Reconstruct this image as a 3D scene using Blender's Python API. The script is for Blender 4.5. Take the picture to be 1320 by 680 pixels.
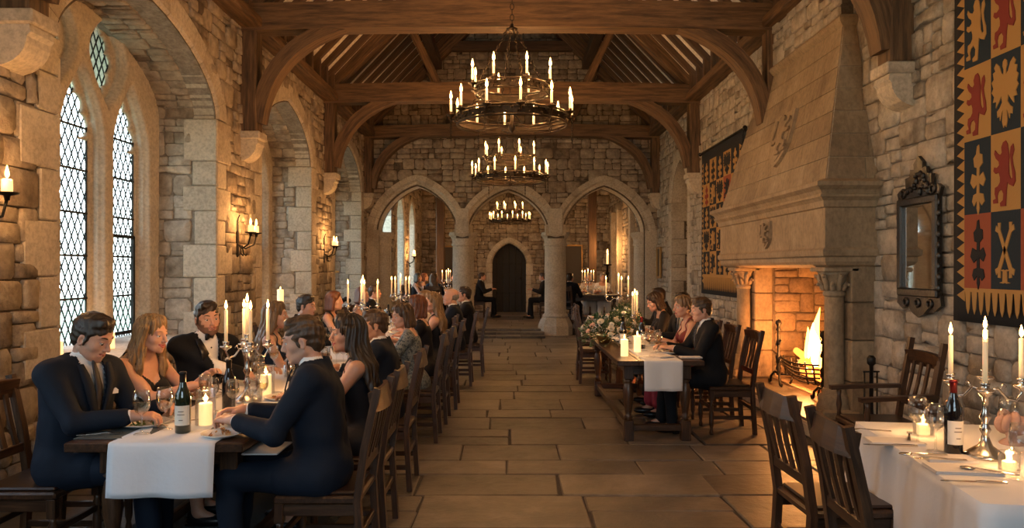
import bpy, math, random
import numpy as np
from mathutils import Vector, Matrix, Euler
R = math.radians; PI = math.pi
for _o in list(bpy.data.objects): bpy.data.objects.remove(_o)
SC = bpy.context.scene; COL = SC.collection

# ------------------------------------------------------------------ camera, world, exposure
cam_d = bpy.data.cameras.new('camera'); cam = bpy.data.objects.new('camera', cam_d); COL.objects.link(cam)
cam.location = (0, 0, 1.6); cam.rotation_euler = (R(90), 0, 0)
cam_d.sensor_width = 36; cam_d.lens = 36 * 950 / 1320; cam_d.shift_y = 5 / 1320; cam_d.clip_start = .05; cam_d.clip_end = 200
SC.camera = cam
SC.view_settings.view_transform = 'Standard'; SC.view_settings.look = 'None'
SC.view_settings.gamma = 1; SC.view_settings.use_curve_mapping = False
SC.view_settings.exposure = 1.0
SKY = 4.3            # overcast sky
CANDLE = 10.0        # watts of one chandelier candle
SMALL = 1.3          # watts of one table candle
SCONCE = 9.0
FIRE = 150.0
w = bpy.data.worlds.new('overcast_sky'); SC.world = w; w.use_nodes = True
nt = w.node_tree; nt.nodes.clear()
tc = nt.nodes.new('ShaderNodeTexCoord'); sep = nt.nodes.new('ShaderNodeSeparateXYZ'); rp = nt.nodes.new('ShaderNodeValToRGB')
bg = nt.nodes.new('ShaderNodeBackground'); wo = nt.nodes.new('ShaderNodeOutputWorld')
nt.links.new(tc.outputs['Generated'], sep.inputs[0]); nt.links.new(sep.outputs['Z'], rp.inputs[0])
rp.color_ramp.elements[0].position = 0.0; rp.color_ramp.elements[0].color = (.66, .74, .72, 1)
rp.color_ramp.elements[1].position = 0.5; rp.color_ramp.elements[1].color = (.62, .78, 1, 1)
nt.links.new(rp.outputs[0], bg.inputs[0]); nt.links.new(bg.outputs[0], wo.inputs[0]); bg.inputs[1].default_value = SKY
SC.cycles.use_denoising = True
SC.cycles.max_bounces = 7; SC.cycles.diffuse_bounces = 4; SC.cycles.glossy_bounces = 3; SC.cycles.transmission_bounces = 4
SC.cycles.transparent_max_bounces = 14; SC.cycles.sample_clamp_indirect = 6; SC.cycles.caustics_reflective = False; SC.cycles.caustics_refractive = False

# ------------------------------------------------------------------ materials
MATS = {}
def _base(name):
    m = bpy.data.materials.new(name); m.use_nodes = True; MATS[name] = m
    nt = m.node_tree; b = nt.nodes['Principled BSDF']
    return m, nt, b
def plain(name, col, rough=.5, metal=0, spec=None, sheen=0, sss=0, emis=None, estr=0, coat=0, bump=0, bscale=60):
    m, nt, b = _base(name)
    b.inputs['Base Color'].default_value = (*col, 1); b.inputs['Roughness'].default_value = rough; b.inputs['Metallic'].default_value = metal
    if spec is not None: b.inputs['Specular IOR Level'].default_value = spec
    if sheen: b.inputs['Sheen Weight'].default_value = sheen
    if coat: b.inputs['Coat Weight'].default_value = coat
    if sss:
        b.inputs['Subsurface Weight'].default_value = sss; b.inputs['Subsurface Radius'].default_value = (1, .4, .25); b.inputs['Subsurface Scale'].default_value = .012
    if emis: b.inputs['Emission Color'].default_value = (*emis, 1); b.inputs['Emission Strength'].default_value = estr
    if bump:
        t = nt.nodes.new('ShaderNodeTexCoord'); n = nt.nodes.new('ShaderNodeTexNoise'); n.inputs['Scale'].default_value = bscale; n.inputs['Detail'].default_value = 4
        bp = nt.nodes.new('ShaderNodeBump'); bp.inputs['Strength'].default_value = bump; bp.inputs['Distance'].default_value = .01
        nt.links.new(t.outputs['Object'], n.inputs['Vector']); nt.links.new(n.outputs[0], bp.inputs['Height']); nt.links.new(bp.outputs[0], b.inputs['Normal'])
    return m
def mixed(name, cols, scale=3, stretch=(1, 1, 1), rough=(.6, .85), bump=.4, bdist=.01, bscale=30, island=.5, attr=None, detail=6, metal=0, speck=.72):
    """noise-mottled colours (a ramp over noise + a random value per stone) with a bumped grain"""
    m, nt, b = _base(name); N = nt.nodes; L = nt.links
    if attr: t = N.new('ShaderNodeAttribute'); t.attribute_name = attr; src = t.outputs['Vector']
    else: t = N.new('ShaderNodeTexCoord'); src = t.outputs['Object']
    mp = N.new('ShaderNodeMapping'); mp.inputs['Scale'].default_value = stretch; L.new(src, mp.inputs[0])
    n = N.new('ShaderNodeTexNoise'); n.inputs['Scale'].default_value = scale; n.inputs['Detail'].default_value = detail; n.inputs['Roughness'].default_value = .62
    L.new(mp.outputs[0], n.inputs['Vector'])
    st = N.new('ShaderNodeMapRange'); st.inputs[1].default_value = .3; st.inputs[2].default_value = .7; L.new(n.outputs[0], st.inputs[0])
    g = N.new('ShaderNodeNewGeometry'); mx = N.new('ShaderNodeMix'); mx.inputs[0].default_value = island
    L.new(st.outputs[0], mx.inputs[2]); L.new(g.outputs['Random Per Island'], mx.inputs[3])
    r = N.new('ShaderNodeValToRGB'); L.new(mx.outputs[0], r.inputs[0])
    e = r.color_ramp.elements
    for i, c in enumerate(cols):
        p = i / (len(cols) - 1) * .8 + .1
        if i == 0: e[0].position = p; e[0].color = (*c, 1)
        elif i == len(cols) - 1: e[-1].position = p; e[-1].color = (*c, 1)
        else: x = e.new(p); x.color = (*c, 1)
    n2 = N.new('ShaderNodeTexNoise'); n2.inputs['Scale'].default_value = bscale; n2.inputs['Detail'].default_value = 8; n2.inputs['Roughness'].default_value = .65
    L.new(mp.outputs[0], n2.inputs['Vector'])
    # fine grime speckle multiplies the colour
    sp = N.new('ShaderNodeMapRange'); sp.inputs[1].default_value = .35; sp.inputs[2].default_value = .6; sp.inputs[3].default_value = speck; sp.inputs[4].default_value = 1.04
    L.new(n2.outputs[0], sp.inputs[0])
    mu = N.new('ShaderNodeVectorMath'); mu.operation = 'SCALE'; L.new(r.outputs[0], mu.inputs[0]); L.new(sp.outputs[0], mu.inputs['Scale'])
    L.new(mu.outputs[0], b.inputs['Base Color'])
    rr = N.new('ShaderNodeMapRange'); rr.inputs[3].default_value = rough[0]; rr.inputs[4].default_value = rough[1]; L.new(n2.outputs[0], rr.inputs[0]); L.new(rr.outputs[0], b.inputs['Roughness'])
    bp = N.new('ShaderNodeBump'); bp.inputs['Strength'].default_value = bump; bp.inputs['Distance'].default_value = bdist
    L.new(n2.outputs[0], bp.inputs['Height']); L.new(bp.outputs[0], b.inputs['Normal'])
    b.inputs['Metallic'].default_value = metal
    return m
def glassy(name, tint, face=.05, edge=.6, rough=.02):
    m = bpy.data.materials.new(name); m.use_nodes = True; MATS[name] = m
    nt = m.node_tree; N = nt.nodes; N.clear(); L = nt.links
    tr = N.new('ShaderNodeBsdfTransparent'); tr.inputs[0].default_value = (*tint, 1)
    gl = N.new('ShaderNodeBsdfGlossy'); gl.inputs['Roughness'].default_value = rough
    lw = N.new('ShaderNodeLayerWeight'); lw.inputs[0].default_value = .35
    mr = N.new('ShaderNodeMapRange'); mr.inputs[3].default_value = face; mr.inputs[4].default_value = edge; L.new(lw.outputs['Facing'], mr.inputs[0])
    mx = N.new('ShaderNodeMixShader'); o = N.new('ShaderNodeOutputMaterial')
    L.new(mr.outputs[0], mx.inputs[0]); L.new(tr.outputs[0], mx.inputs[1]); L.new(gl.outputs[0], mx.inputs[2]); L.new(mx.outputs[0], o.inputs[0])
    return m
def emit(name, c, s, c2=None):
    m = bpy.data.materials.new(name); m.use_nodes = True; MATS[name] = m
    nt = m.node_tree; N = nt.nodes; N.clear(); e = N.new('ShaderNodeEmission'); o = N.new('ShaderNodeOutputMaterial')
    e.inputs[0].default_value = (*c, 1); e.inputs[1].default_value = s; nt.links.new(e.outputs[0], o.inputs[0])
    m.cycles.emission_sampling = 'NONE'
    return m
def M(n): return MATS[n]
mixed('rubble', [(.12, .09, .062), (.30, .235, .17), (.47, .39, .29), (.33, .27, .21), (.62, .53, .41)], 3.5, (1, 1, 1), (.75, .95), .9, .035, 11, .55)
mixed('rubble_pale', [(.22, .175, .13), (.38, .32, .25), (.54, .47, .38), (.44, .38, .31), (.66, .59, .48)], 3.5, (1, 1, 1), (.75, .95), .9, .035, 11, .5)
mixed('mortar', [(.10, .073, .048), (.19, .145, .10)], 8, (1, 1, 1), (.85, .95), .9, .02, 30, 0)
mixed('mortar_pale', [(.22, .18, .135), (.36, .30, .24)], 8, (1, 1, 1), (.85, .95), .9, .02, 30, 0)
mixed('ashlar', [(.38, .31, .23), (.56, .48, .37), (.64, .56, .44)], 2.2, (1, 1, 1), (.7, .9), .35, .01, 30, .35)
mixed('hood_stone', [(.20, .14, .085), (.34, .25, .155), (.44, .335, .22)], 1.8, (1, 1, .6), (.7, .9), .3, .01, 26, .35)
mixed('soot_stone', [(.10, .07, .05), (.26, .19, .13), (.38, .28, .18)], 2.4, (1, 1, 1), (.8, .95), .6, .02, 24, .5)
mixed('flagstone', [(.045, .037, .029), (.105, .087, .069), (.150, .125, .098), (.24, .20, .16)], 2.6, (1, 1, 1), (.26, .62), .5, .014, 12, .5)
mixed('flag_joint', [(.03, .025, .02), (.06, .05, .04)], 9, (1, 1, 1), (.85, .95), .5, .01, 30, 0)
mixed('oak_dark', [(.020, .0090, .0045), (.050, .023, .011), (.095, .045, .020)], 3.0, (1.2, 14, 14), (.24, .44), .25, .004, 6, .3, 'g')
mixed('oak_beam', [(.035, .019, .009), (.11, .060, .027), (.20, .112, .050), (.15, .082, .038)], 2.2, (.8, 9, 9), (.5, .75), .5, .008, 6, .3, 'g')
mixed('oak_old', [(.05, .028, .015), (.10, .055, .028), (.15, .085, .045)], 2.2, (.8, 9, 9), (.55, .8), .5, .008, 6, .35, 'g')
mixed('plaster', [(.72, .67, .58), (.84, .79, .70)], 3, (1, 1, 1), (.85, .95), .2, .006, 20, .2)
mixed('iron', [(.010, .009, .008), (.03, .025, .02)], 20, (1, 1, 1), (.35, .6), .3, .003, 60, .2, metal=.6)
mixed('iron_warm', [(.015, .010, .006), (.045, .028, .014)], 20, (1, 1, 1), (.35, .55), .3, .003, 60, .2, metal=.7)
plain('silver', (.62, .58, .54), .22, 1)
plain('brass', (.75, .5, .2), .28, 1)
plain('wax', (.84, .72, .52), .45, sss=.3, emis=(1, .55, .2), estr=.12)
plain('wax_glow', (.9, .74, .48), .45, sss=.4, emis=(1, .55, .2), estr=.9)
plain('wick', (.02, .02, .02), .9)
emit('flame', (1, .50, .13), 16); emit('flame_core', (1, .80, .45), 30)
emit('fire', (1, .30, .04), 9); emit('fire_core', (1, .62, .22), 22); emit('ember', (1, .16, .02), 3.5)
glassy('pane', (.93, .97, .96), .02, .35); glassy('glass', (.98, .985, .985), .03, .72, .01); glassy('wine', (.96, .88, .70), .05, .4); glassy('water', (.9, .93, .95), .06, .5)
plain('bottle_green', (.012, .022, .010), .07, 0, .7, coat=.6); plain('bottle_black', (.006, .005, .006), .06, 0, .7, coat=.6)
plain('foil_red', (.16, .01, .012), .3, .6); plain('foil_black', (.015, .015, .015), .35, .5); plain('paper', (.72, .68, .60), .8); plain('ink', (.12, .10, .09), .8)
plain('china', (.74, .71, .66), .18, coat=.4)
plain('linen', (.70, .70, .72), .85, sheen=.15, bump=.15, bscale=40); plain('linen_cool', (.66, .68, .73), .85, sheen=.15, bump=.15, bscale=40)
plain('leather', (.025, .012, .008), .35)
plain('salad', (.14, .17, .03), .5, bump=.8, bscale=80); plain('roast', (.30, .14, .05), .5, bump=.6, bscale=90); plain('sauce', (.42, .17, .05), .3); plain('bread', (.55, .36, .18), .8, bump=.5, bscale=70)
plain('suit_navy', (.006, .0115, .024), .8, spec=.25, bump=.1, bscale=120); plain('suit_black', (.005, .006, .009), .8, spec=.25, bump=.1, bscale=120)
plain('satin_black', (.004, .004, .006), .35); plain('shirt', (.78, .77, .78), .75, bump=.08, bscale=40)
plain('tie_dark', (.012, .012, .018), .5); plain('dress_black', (.006, .006, .010), .7, spec=.3); plain('dress_navy', (.010, .020, .042), .65, spec=.3)
plain('dress_red', (.17, .018, .022), .6); plain('lace_red', (.34, .02, .05), .6, bump=.8, bscale=150)
mixed('dress_pattern', [(.03, .04, .05), (.08, .10, .11), (.30, .32, .30), (.05, .06, .07)], 40, (1, 1, 1), (.6, .8), .2, .003, 60, 0)
plain('dress_pale', (.55, .50, .46), .8)
mixed('skin', [(.50, .27, .185), (.56, .31, .22), (.60, .34, .245)], 5, (1, 1, 1), (.40, .55), .05, .001, 60, 0, speck=.96)
mixed('skin_tan', [(.42, .21, .135), (.46, .24, .155), (.50, .27, .175)], 5, (1, 1, 1), (.40, .55), .05, .001, 60, 0, speck=.96)
for _n in ('skin', 'skin_tan'):
    _b = MATS[_n].node_tree.nodes['Principled BSDF']; _b.inputs['Subsurface Weight'].default_value = .25; _b.inputs['Subsurface Radius'].default_value = (1, .35, .2); _b.inputs['Subsurface Scale'].default_value = .008
plain('lip', (.36, .10, .085), .35); plain('lip_red', (.40, .05, .05), .3); plain('teeth', (.8, .76, .70), .25); plain('eye_white', (.62, .60, .58), .15); plain('iris', (.03, .018, .01), .1)
for _n, _c in (('hair_dark', [(.008, .005, .003), (.025, .014, .008), (.045, .026, .015)]), ('hair_brown', [(.02, .011, .006), (.06, .032, .016), (.11, .06, .03)]),
               ('hair_blond', [(.10, .055, .022), (.28, .17, .075), (.48, .33, .16)]), ('hair_light', [(.07, .04, .018), (.17, .10, .048), (.28, .175, .085)]),
               ('hair_red', [(.06, .018, .008), (.16, .05, .02), (.24, .09, .04)]), ('hair_grey', [(.10, .09, .08), (.22, .20, .18), (.34, .31, .28)])):
    mixed(_n, _c, 7, (9, 9, .9), (.3, .5), .7, .006, 9, .25)
plain('stubble', (.20, .105, .068), .8)
plain('cloth_black', (.012, .013, .016), .9, bump=.2, bscale=200); plain('cloth_gold', (.42, .23, .07), .85, bump=.3, bscale=120); plain('cloth_red', (.22, .028, .018), .85, bump=.2, bscale=120)
plain('cloth_navy', (.010, .022, .035), .9, bump=.2, bscale=120); plain('cloth_rust', (.30, .075, .035), .9, bump=.2, bscale=120)
plain('mirror', (.75, .75, .75), .03, 1); plain('frame_black', (.010, .008, .007), .32, 0, .6, bump=.4, bscale=40)
plain('rose_blush', (.72, .46, .36), .7); plain('rose_cream', (.74, .66, .52), .7); plain('rose_white', (.76, .74, .68), .7); plain('leaf', (.045, .085, .03), .55); plain('leaf_pale', (.13, .18, .09), .6)
mixed('log_bark', [(.02, .012, .008), (.08, .05, .03), (.16, .11, .07)], 8, (1, 1, 1), (.8, .95), .9, .02, 30, .3)
plain('painting', (.05, .035, .02), .5); plain('gilt', (.32, .18, .06), .4, .7); plain('door_dark', (.010, .008, .006), .7)
plain('dusty_pink', (.40, .25, .20), .85, bump=.3, bscale=60); plain('napkin', (.62, .60, .60), .85, bump=.2, bscale=50); plain('rug_slate', (.06, .075, .08), .95, bump=.6, bscale=120); plain('lawn_green', (.42, .50, .33), .95, bump=.5, bscale=3)
plain('pearl', (.8, .75, .66), .25, coat=.5)

# ------------------------------------------------------------------ mesh builder
def vunit(a): a = Vector(a); return a.normalized() if a.length > 1e-9 else Vector((0, 0, 1))
def frame_z(d):
    d = vunit(d); u = d.cross(Vector((0, 0, 1)))
    if u.length < 1e-4: u = Vector((1, 0, 0))
    u.normalize(); return u, d.cross(u).normalized(), d
class MB:
    def __init__(s): s.v = []; s.f = []; s.m = []; s.s = []; s.g = []; s.mats = []
    def mi(s, m):
        if m is None: return -1
        if m not in s.mats: s.mats.append(m)
        return s.mats.index(m)
    def add(s, vs, fs, mat=None, smooth=False, g=None):
        o = len(s.v); s.v += [tuple(v) for v in vs]
        s.g += [tuple(x) for x in (g if g is not None else vs)]
        k = s.mi(mat)
        for f in fs: s.f.append(tuple(o + i for i in f)); s.m.append(k); s.s.append(smooth)
        return s
    def hexa(s, P, mat=None, bev=0, smooth=False):
        """P: 8 corners: bottom 4 ccw, top 4 ccw"""
        P = [Vector(p) for p in P]
        ex = ((P[1] - P[0]) + (P[5] - P[4])) ; ey = ((P[3] - P[0]) + (P[7] - P[4])); ez = ((P[4] - P[0]) + (P[6] - P[2]))
        L = [ex.length / 2, ey.length / 2, ez.length / 2]; order = sorted(range(3), key=lambda i: -L[i])
        c = sum(P, Vector()) / 8; ax = [vunit(ex), vunit(ey), vunit(ez)]; off = random.random() * 20
        def gg(p): d = p - c; return (d.dot(ax[order[0]]) + off, d.dot(ax[order[1]]) + off * .37, d.dot(ax[order[2]]) - off * .21)
        if bev <= 0:
            s.add(P, [(0, 3, 2, 1), (4, 5, 6, 7), (0, 1, 5, 4), (1, 2, 6, 5), (2, 3, 7, 6), (3, 0, 4, 7)], mat, smooth, [gg(p) for p in P]); return s
        # chamfered box: three vertices per corner
        b = bev; n = [(0, 0, 0), (1, 0, 0), (1, 1, 0), (0, 1, 0), (0, 0, 1), (1, 0, 1), (1, 1, 1), (0, 1, 1)]
        nbr = [(1, 3, 4), (0, 2, 5), (3, 1, 6), (2, 0, 7), (5, 7, 0), (4, 6, 1), (7, 5, 2), (6, 4, 3)]
        vs = []
        for i in range(8):
            d = [vunit(P[j] - P[i]) * min(b, (P[j] - P[i]).length * .45) for j in nbr[i]]
            vs += [P[i] + d[1] + d[2], P[i] + d[0] + d[2], P[i] + d[0] + d[1]]   # on x-face, y-face, z-face
        X = lambda i: 3 * i; Y = lambda i: 3 * i + 1; Z = lambda i: 3 * i + 2
        fs = [(Z(0), Z(3), Z(2), Z(1)), (Z(4), Z(5), Z(6), Z(7)), (Y(0), Y(1), Y(5), Y(4)), (X(1), X(2), X(6), X(5)), (Y(2), Y(3), Y(7), Y(6)), (X(3), X(0), X(4), X(7))]
        for i, j in ((0, 1), (3, 2)): f = (Y(i), Z(i), Z(j), Y(j)); fs.append(f if i == 0 else f[::-1])
        for i, j in ((4, 5), (7, 6)): f = (Z(i), Y(i), Y(j), Z(j)); fs.append(f if i == 4 else f[::-1])
        for i, j in ((0, 3), (1, 2)): f = (Z(i), X(i), X(j), Z(j)); fs.append(f if i == 0 else f[::-1])
        for i, j in ((4, 7), (5, 6)): f = (X(i), Z(i), Z(j), X(j)); fs.append(f if i == 4 else f[::-1])
        for i, j in ((0, 4), (2, 6)): fs.append((X(i), Y(i), Y(j), X(j)))
        for i, j in ((1, 5), (3, 7)): fs.append((Y(i), X(i), X(j), Y(j)))
        for i in (0, 2, 5, 7): fs.append((X(i), Z(i), Y(i)))
        for i in (1, 3, 4, 6): fs.append((X(i), Y(i), Z(i)))
        s.add(vs, fs, mat, smooth, [gg(p) for p in vs]); return s
    def box(s, x0, x1, y0, y1, z0, z1, mat=None, bev=0):
        return s.hexa([(x0, y0, z0), (x1, y0, z0), (x1, y1, z0), (x0, y1, z0), (x0, y0, z1), (x1, y0, z1), (x1, y1, z1), (x0, y1, z1)], mat, bev)
    def bar(s, a, b, w, h, mat=None, bev=0, up=(0, 0, 1), w2=None, h2=None):
        a = Vector(a); b = Vector(b); d = vunit(b - a); u = d.cross(Vector(up))
        if u.length < 1e-4: u = Vector((1, 0, 0))
        u.normalize(); v = u.cross(d).normalized(); w2 = w2 or w; h2 = h2 or h
        P = [a - u * w / 2 - v * h / 2, a + u * w / 2 - v * h / 2, b + u * w2 / 2 - v * h2 / 2, b - u * w2 / 2 - v * h2 / 2,
             a - u * w / 2 + v * h / 2, a + u * w / 2 + v * h / 2, b + u * w2 / 2 + v * h2 / 2, b - u * w2 / 2 + v * h2 / 2]
        return s.hexa(P, mat, bev)
    def path(s, pts, w, h, mat=None, up=(0, 0, 1), closed=False):
        """rectangular section swept along points (for curved timbers and rails); up fixed"""
        pts = [Vector(p) for p in pts]; n = len(pts); vs = []; gs = []; acc = 0; up = Vector(up); off = random.random() * 20
        for i, p in enumerate(pts):
            a = pts[(i - 1) % n] if (closed or i > 0) else p; b = pts[(i + 1) % n] if (closed or i < n - 1) else p
            d = vunit(b - a); u = vunit(d.cross(up)); v = u.cross(d).normalized()
            ww = w[i] if isinstance(w, (list, tuple)) else w; hh = h[i] if isinstance(h, (list, tuple)) else h
            if i: acc += (p - pts[i - 1]).length
            for su, sv in ((-1, -1), (1, -1), (1, 1), (-1, 1)):
                vs.append(p + u * su * ww / 2 + v * sv * hh / 2); gs.append((acc + off, su * ww / 2, sv * hh / 2))
        fs = []
        for i in range(n if closed else n - 1):
            j = (i + 1) % n
            for k in range(4): l = (k + 1) % 4; fs.append((4 * i + k, 4 * i + l, 4 * j + l, 4 * j + k))
        if not closed: fs += [(3, 2, 1, 0), tuple(4 * (n - 1) + k for k in range(4))]
        s.add(vs, fs, mat, False, gs); return s
    def tube(s, pts, r, mat=None, n=8, caps=True, smooth=True, closed=False):
        pts = [Vector(p) for p in pts]; m = len(pts); vs = []; gs = []; acc = 0; prev = None; off = random.random() * 20
        for i, p in enumerate(pts):
            a = pts[(i - 1) % m] if (closed or i > 0) else p; b = pts[(i + 1) % m] if (closed or i < m - 1) else p
            d = vunit(b - a)
            if prev is None: u, v, _ = frame_z(d)
            else: u = prev - d * prev.dot(d); u = vunit(u) if u.length > 1e-5 else frame_z(d)[0]; v = d.cross(u)
            prev = u; rr = r[i] if isinstance(r, (list, tuple)) else r
            if i: acc += (p - pts[i - 1]).length
            for k in range(n):
                t = 2 * PI * k / n; vs.append(p + (u * math.cos(t) + v * math.sin(t)) * rr); gs.append((acc + off, math.cos(t) * rr, math.sin(t) * rr))
        fs = []
        for i in range(m if closed else m - 1):
            j = (i + 1) % m
            for k in range(n): l = (k + 1) % n; fs.append((n * i + k, n * i + l, n * j + l, n * j + k))
        if caps and not closed: fs += [tuple(range(n))[::-1], tuple(n * (m - 1) + k for k in range(n))]
        s.add(vs, fs, mat, smooth, gs); return s
    def lathe(s, prof, at=(0, 0, 0), mat=None, n=16, smooth=True, axis=(0, 0, 1), caps=True):
        """prof: (radius, height) list"""
        at = Vector(at); u, v, d = frame_z(axis)
        if abs(Vector(axis).normalized().z) > .999: u, v, d = Vector((1, 0, 0)), Vector((0, 1, 0)), Vector((0, 0, 1))
        vs = []; gs = []; off = random.random() * 20
        for r, h in prof:
            for k in range(n):
                t = 2 * PI * k / n; vs.append(at + d * h + (u * math.cos(t) + v * math.sin(t)) * r); gs.append((h + off, math.cos(t) * r, math.sin(t) * r))
        m = len(prof); fs = []
        for i in range(m - 1):
            for k in range(n): l = (k + 1) % n; fs.append((n * i + k, n * i + l, n * (i + 1) + l, n * (i + 1) + k))
        if caps: fs += [tuple(range(n))[::-1], tuple(n * (m - 1) + k for k in range(n))]
        s.add(vs, fs, mat, smooth, gs); return s
    def ell(s, c, r, mat=None, n=12, m=8, rot=None, smooth=True):
        c = Vector(c); r = (r, r, r) if not isinstance(r, (tuple, list)) else r; vs = []; 
        for i in range(m + 1):
            ph = PI * i / m
            for k in range(n):
                t = 2 * PI * k / n; p = Vector((r[0] * math.sin(ph) * math.cos(t), r[1] * math.sin(ph) * math.sin(t), -r[2] * math.cos(ph)))
                if rot is not None: p = rot @ p
                vs.append(c + p)
        fs = []
        for i in range(m):
            for k in range(n): l = (k + 1) % n; fs.append((n * i + k, n * i + l, n * (i + 1) + l, n * (i + 1) + k))
        s.add(vs, fs, mat, smooth); return s
    def prism(s, outline, fn, t0, t1, mat=None, smooth=False):
        """outline: 2D ccw points; fn(u, v, t) -> xyz"""
        n = len(outline); vs = [fn(u, v, t0) for u, v in outline] + [fn(u, v, t1) for u, v in outline]
        fs = [tuple(range(n))[::-1], tuple(n + k for k in range(n))] + [(k, (k + 1) % n, n + (k + 1) % n, n + k) for k in range(n)]
        s.add(vs, fs, mat, smooth); return s
    def grid(s, nu, nv, fn, mat=None, smooth=True):
        vs = [fn(i / nu, j / nv) for j in range(nv + 1) for i in range(nu + 1)]
        fs = [(j * (nu + 1) + i, j * (nu + 1) + i + 1, (j + 1) * (nu + 1) + i + 1, (j + 1) * (nu + 1) + i) for j in range(nv) for i in range(nu)]
        s.add(vs, fs, mat, smooth); return s
    def build(s, name, mat=None, parent=None, solid=0):
        me = bpy.data.meshes.new(name); me.from_pydata([tuple(v) for v in s.v], [], s.f)
        if mat is not None: me.materials.append(M(mat))
        base = 1 if mat is not None else 0
        for m in s.mats: me.materials.append(M(m))
        if s.mats:
            mi = [0 if k < 0 else k + base for k in s.m]
            me.polygons.foreach_set('material_index', mi)
        me.polygons.foreach_set('use_smooth', s.s)
        if len(s.g) == len(s.v) and len(s.v):
            a = me.attributes.new('g', 'FLOAT_VECTOR', 'POINT'); a.data.foreach_set('vector', [c for g in s.g for c in g])
        me.update()
        o = bpy.data.objects.new(name, me); COL.objects.link(o)
        if parent is not None: o.parent = parent
        if solid:
            md = o.modifiers.new('solid', 'SOLIDIFY'); md.thickness = solid; md.offset = 0
        return o
    # note: when mat is given every face without its own material must be added with mat=None BEFORE named ones
def MBm(): return MB()
def thing(name, label, cat, loc=(0, 0, 0), rz=0, group=None, kind=None):
    o = bpy.data.objects.new(name, None); COL.objects.link(o); o.empty_display_size = .1
    o.location = loc; o.rotation_euler = (0, 0, rz); o['label'] = label; o['category'] = cat
    if group: o['group'] = group
    if kind: o['kind'] = kind
    return o
def tag(o, label, cat, group=None, kind=None):
    o['label'] = label; o['category'] = cat
    if group: o['group'] = group
    if kind: o['kind'] = kind
    return o
def struct(o, label=None):
    o['kind'] = 'structure'
    if label: o['label'] = label
    return o
def sroot(name, label=None, loc=(0, 0, 0)):
    o = bpy.data.objects.new(name, None); COL.objects.link(o); o.location = loc; o['kind'] = 'structure'
    if label: o['label'] = label
    return o
def dup(o, parent=None):
    c = o.copy(); COL.objects.link(c)
    if parent is not None: c.parent = parent
    for ch in o.children: dup(ch, c)
    return c
def place(src, loc, rz, label, first, group=None):
    """use the prototype itself the first time, a copy afterwards"""
    o = src if first else dup(src)
    o.location = loc; o.rotation_euler = (0, 0, rz); o['label'] = label
    if group: o['group'] = group
    return o
def light(name, loc, watts, col=(1, .56, .24), r=.02, parent=None):
    l = bpy.data.lights.new(name, 'POINT'); l.energy = watts; l.color = col; l.shadow_soft_size = r
    o = bpy.data.objects.new(name, l); COL.objects.link(o); o.location = loc
    if parent is not None: o.parent = parent
    return o
WARM = (1, .48, .165)
# ------------------------------------------------------------------ stone laying
def lay(mb, u0, u1, v0, v1, fn, free, seed, hb=(.20, .30), wl=(.16, .48), mat='rubble', depth=(.014, .042), gap=.011, jit=.013):
    """rubble courses: fn(u, v, d) -> xyz ; free(v0, v1) -> open u-intervals of a course"""
    rnd = random.Random(seed); v = v0
    def stone(a, b, c, d):
        if b - a < .035 or d - c < .03: return
        j = lambda: rnd.uniform(-jit, jit) * .9
        a += gap * .5; b -= gap * .5; c += gap * .5; d -= gap * .5
        w = b - a; h = d - c; ch = min(w, h) * rnd.uniform(.06, .22)
        cx = (a + b) / 2; cy = (c + d) / 2
        P = [(a + ch + j(), c), (b - ch + j(), c + j()), (b, c + ch + j()), (b + j(), d - ch), (b - ch, d + j()), (a + ch + j(), d), (a, d - ch + j()), (a + j(), c + ch)]
        t = rnd.uniform(*depth); tu = rnd.uniform(-.25, .25) * t / w; tv = rnd.uniform(-.25, .25) * t / h
        vs = [fn(x, y, -.004) for x, y in P]
        for k, (inset, dd) in enumerate(((.003, .7), (.011, 1.0))):
            for x, y in P:
                dx = cx - x; dy = cy - y; l = math.hypot(dx, dy) + 1e-6; q = min(inset, l * .4)
                xx = x + dx / l * q; yy = y + dy / l * q
                vs.append(fn(xx, yy, t * dd + (xx - cx) * tu + (yy - cy) * tv))
        vs.append(fn(cx + j(), cy + j(), t * 1.02))
        fs = []
        for r_ in (0, 8):
            for k in range(8): l = (k + 1) % 8; fs.append((r_ + k, r_ + l, r_ + 8 + l, r_ + 8 + k))
        for k in range(8): fs.append((16 + k, 16 + (k + 1) % 8, 24))
        mb.add(vs, fs, mat, True)
    while v < v1 - .04:
        h = min(rnd.uniform(*hb), v1 - v)
        if v1 - v - h < .06: h = v1 - v
        for (a, b) in free(v, v + h):
            a = max(a, u0); b = min(b, u1)
            if b - a < .05: continue
            u = a
            while u < b - .02:
                q = rnd.random()
                w = rnd.uniform(*wl) * (1.0 if q > .3 else .8); w = min(w, b - u)
                if b - u - w < .09: w = b - u
                if h > .15 and q < .62:
                    s = h * rnd.uniform(.36, .64); stone(u, u + w, v, v + s)
                    if w > .30 and rnd.random() < .5: m = w * rnd.uniform(.35, .65); stone(u, u + m, v + s, v + h); stone(u + m, u + w, v + s, v + h)
                    else: stone(u, u + w, v + s, v + h)
                else: stone(u, u + w, v, v + h)
                u += w
        v += h
def archz(u, a, r, w=.75):
    q = min(1, abs(u) / a); return r * (w * math.sqrt(max(0, 1 - q * q)) + (1 - w) * (1 - q))
def archpts(a, r, n=14, w=.75):
    """points of the intrados from +a over the crown to -a, even in angle"""
    out = []
    for i in range(2 * n + 1):
        t = PI * i / (2 * n); u = a * math.cos(t); out.append((u, archz(u, a, r, w)))
    return out
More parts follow.
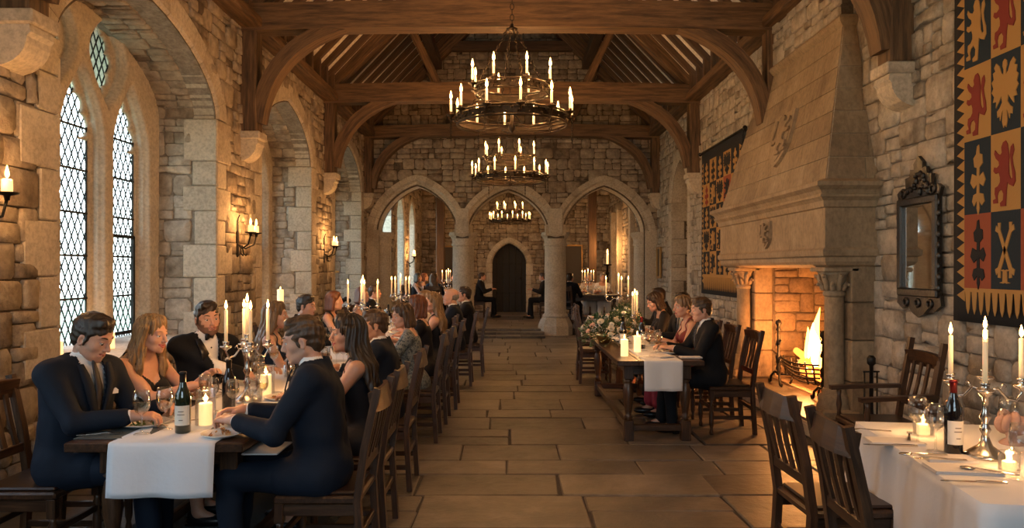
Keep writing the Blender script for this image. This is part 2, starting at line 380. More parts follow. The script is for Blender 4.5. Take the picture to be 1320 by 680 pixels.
def offset_curve(pts, d):
    out = []
    for i, (x, y) in enumerate(pts):
        a = pts[max(0, i - 1)]; b = pts[min(len(pts) - 1, i + 1)]; dx = b[0] - a[0]; dy = b[1] - a[1]; l = math.hypot(dx, dy) or 1
        out.append((x + dy / l * d, y - dx / l * d))
    return out
def voussoirs(mb, fn, a, r, spring, width, depth, n=9, w=.75, mat='ashlar', back=-.02, gap=.004, chamf=.05):
    """ring of dressed stones: fn(u, v, d); chamfered inner edge"""
    for side in (1, -1):
        for i in range(n):
            ts = [PI / 2 * (i + k / 3) / n for k in range(4)]
            inner = [(a * math.cos(t), archz(a * math.cos(t), a, r, w)) for t in ts]
            nx = []
            for k, (x, y) in enumerate(inner):
                e = 1e-3; t = ts[k]; x2 = a * math.cos(min(PI / 2, t + e)); x1 = a * math.cos(max(0, t - e)); dy = archz(x2, a, r, w) - archz(x1, a, r, w); dx = x2 - x1
                l = math.hypot(dx, dy) or 1; nx.append((dy / l, -dx / l))
            if i == n - 1: nx[-1] = (0, 1)
            g = gap; vs = []
            def P(x, y, d): return fn(side * x, spring + y, d)
            for k in range(4):
                x, y = inner[k]; px, py = nx[k]
                if k == 0: y += g
                vs += [P(x, y, back), P(x, y, depth - chamf), P(x + px * chamf, y + py * chamf, depth), P(x + px * width, y + py * width, depth), P(x + px * width, y + py * width, back)]
            fs = []
            for k in range(3):
                for q in range(5):
                    q2 = (q + 1) % 5; f = (5 * k + q, 5 * k + q2, 5 * k + 5 + q2, 5 * k + 5 + q); fs.append(f if side > 0 else f[::-1])
            c0 = (4, 3, 2, 1, 0); c1 = (15, 16, 17, 18, 19)
            fs += [c0 if side > 0 else c0[::-1], c1 if side > 0 else c1[::-1]]
            # shrink along the ring for the joints
            c = sum((Vector(v) for v in vs), Vector()) / len(vs)
            mb.add([Vector(v) + (c - Vector(v)) * .012 for v in vs], fs, mat, False)
def quoins(mb, fn, u, sgn, z0, z1, seed, depth=.03, ret=.0, mat='ashlar', w=(.24, .42), h=(.28, .42), bev=.012, back=-.02):
    """dressed jamb stones at edge u, body on the sgn side"""
    rnd = random.Random(seed); z = z0; k = 0
    while z < z1 - .05:
        hh = min(rnd.uniform(*h), z1 - z)
        if z1 - z - hh < .12: hh = z1 - z
        ww = (w[0] if k % 2 else w[1]) + rnd.uniform(-.03, .03)
        a, b = sorted((u, u + sgn * ww))
        P = [fn(a, z + .003, back), fn(b, z + .003, back), fn(b, z + hh - .003, back), fn(a, z + hh - .003, back), fn(a, z + .003, depth), fn(b, z + .003, depth), fn(b, z + hh - .003, depth), fn(a, z + hh - .003, depth)]
        mb.hexa(P, mat, bev); z += hh; k += 1

# ------------------------------------------------------------------ implicit surfaces (tracery, people)
class Sdf:
    def __init__(s): s.p = []
    def cap(s, a, b, ra, rb=None, k=.02, op=1): s.p.append(('c', np.array(a, float), np.array(b, float), ra, ra if rb is None else rb, k, op)); return s
    def ell(s, c, r, rot=None, k=.02, op=1):
        r = (r, r, r) if not isinstance(r, (tuple, list)) else r
        s.p.append(('e', np.array(c, float), np.array(r, float), None if rot is None else np.array(rot, float), None, k, op)); return s
    def merge(s, o, M4=None):
        for q in o.p:
            if M4 is None: s.p.append(q); continue
            A = np.array(M4)[:3, :3]; T = np.array(M4)[:3, 3]
            if q[0] == 'c': s.p.append(('c', A @ q[1] + T, A @ q[2] + T, q[3], q[4], q[5], q[6]))
            else: s.p.append(('e', A @ q[1] + T, q[2], A if q[3] is None else A @ q[3], None, q[5], q[6]))
        return s
    def eval(s, lo, hi, h):
        lo = np.array(lo, float); hi = np.array(hi, float); n = np.maximum(3, np.ceil((hi - lo) / h).astype(int) + 1)
        D = np.full(n, .1, np.float32); ax = [lo[i] + h * np.arange(n[i]) for i in range(3)]
        for t, a, b, ra, rb, k, op in s.p:
            if t == 'c': r = max(ra, rb); l = np.minimum(a, b) - r; u = np.maximum(a, b) + r
            else: r = b.max(); l = a - r; u = a + r
            m = .03 + k; i0 = np.clip(np.floor((l - m - lo) / h).astype(int), 0, n); i1 = np.clip(np.ceil((u + m - lo) / h).astype(int) + 1, 0, n)
            if (i1 <= i0).any(): continue
            X = ax[0][i0[0]:i1[0], None, None]; Y = ax[1][None, i0[1]:i1[1], None]; Z = ax[2][None, None, i0[2]:i1[2]]
            if t == 'c':
                ba = b - a; bb = ba @ ba + 1e-12; px, py, pz = X - a[0], Y - a[1], Z - a[2]
                q = np.clip((px * ba[0] + py * ba[1] + pz * ba[2]) / bb, 0, 1)
                d = np.sqrt((px - q * ba[0]) ** 2 + (py - q * ba[1]) ** 2 + (pz - q * ba[2]) ** 2) - (ra + (rb - ra) * q)
            else:
                px, py, pz = X - a[0], Y - a[1], Z - a[2]
                if ra is not None:
                    Rm = ra; px, py, pz = (Rm[0, 0] * px + Rm[1, 0] * py + Rm[2, 0] * pz), (Rm[0, 1] * px + Rm[1, 1] * py + Rm[2, 1] * pz), (Rm[0, 2] * px + Rm[1, 2] * py + Rm[2, 2] * pz)
                k0 = np.sqrt((px / b[0]) ** 2 + (py / b[1]) ** 2 + (pz / b[2]) ** 2); k1 = np.sqrt((px / b[0] ** 2) ** 2 + (py / b[1] ** 2) ** 2 + (pz / b[2] ** 2) ** 2)
                d = k0 * (k0 - 1) / np.maximum(k1, 1e-6); d = np.where(k0 < 1e-3, -b.min(), d)
            S = D[i0[0]:i1[0], i0[1]:i1[1], i0[2]:i1[2]]
            if op > 0: hh = np.clip(.5 + .5 * (S - d) / k, 0, 1); N_ = S * (1 - hh) + d * hh - k * hh * (1 - hh)
            else: hh = np.clip(.5 - .5 * (S + d) / k, 0, 1); N_ = S * (1 - hh) - d * hh + k * hh * (1 - hh)
            D[i0[0]:i1[0], i0[1]:i1[1], i0[2]:i1[2]] = N_
        return D, ax
def nets(D, lo, h):
    """surface nets: vertices and quads of the zero level of D"""
    lo = np.array(lo, float); s = D < 0; n = np.array(D.shape)
    c = np.zeros(n - 1, np.int8)
    for i in (0, 1):
        for j in (0, 1):
            for k in (0, 1): c += s[i:n[0] - 1 + i, j:n[1] - 1 + j, k:n[2] - 1 + k]
    act = (c > 0) & (c < 8); I = np.argwhere(act); m = len(I)
    if m == 0: return np.zeros((0, 3)), np.zeros((0, 4), int)
    idx = -np.ones(n - 1, np.int64); idx[act] = np.arange(m)
    cor = np.array([(i, j, k) for i in (0, 1) for j in (0, 1) for k in (0, 1)])
    V = np.stack([D[I[:, 0] + q[0], I[:, 1] + q[1], I[:, 2] + q[2]] for q in cor], 1)
    acc = np.zeros((m, 3)); cnt = np.zeros(m)
    for a in range(8):
        for b in range(a + 1, 8):
            if np.abs(cor[a] - cor[b]).sum() != 1: continue
            va, vb = V[:, a], V[:, b]; cr = (va < 0) != (vb < 0); t = np.where(cr, va / np.where(cr, va - vb, 1), 0)
            acc += np.where(cr[:, None], cor[a] + t[:, None] * (cor[b] - cor[a]), 0); cnt += cr
    P = lo + h * (I + acc / cnt[:, None]); Q = []
    for ax in range(3):
        o = [0, 1, 2]; o.remove(ax); e1 = np.zeros(3, int); e1[ax] = 1
        A = s[:n[0] - e1[0], :n[1] - e1[1], :n[2] - e1[2]]; B = s[e1[0]:, e1[1]:, e1[2]:]
        W = np.argwhere(A != B); W = W[(W[:, o[0]] > 0) & (W[:, o[1]] > 0) & (W[:, o[0]] < n[o[0]] - 1) & (W[:, o[1]] < n[o[1]] - 1)]
        if not len(W): continue
        flip = A[W[:, 0], W[:, 1], W[:, 2]]
        d1 = np.zeros(3, int); d1[o[0]] = 1; d2 = np.zeros(3, int); d2[o[1]] = 1
        g = lambda X: idx[X[:, 0], X[:, 1], X[:, 2]]
        q = np.stack([g(W - d1 - d2), g(W - d2), g(W), g(W - d1)], 1)
        if ax == 1: flip = ~flip
        q[~flip] = q[~flip][:, ::-1]; Q.append(q)
    Q = np.concatenate(Q); Q = Q[(Q >= 0).all(1)]
    return P, Q
def smooth_np(P, Q, it=1, f=.5):
    for _ in range(it):
        acc = np.zeros_like(P); cnt = np.zeros(len(P))
        for a, b in ((0, 1), (1, 2), (2, 3), (3, 0), (1, 0), (2, 1), (3, 2), (0, 3)):
            np.add.at(acc, Q[:, a], P[Q[:, b]]); np.add.at(cnt, Q[:, a], 1)
        ok = cnt > 0; P = P.copy(); P[ok] += f * (acc[ok] / cnt[ok, None] - P[ok])
    return P
def mesh_np(name, P, Q, mat, parent=None, solid=0, smooth=True):
    used = np.unique(Q) if len(Q) else np.array([], int); mp = -np.ones(len(P), np.int64); mp[used] = np.arange(len(used)); P = P[used]; Q = mp[Q]
    me = bpy.data.meshes.new(name); me.from_pydata(P.tolist(), [], Q.tolist()); me.materials.append(M(mat))
    me.polygons.foreach_set('use_smooth', [smooth] * len(Q)); me.update()
    o = bpy.data.objects.new(name, me); COL.objects.link(o)
    if parent is not None: o.parent = parent
    if solid: md = o.modifiers.new('solid', 'SOLIDIFY'); md.thickness = solid; md.offset = -1
    return o
# ------------------------------------------------------------------ THE HALL
HW = 3.45; YA = 17.4; YB = 18.0; YE = 24.0; UZ = .15; EAVE = 4.68; RIDGE = 8.3; Y0 = -3.0
SPR = 3.33; RIS = .82
BAYS = [(2.2, 1.5), (7.07, 1.5), (11.35, 1.27), (15.52, 1.27)]
# floor: a bed of joints with one slab per flagstone
f = MB(); f.box(-HW - .8, HW + .8, Y0, YA + .8, -.2, -.012, 'flag_joint')
rnd = random.Random(5)
y = 1.6
while y < YA - .3:
    d = rnd.uniform(.42, .78); x = -HW - rnd.uniform(0, .5)
    while x < HW:
        wd = rnd.uniform(.55, 1.25); g = .008
        j = lambda: rnd.uniform(-.012, .012)
        x0, x1 = x + g, min(x + wd, HW + .2) - g; y0_, y1_ = y + g, min(y + d, YA + .1) - g; z = rnd.uniform(-.004, .004)
        if x1 - x0 > .1:
            if rnd.random() < .22 and d > .6: ym = (y0_ + y1_) / 2; rows = ((y0_, ym - g), (ym + g, y1_))
            else: rows = ((y0_, y1_),)
            for a, b in rows:
                P = [(x0 + j(), a + j() * .5, -.02), (x1 + j(), a + j() * .5, -.02), (x1 + j(), b + j() * .5, -.02), (x0 + j(), b + j() * .5, -.02)]
                tl = [rnd.uniform(-.003, .003) for _ in range(4)]
                f.hexa(P + [(p[0], p[1], z + t) for p, t in zip(P, tl)], 'flagstone', .008)
        x += wd
    y += d
struct(f.build('floor'), 'worn grey-brown flagstone floor of the hall')

def bay_free(bays, base0, extra, blockers=()):
    """open intervals of a course outside the arches (c, a, spring, rise, z0) widened by extra"""
    def free(v0, v1):
        vm = (v0 + v1) / 2; cut = []
        for c, a, sp, r, zb in bays:
            if v1 < zb + .02: continue
            if vm < sp: cut.append((c - a - extra, c + a + extra))
            elif vm < sp + r + extra:
                A = a + extra; Rr = r + extra; q = (vm - sp)
                lo, hi = 0, A
                for _ in range(20):
                    m = (lo + hi) / 2
                    if archz(m, A, Rr) > q: lo = m
                    else: hi = m
                if lo > .05: cut.append((c - lo, c + lo))
        for a, b, z0, z1 in blockers:
            if v1 > z0 and v0 < z1: cut.append((a, b))
        cut.sort(); out = []; u = base0[0]
        for a, b in cut:
            if a > u: out.append((u, a))
            u = max(u, b)
        out.append((u, base0[1])); return out
    return free
def backing(mb, u0, u1, v1f, bays, fn, mat='mortar', v0=-.15, n=22):
    """mortar face with arched openings"""
    cuts = sorted(bays); us = [u0]
    for c, a, sp, r, zb in cuts: us += [c - a] + [c - a * math.cos(PI * i / n) for i in range(1, n)] + [c + a]
    us.append(u1)
    for i in range(len(us) - 1):
        a, b = us[i], us[i + 1]
        if b - a < 1e-5: continue
        m = (a + b) / 2; op = None
        for q in cuts:
            if abs(m - q[0]) < q[1]: op = q
        if op is None: mb.add([fn(a, v0, 0), fn(b, v0, 0), fn(b, v1f(b), 0), fn(a, v1f(a), 0)], [(0, 1, 2, 3)], mat)
        else:
            c, A, sp, r, zb = op; za = sp + archz(a - c, A, r); zc = sp + archz(b - c, A, r)
            mb.add([fn(a, za, 0), fn(b, zc, 0), fn(b, v1f(b), 0), fn(a, v1f(a), 0)], [(0, 1, 2, 3)], mat)
            if zb > v0: mb.add([fn(a, v0, 0), fn(b, v0, 0), fn(b, zb, 0), fn(a, zb, 0)], [(0, 1, 2, 3)], mat)
# left wall
LB = [(c, a, SPR, RIS, .8) for c, a in BAYS]; REC = .70
lf = lambda u, v, d: (-HW + d, u, v)
wl_ = MB(); backing(wl_, Y0, YA, lambda u: EAVE + .05, LB, lf)
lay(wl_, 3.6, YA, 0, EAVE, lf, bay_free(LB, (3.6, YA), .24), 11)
for c, a in BAYS:
    for sgn in (-1, 1):
        e = c + sgn * a
        # reveal (side of the recess), stones laid on it
        wl_.add([(-HW, e, .8), (-HW - REC - .2, e, .8), (-HW - REC - .2, e, SPR + .02), (-HW, e, SPR + .02)], [(0, 1, 2, 3)], 'mortar_pale')
        rf = (lambda e_, s_: (lambda u, v, d: (-HW - u, e_ - s_ * d, v)))(e, sgn)
        if c > 4:
            lay(wl_, .27, REC, .8, SPR, rf, lambda v0, v1: [(.27, REC)], int(c * 10) + sgn, (.16, .28), (.16, .4), 'rubble_pale', (.008, .026))
            quoins(wl_, lf, e, sgn, .8, SPR, int(c * 7) + sgn, .03)
            quoins(wl_, rf, -.028, 1, .8, SPR, int(c * 7) + sgn + 50, .026, w=(.26, .40))
    # sill and soffit
    wl_.add([(-HW, c - a, .8), (-HW, c + a, .8), (-HW - REC - .2, c + a, .86), (-HW - REC - .2, c - a, .86)], [(0, 1, 2, 3)], 'ashlar')
    pts = archpts(a, RIS, 12)
    for i in range(len(pts) - 1):
        (u0, v0), (u1, v1) = pts[i], pts[i + 1]
        wl_.add([(-HW, c + u0, SPR + v0), (-HW - REC - .2, c + u0, SPR + v0), (-HW - REC - .2, c + u1, SPR + v1), (-HW, c + u1, SPR + v1)], [(0, 1, 2, 3)], 'mortar_pale')
    if c > 4:
        cum = [0]
        for i in range(len(pts) - 1): cum.append(cum[-1] + math.dist(pts[i], pts[i + 1]))
        def sf(u, v, d, c=c, pts=pts, cum=cum):
            s = max(0, min(cum[-1] - 1e-6, v)); i = max(k for k in range(len(cum) - 1) if cum[k] <= s); t = (s - cum[i]) / (cum[i + 1] - cum[i])
            p = (pts[i][0] * (1 - t) + pts[i + 1][0] * t, pts[i][1] * (1 - t) + pts[i + 1][1] * t); tx, ty = pts[i + 1][0] - pts[i][0], pts[i + 1][1] - pts[i][1]; l = math.hypot(tx, ty)
            return (-HW - u, c + p[0] - ty / l * d, SPR + p[1] + tx / l * d)
        sf2 = lambda u, v, d: sf(u, v, -d)
        lay(wl_, .24, REC, 0, cum[-1], (lambda u, v, d, sf=sf: sf(u, v, d)), lambda v0, v1: [(.24, REC)], int(c * 3), (.12, .2), (.2, .4), 'rubble', (.008, .022))
        voussoirs(wl_, (lambda u, v, d, c=c: lf(c + u, v, d)), a - .004, RIS, SPR, .27, .035, 8, back=-.26)
struct(wl_.build('wall_left'), 'rubble stone wall with deep arched window recesses')

# tracery windows
def foil_window(n, c, a):
    root = sroot('window_%d' % n, 'tall leaded gothic stone tracery window', (-HW - REC, c, 0)); s = a / 1.5
    S = Sdf(); h = .016; A = a + .06
    lo = (-.14, -A, .74); hi = (.13, A, SPR + RIS + .12)
    nx = int((hi[0] - lo[0]) / h) + 2; ny = int((hi[1] - lo[1]) / h) + 2; nz = int((hi[2] - lo[2]) / h) + 2
    X = lo[0] + h * np.arange(nx)[:, None, None]; Y = lo[1] + h * np.arange(ny)[None, :, None]; Z = lo[2] + h * np.arange(nz)[None, None, :]
    H = np.full((1, ny, nz), 9.)     # distance outside the glass openings
    circ = lambda cy, cz, r: np.sqrt((Y - cy) ** 2 + (Z - cz) ** 2) - r
    def rect(y0, y1, z0, z1): return np.maximum(np.abs(Y - (y0 + y1) / 2) - (y1 - y0) / 2, np.abs(Z - (z0 + z1) / 2) - (z1 - z0) / 2)
    G = np.full((1, ny, nz), 9.)     # plain outer order in front of the cusps
    def lens(cy, z0, z1, w):          # pointed ogee outline
        t = np.clip((Z - z0) / (z1 - z0), 0, 1); hw_ = w * (1 - t ** 1.7); return np.maximum(np.abs(Y - cy) - hw_, Z - z1)
    for k in (-1, 0, 1):
        cy = k * .90 * s; hw = .275 * s
        H = np.minimum(H, rect(cy - hw, cy + hw, .86, 2.86)); H = np.minimum(H, rect(cy - .15 * s, cy + .15 * s, 2.8, 3.06))
        for dy, dz, r in ((.155, 3.00, .115), (-.155, 3.00, .115), (.085, 3.19, .098), (-.085, 3.19, .098), (0, 3.34, .065), (0, 3.10, .11), (0, 3.41, .03)): H = np.minimum(H, circ(cy + dy * s, dz, r * s))
        G = np.minimum(G, np.maximum(lens(cy, 2.85, 3.56, .345 * s), .80 - Z))
    for k in (-.5, .5):
        cy = k * .90 * s; zz = lambda z: SPR + (z - SPR) * (.55 + .45 * s)
        for dy, dz, r in ((0, 3.99, .06), (.085, 3.89, .085), (-.085, 3.89, .085), (.145, 3.73, .095), (-.145, 3.73, .095), (.10, 3.57, .082), (-.10, 3.57, .082), (0, 3.74, .11), (0, 3.60, .09), (0, 3.86, .08), (.035, 3.45, .06), (-.035, 3.45, .06), (0, 3.36, .04)): H = np.minimum(H, circ(cy + dy * s, zz(dz), r * s))
        t = np.clip((Z - zz(3.24)) / (zz(4.13) - zz(3.24)), 0, 1); G = np.minimum(G, np.maximum(np.abs(Y - cy) - .32 * s * np.sin(PI * t ** 1.2) ** .8, np.maximum(Z - zz(4.13), zz(3.24) - Z)))
    # moulded profile: the opening widens in steps towards the room
    back = np.maximum(np.maximum(X + .065, -.11 - X), -(H - .02 * np.clip((X + .1) / .04, 0, 1)))
    front = np.maximum(np.maximum(X - .05, -.10 - X), -(G - .03 * np.clip((X - .0) / .05, 0, 1) - .02 * np.clip((X + .015) / .012, 0, 1) + .012))
    D = np.minimum(back, front)
    edge = np.maximum(np.abs(Y) - A + .03, Z - (hi[2] - .04)); D = np.maximum(D, edge); D = np.maximum(D, lo[2] + .04 - Z)
    P, Q = nets(D.astype(np.float32), lo, h); P = smooth_np(P, Q, 1, .35)
    mesh_np('tracery', P, Q, 'ashlar', root)
    g = MB(); g.add([(-.112, -A, .8), (-.112, A, .8), (-.112, A, SPR + RIS + .06), (-.112, -A, SPR + RIS + .06)], [(0, 1, 2, 3)], 'pane'); g.build('glass_pane', None, root)
    l = MB(); r_ = .0045; zt = SPR + RIS; pd = .105; sl = 1.9
    def clip(y0, z0, y1, z1):
        return [(y0, z0), (y1, z1)]
    W = 2 * A; k = -int((zt) / sl / pd) - 2
    for sg in (1, -1):
        for i in range(-40, 70):
            y0 = -A + i * pd; z0 = .84; y1 = y0 + (zt - z0) / sl; pts = []
            ya, yb = max(-A, y0), min(A, y1)
            if ya >= yb: continue
            za = z0 + (ya - y0) * sl; zb = z0 + (yb - y0) * sl
            l.bar((-.108, sg * ya, za), (-.108, sg * yb, zb), .011, .008)
    l.build('lead_lattice', 'iron', root)
    b = MB()
    for z in [1.3 + .42 * i for i in range(5)]: b.bar((-.095, -A, z), (-.088, A, z), .012, .02)
    for k in (-1, 0, 1):
        for e in (-.27 * s, .27 * s): b.bar((-.098, k * .90 * s + e, .86), (-.09, k * .90 * s + e, 3.0), .012, .014, up=(1, 0, 0))
    b.build('saddle_bar', 'iron', root)
    c_ = MB(); cy = .90 * s; q = .235 * s
    for e in (-q, q): c_.bar((-.07, cy + e, .88), (-.07, cy + e, 1.95), .035, .03, up=(1, 0, 0))
    for z in (.9, 1.94): c_.bar((-.07, cy - q, z), (-.07, cy + q, z), .03, .035)
    c_.build('casement', 'iron', root)
    return root
for i, (c, a) in enumerate(BAYS): foil_window(i + 1, c, a)
for c, a in BAYS:      # portals only guide the sampling of the daylight that comes through each window
    pl = bpy.data.lights.new('window_portal', 'AREA'); pl.shape = 'RECTANGLE'; pl.size = 3.3; pl.size_y = 2 * a; pl.cycles.is_portal = True
    po = bpy.data.objects.new('window_portal', pl); COL.objects.link(po); po.location = (-HW - REC - .17, c, 2.4); po.rotation_euler = (0, R(-90), 0)
gl_ = MB(); gl_.grid(1, 1, lambda u, v: (-60 + u * 55.2, -30 + v * 80, -.4), 'lawn_green'); struct(gl_.build('lawn'), 'pale lawn outside the windows')

# right wall
fbox = (7.4, 9.75, .15, 1.95)
RB = [(15.15, .75, 3.0, .8, 0)]
rf_ = lambda u, v, d: (HW - d, u, v)
wr = MB(); mid = [(u, ) for u in ()]
def rbacking(u0, u1, z0, z1):
    z0 = -.15 if z0 == 0 else z0; wr.add([rf_(u0, z0, 0), rf_(u1, z0, 0), rf_(u1, z1, 0), rf_(u0, z1, 0)], [(0, 3, 2, 1)], 'mortar_pale')
rbacking(Y0, fbox[0], 0, EAVE + .05); rbacking(fbox[0], fbox[1], fbox[3], EAVE + .05); rbacking(fbox[1], 14.4, 0, EAVE + .05); rbacking(15.9, YA, 0, EAVE + .05)
backing(wr, 14.4 - 1e-3, 15.9 + 1e-3, lambda u: EAVE + .05, RB, rf_, 'mortar')
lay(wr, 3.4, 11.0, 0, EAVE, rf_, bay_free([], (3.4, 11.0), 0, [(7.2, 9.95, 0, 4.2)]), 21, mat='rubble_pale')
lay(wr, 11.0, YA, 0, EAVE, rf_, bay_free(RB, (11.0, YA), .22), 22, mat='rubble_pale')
nf = lambda u, v, d: rf_(15.15 + u, v, d)
voussoirs(wr, nf, .745, .8, 3.0, .25, .035, 7, back=-.2)
for sgn in (-1, 1):
    quoins(wr, rf_, 15.15 + sgn * .75, sgn, 0, 3.0, 60 + sgn, .03)
    e = 15.15 + sgn * .75
    wr.add([(HW, e, 0), (HW + .55, e, 0), (HW + .55, e, 3.02), (HW, e, 3.02)], [(0, 1, 2, 3)], 'mortar')
    rr = (lambda e_, s_: (lambda u, v, d: (HW + u, e_ - s_ * d, v)))(e, sgn)
    quoins(wr, rr, -.025, 1, 0, 3.0, 70 + sgn, .02, w=(.3, .5))
    lay(wr, .3, .55, 0, 3.0, rr, lambda v0, v1: [(.3, .55)], 80 + sgn, mat='rubble', depth=(.005, .018))
pts = archpts(.75, .8, 10)
for i in range(len(pts) - 1):
    (u0, v0), (u1, v1) = pts[i], pts[i + 1]; wr.add([nf(u0, 3 + v0, 0), nf(u1, 3 + v1, 0), nf(u1, 3 + v1, -.55), nf(u0, 3 + v0, -.55)], [(0, 1, 2, 3)], 'ashlar')
bk = lambda u, v, d: (HW + .55 - d, u, v)
wr.add([bk(14.3, 0, 0), bk(16, 0, 0), bk(16, 3.9, 0), bk(14.3, 3.9, 0)], [(0, 1, 2, 3)], 'mortar'); lay(wr, 14.4, 15.9, 0, 3.8, bk, lambda a, b: [(14.4, 15.9)], 83)
# firebox lining
FX = 4.2
for P in ([(HW, 9.75, 0), (FX, 9.75, 0), (FX, 9.75, 3), (HW, 9.75, 3)], [(HW, 7.4, 0), (FX, 7.4, 0), (FX, 7.4, 3), (HW, 7.4, 3)], [(FX, 7.4, 0), (FX, 9.75, 0), (FX, 9.75, 3), (FX, 7.4, 3)], [(HW, 7.4, 2.9), (FX, 7.4, 2.9), (FX, 9.75, 2.9), (HW, 9.75, 2.9)], [(HW, 7.4, 1.95), (HW, 9.75, 1.95), (HW, 9.75, 3), (HW, 7.4, 3)]):
    wr.add(P, [(0, 1, 2, 3)], 'mortar')
lay(wr, HW + .02, FX, .15, 2.6, lambda u, v, d: (u, 9.75 - d, v), lambda a, b: [(HW + .02, FX)], 91, (.16, .26), (.18, .4), 'soot_stone', (.01, .03))
lay(wr, HW + .02, FX, .15, 2.6, lambda u, v, d: (u, 7.4 + d, v), lambda a, b: [(HW + .02, FX)], 92, (.16, .26), (.18, .4), 'soot_stone', (.01, .03))
lay(wr, 7.4, 9.75, .15, 2.6, lambda u, v, d: (FX - d, u, v), lambda a, b: [(7.4, 9.75)], 93, (.16, .26), (.18, .4), 'soot_stone', (.01, .03))
wr.box(HW - .02, FX, 7.4, 9.75, -.05, .15, 'soot_stone')
struct(wr.build('wall_right'), 'pale rubble stone wall with an arched niche')

# arcade wall with three pointed arches
AR = [(-2.24, .92, 2.45, 1.08, 0), (-.09, .93, 2.45, .98, 0), (2.17, .94, 2.45, 1.06, 0)]
af = lambda u, v, d: (u, YA - d, v)
slope = (RIDGE - EAVE) / HW; gz = lambda u: EAVE + .1 + (HW - abs(u)) * slope
wa = MB()
def gable(fn, mat, flip):
    us = [-HW]
    for c, a, sp, r, zb in AR: us += [c - a * math.cos(PI * i / 22) for i in range(23)]
    us += [HW]; us = sorted(us + [0.0])
    for i in range(len(us) - 1):
        a, b = us[i], us[i + 1]
        if b - a < 1e-5: continue
        m = (a + b) / 2; op = [q for q in AR if abs(m - q[0]) < q[1]]
        za, zb = (2.45 + archz(a - op[0][0], op[0][1], op[0][3]), 2.45 + archz(b - op[0][0], op[0][1], op[0][3])) if op else (2.3, 2.3)
        if not op and (m < -3 or m > 3): za = zb = 0
        wa.add([fn(a, za, 0), fn(b, zb, 0), fn(b, gz(b), 0), fn(a, gz(a), 0)], [(0, 1, 2, 3)], mat)
gable(af, 'mortar', 0); gable(lambda u, v, d: (u, YB, v), 'mortar', 1)
fr0 = bay_free(AR, (-HW, HW), .26)
def gfree(v0, v1):
    lim = HW if v1 < EAVE else max(0, HW - (v1 - EAVE - .1) / slope)
    out = []
    for a, b in fr0(v0, v1):
        if v1 < 2.5 and not (b < -3 or a > 3): continue
        a = max(a, -lim); b = min(b, lim)
        if b > a: out.append((a, b))
    return out
lay(wa, -HW, HW, 2.2, RIDGE, af, gfree, 31)
for c, a, sp, r, zb in AR:
    fn = (lambda c_: (lambda u, v, d: af(c_ + u, v, d)))(c)
    voussoirs(wa, fn, a + .10, r + .10, sp, .17, .06, 9, back=-.05, chamf=.05)       # outer order
    voussoirs(wa, fn, a - .002, r, sp, .13, .015, 9, back=-.5, chamf=.05)            # inner order
for x0, x1 in ((-1.36, -.98), (.8, 1.27)):
    wa.box(x0, x1, YA - .02, YB, 2.36, 2.62, 'ashlar'); wa.box((x0 + x1) / 2 - .155, (x0 + x1) / 2 + .155, YA - .085, YA + .1, 2.4, 3.0, 'ashlar', .01)
for sg in (-1, 1):
    x0, x1 = sorted((sg * 3.14, sg * HW)); wa.box(x0, x1, YA - .04, YB, 0, 2.5, 'ashlar', .02)
struct(wa.build('wall_arcade'), 'stone gable wall standing on three pointed arches')
def column(x, y, z0, top, r, label, name='column', plinth=None, mat='ashlar'):
    """round pier with moulded capital and base on an octagonal plinth"""
    root = sroot(name, label, (x, y, 0))
    m = MB(); m.lathe([(r * 1.16, z0 + .42), (r * 1.20, z0 + .45), (r * 1.12, z0 + .49), (r, z0 + .52), (r * .985, (z0 + top) / 2), (r * .97, top - .34), (r * .97, top - .30)], mat=None, n=28); m.build('shaft', mat, root)
    m = MB(); m.lathe([(r * .97, top - .33), (r * 1.08, top - .32), (r * 1.08, top - .28), (r, top - .26), (r * 1.04, top - .17), (r * 1.22, top - .10), (r * 1.30, top - .09), (r * 1.34, top - .05), (r * 1.28, top - .02), (r * 1.28, top)], n=28); m.build('capital', mat, root)
    m = MB(); q = r * 1.5; m.lathe([(q * 1.06, 0), (q * 1.06, z0 + .22), (q * .98, z0 + .30), (q * .86, z0 + .40), (r * 1.16, z0 + .43)], n=8, smooth=False); m.build('plinth', mat, root)
    return root
for x, y, lab in ((-1.17, YA + .3, 'round stone pier beside the diners on the window side'), (1.04, YA + .3, 'round stone pier at the steps on the fireplace side'),
                  (-3.1, YA + .3, 'half-hidden stone respond where the arcade meets the window wall'), (3.12, YA + .3, 'slender stone respond where the arcade meets the fireplace wall')):
    column(x, y, 0, 2.45, .26 if abs(x) < 2 else .2, lab)
# steps up to the far chamber
st = MB()
for y0_, z in ((16.75, .05), (17.15, .10), (17.55, UZ)):
    for k in range(3):
        x0 = -.92 + k * .56; st.box(x0 + .003, x0 + .557, y0_, YB, z - .05, z, 'flagstone', .01)
struct(st.build('step'), 'three worn stone steps up to the far chamber')
uf = MB(); uf.box(-3.4, 3.6, YB - .25, YE, -.1, UZ - .012, 'flag_joint')
rnd = random.Random(9); y = YB - .22
while y < YE:
    x = -3.2; d = .55
    while x < 3.4:
        wd = rnd.uniform(.6, 1.1); uf.box(x + .006, x + wd - .006, y + .006, y + d - .006, UZ - .05, UZ + rnd.uniform(-.003, .002), 'flagstone', .006); x += wd
    y += d
struct(uf.build('floor_upper'), 'flagstone floor of the raised far chamber')
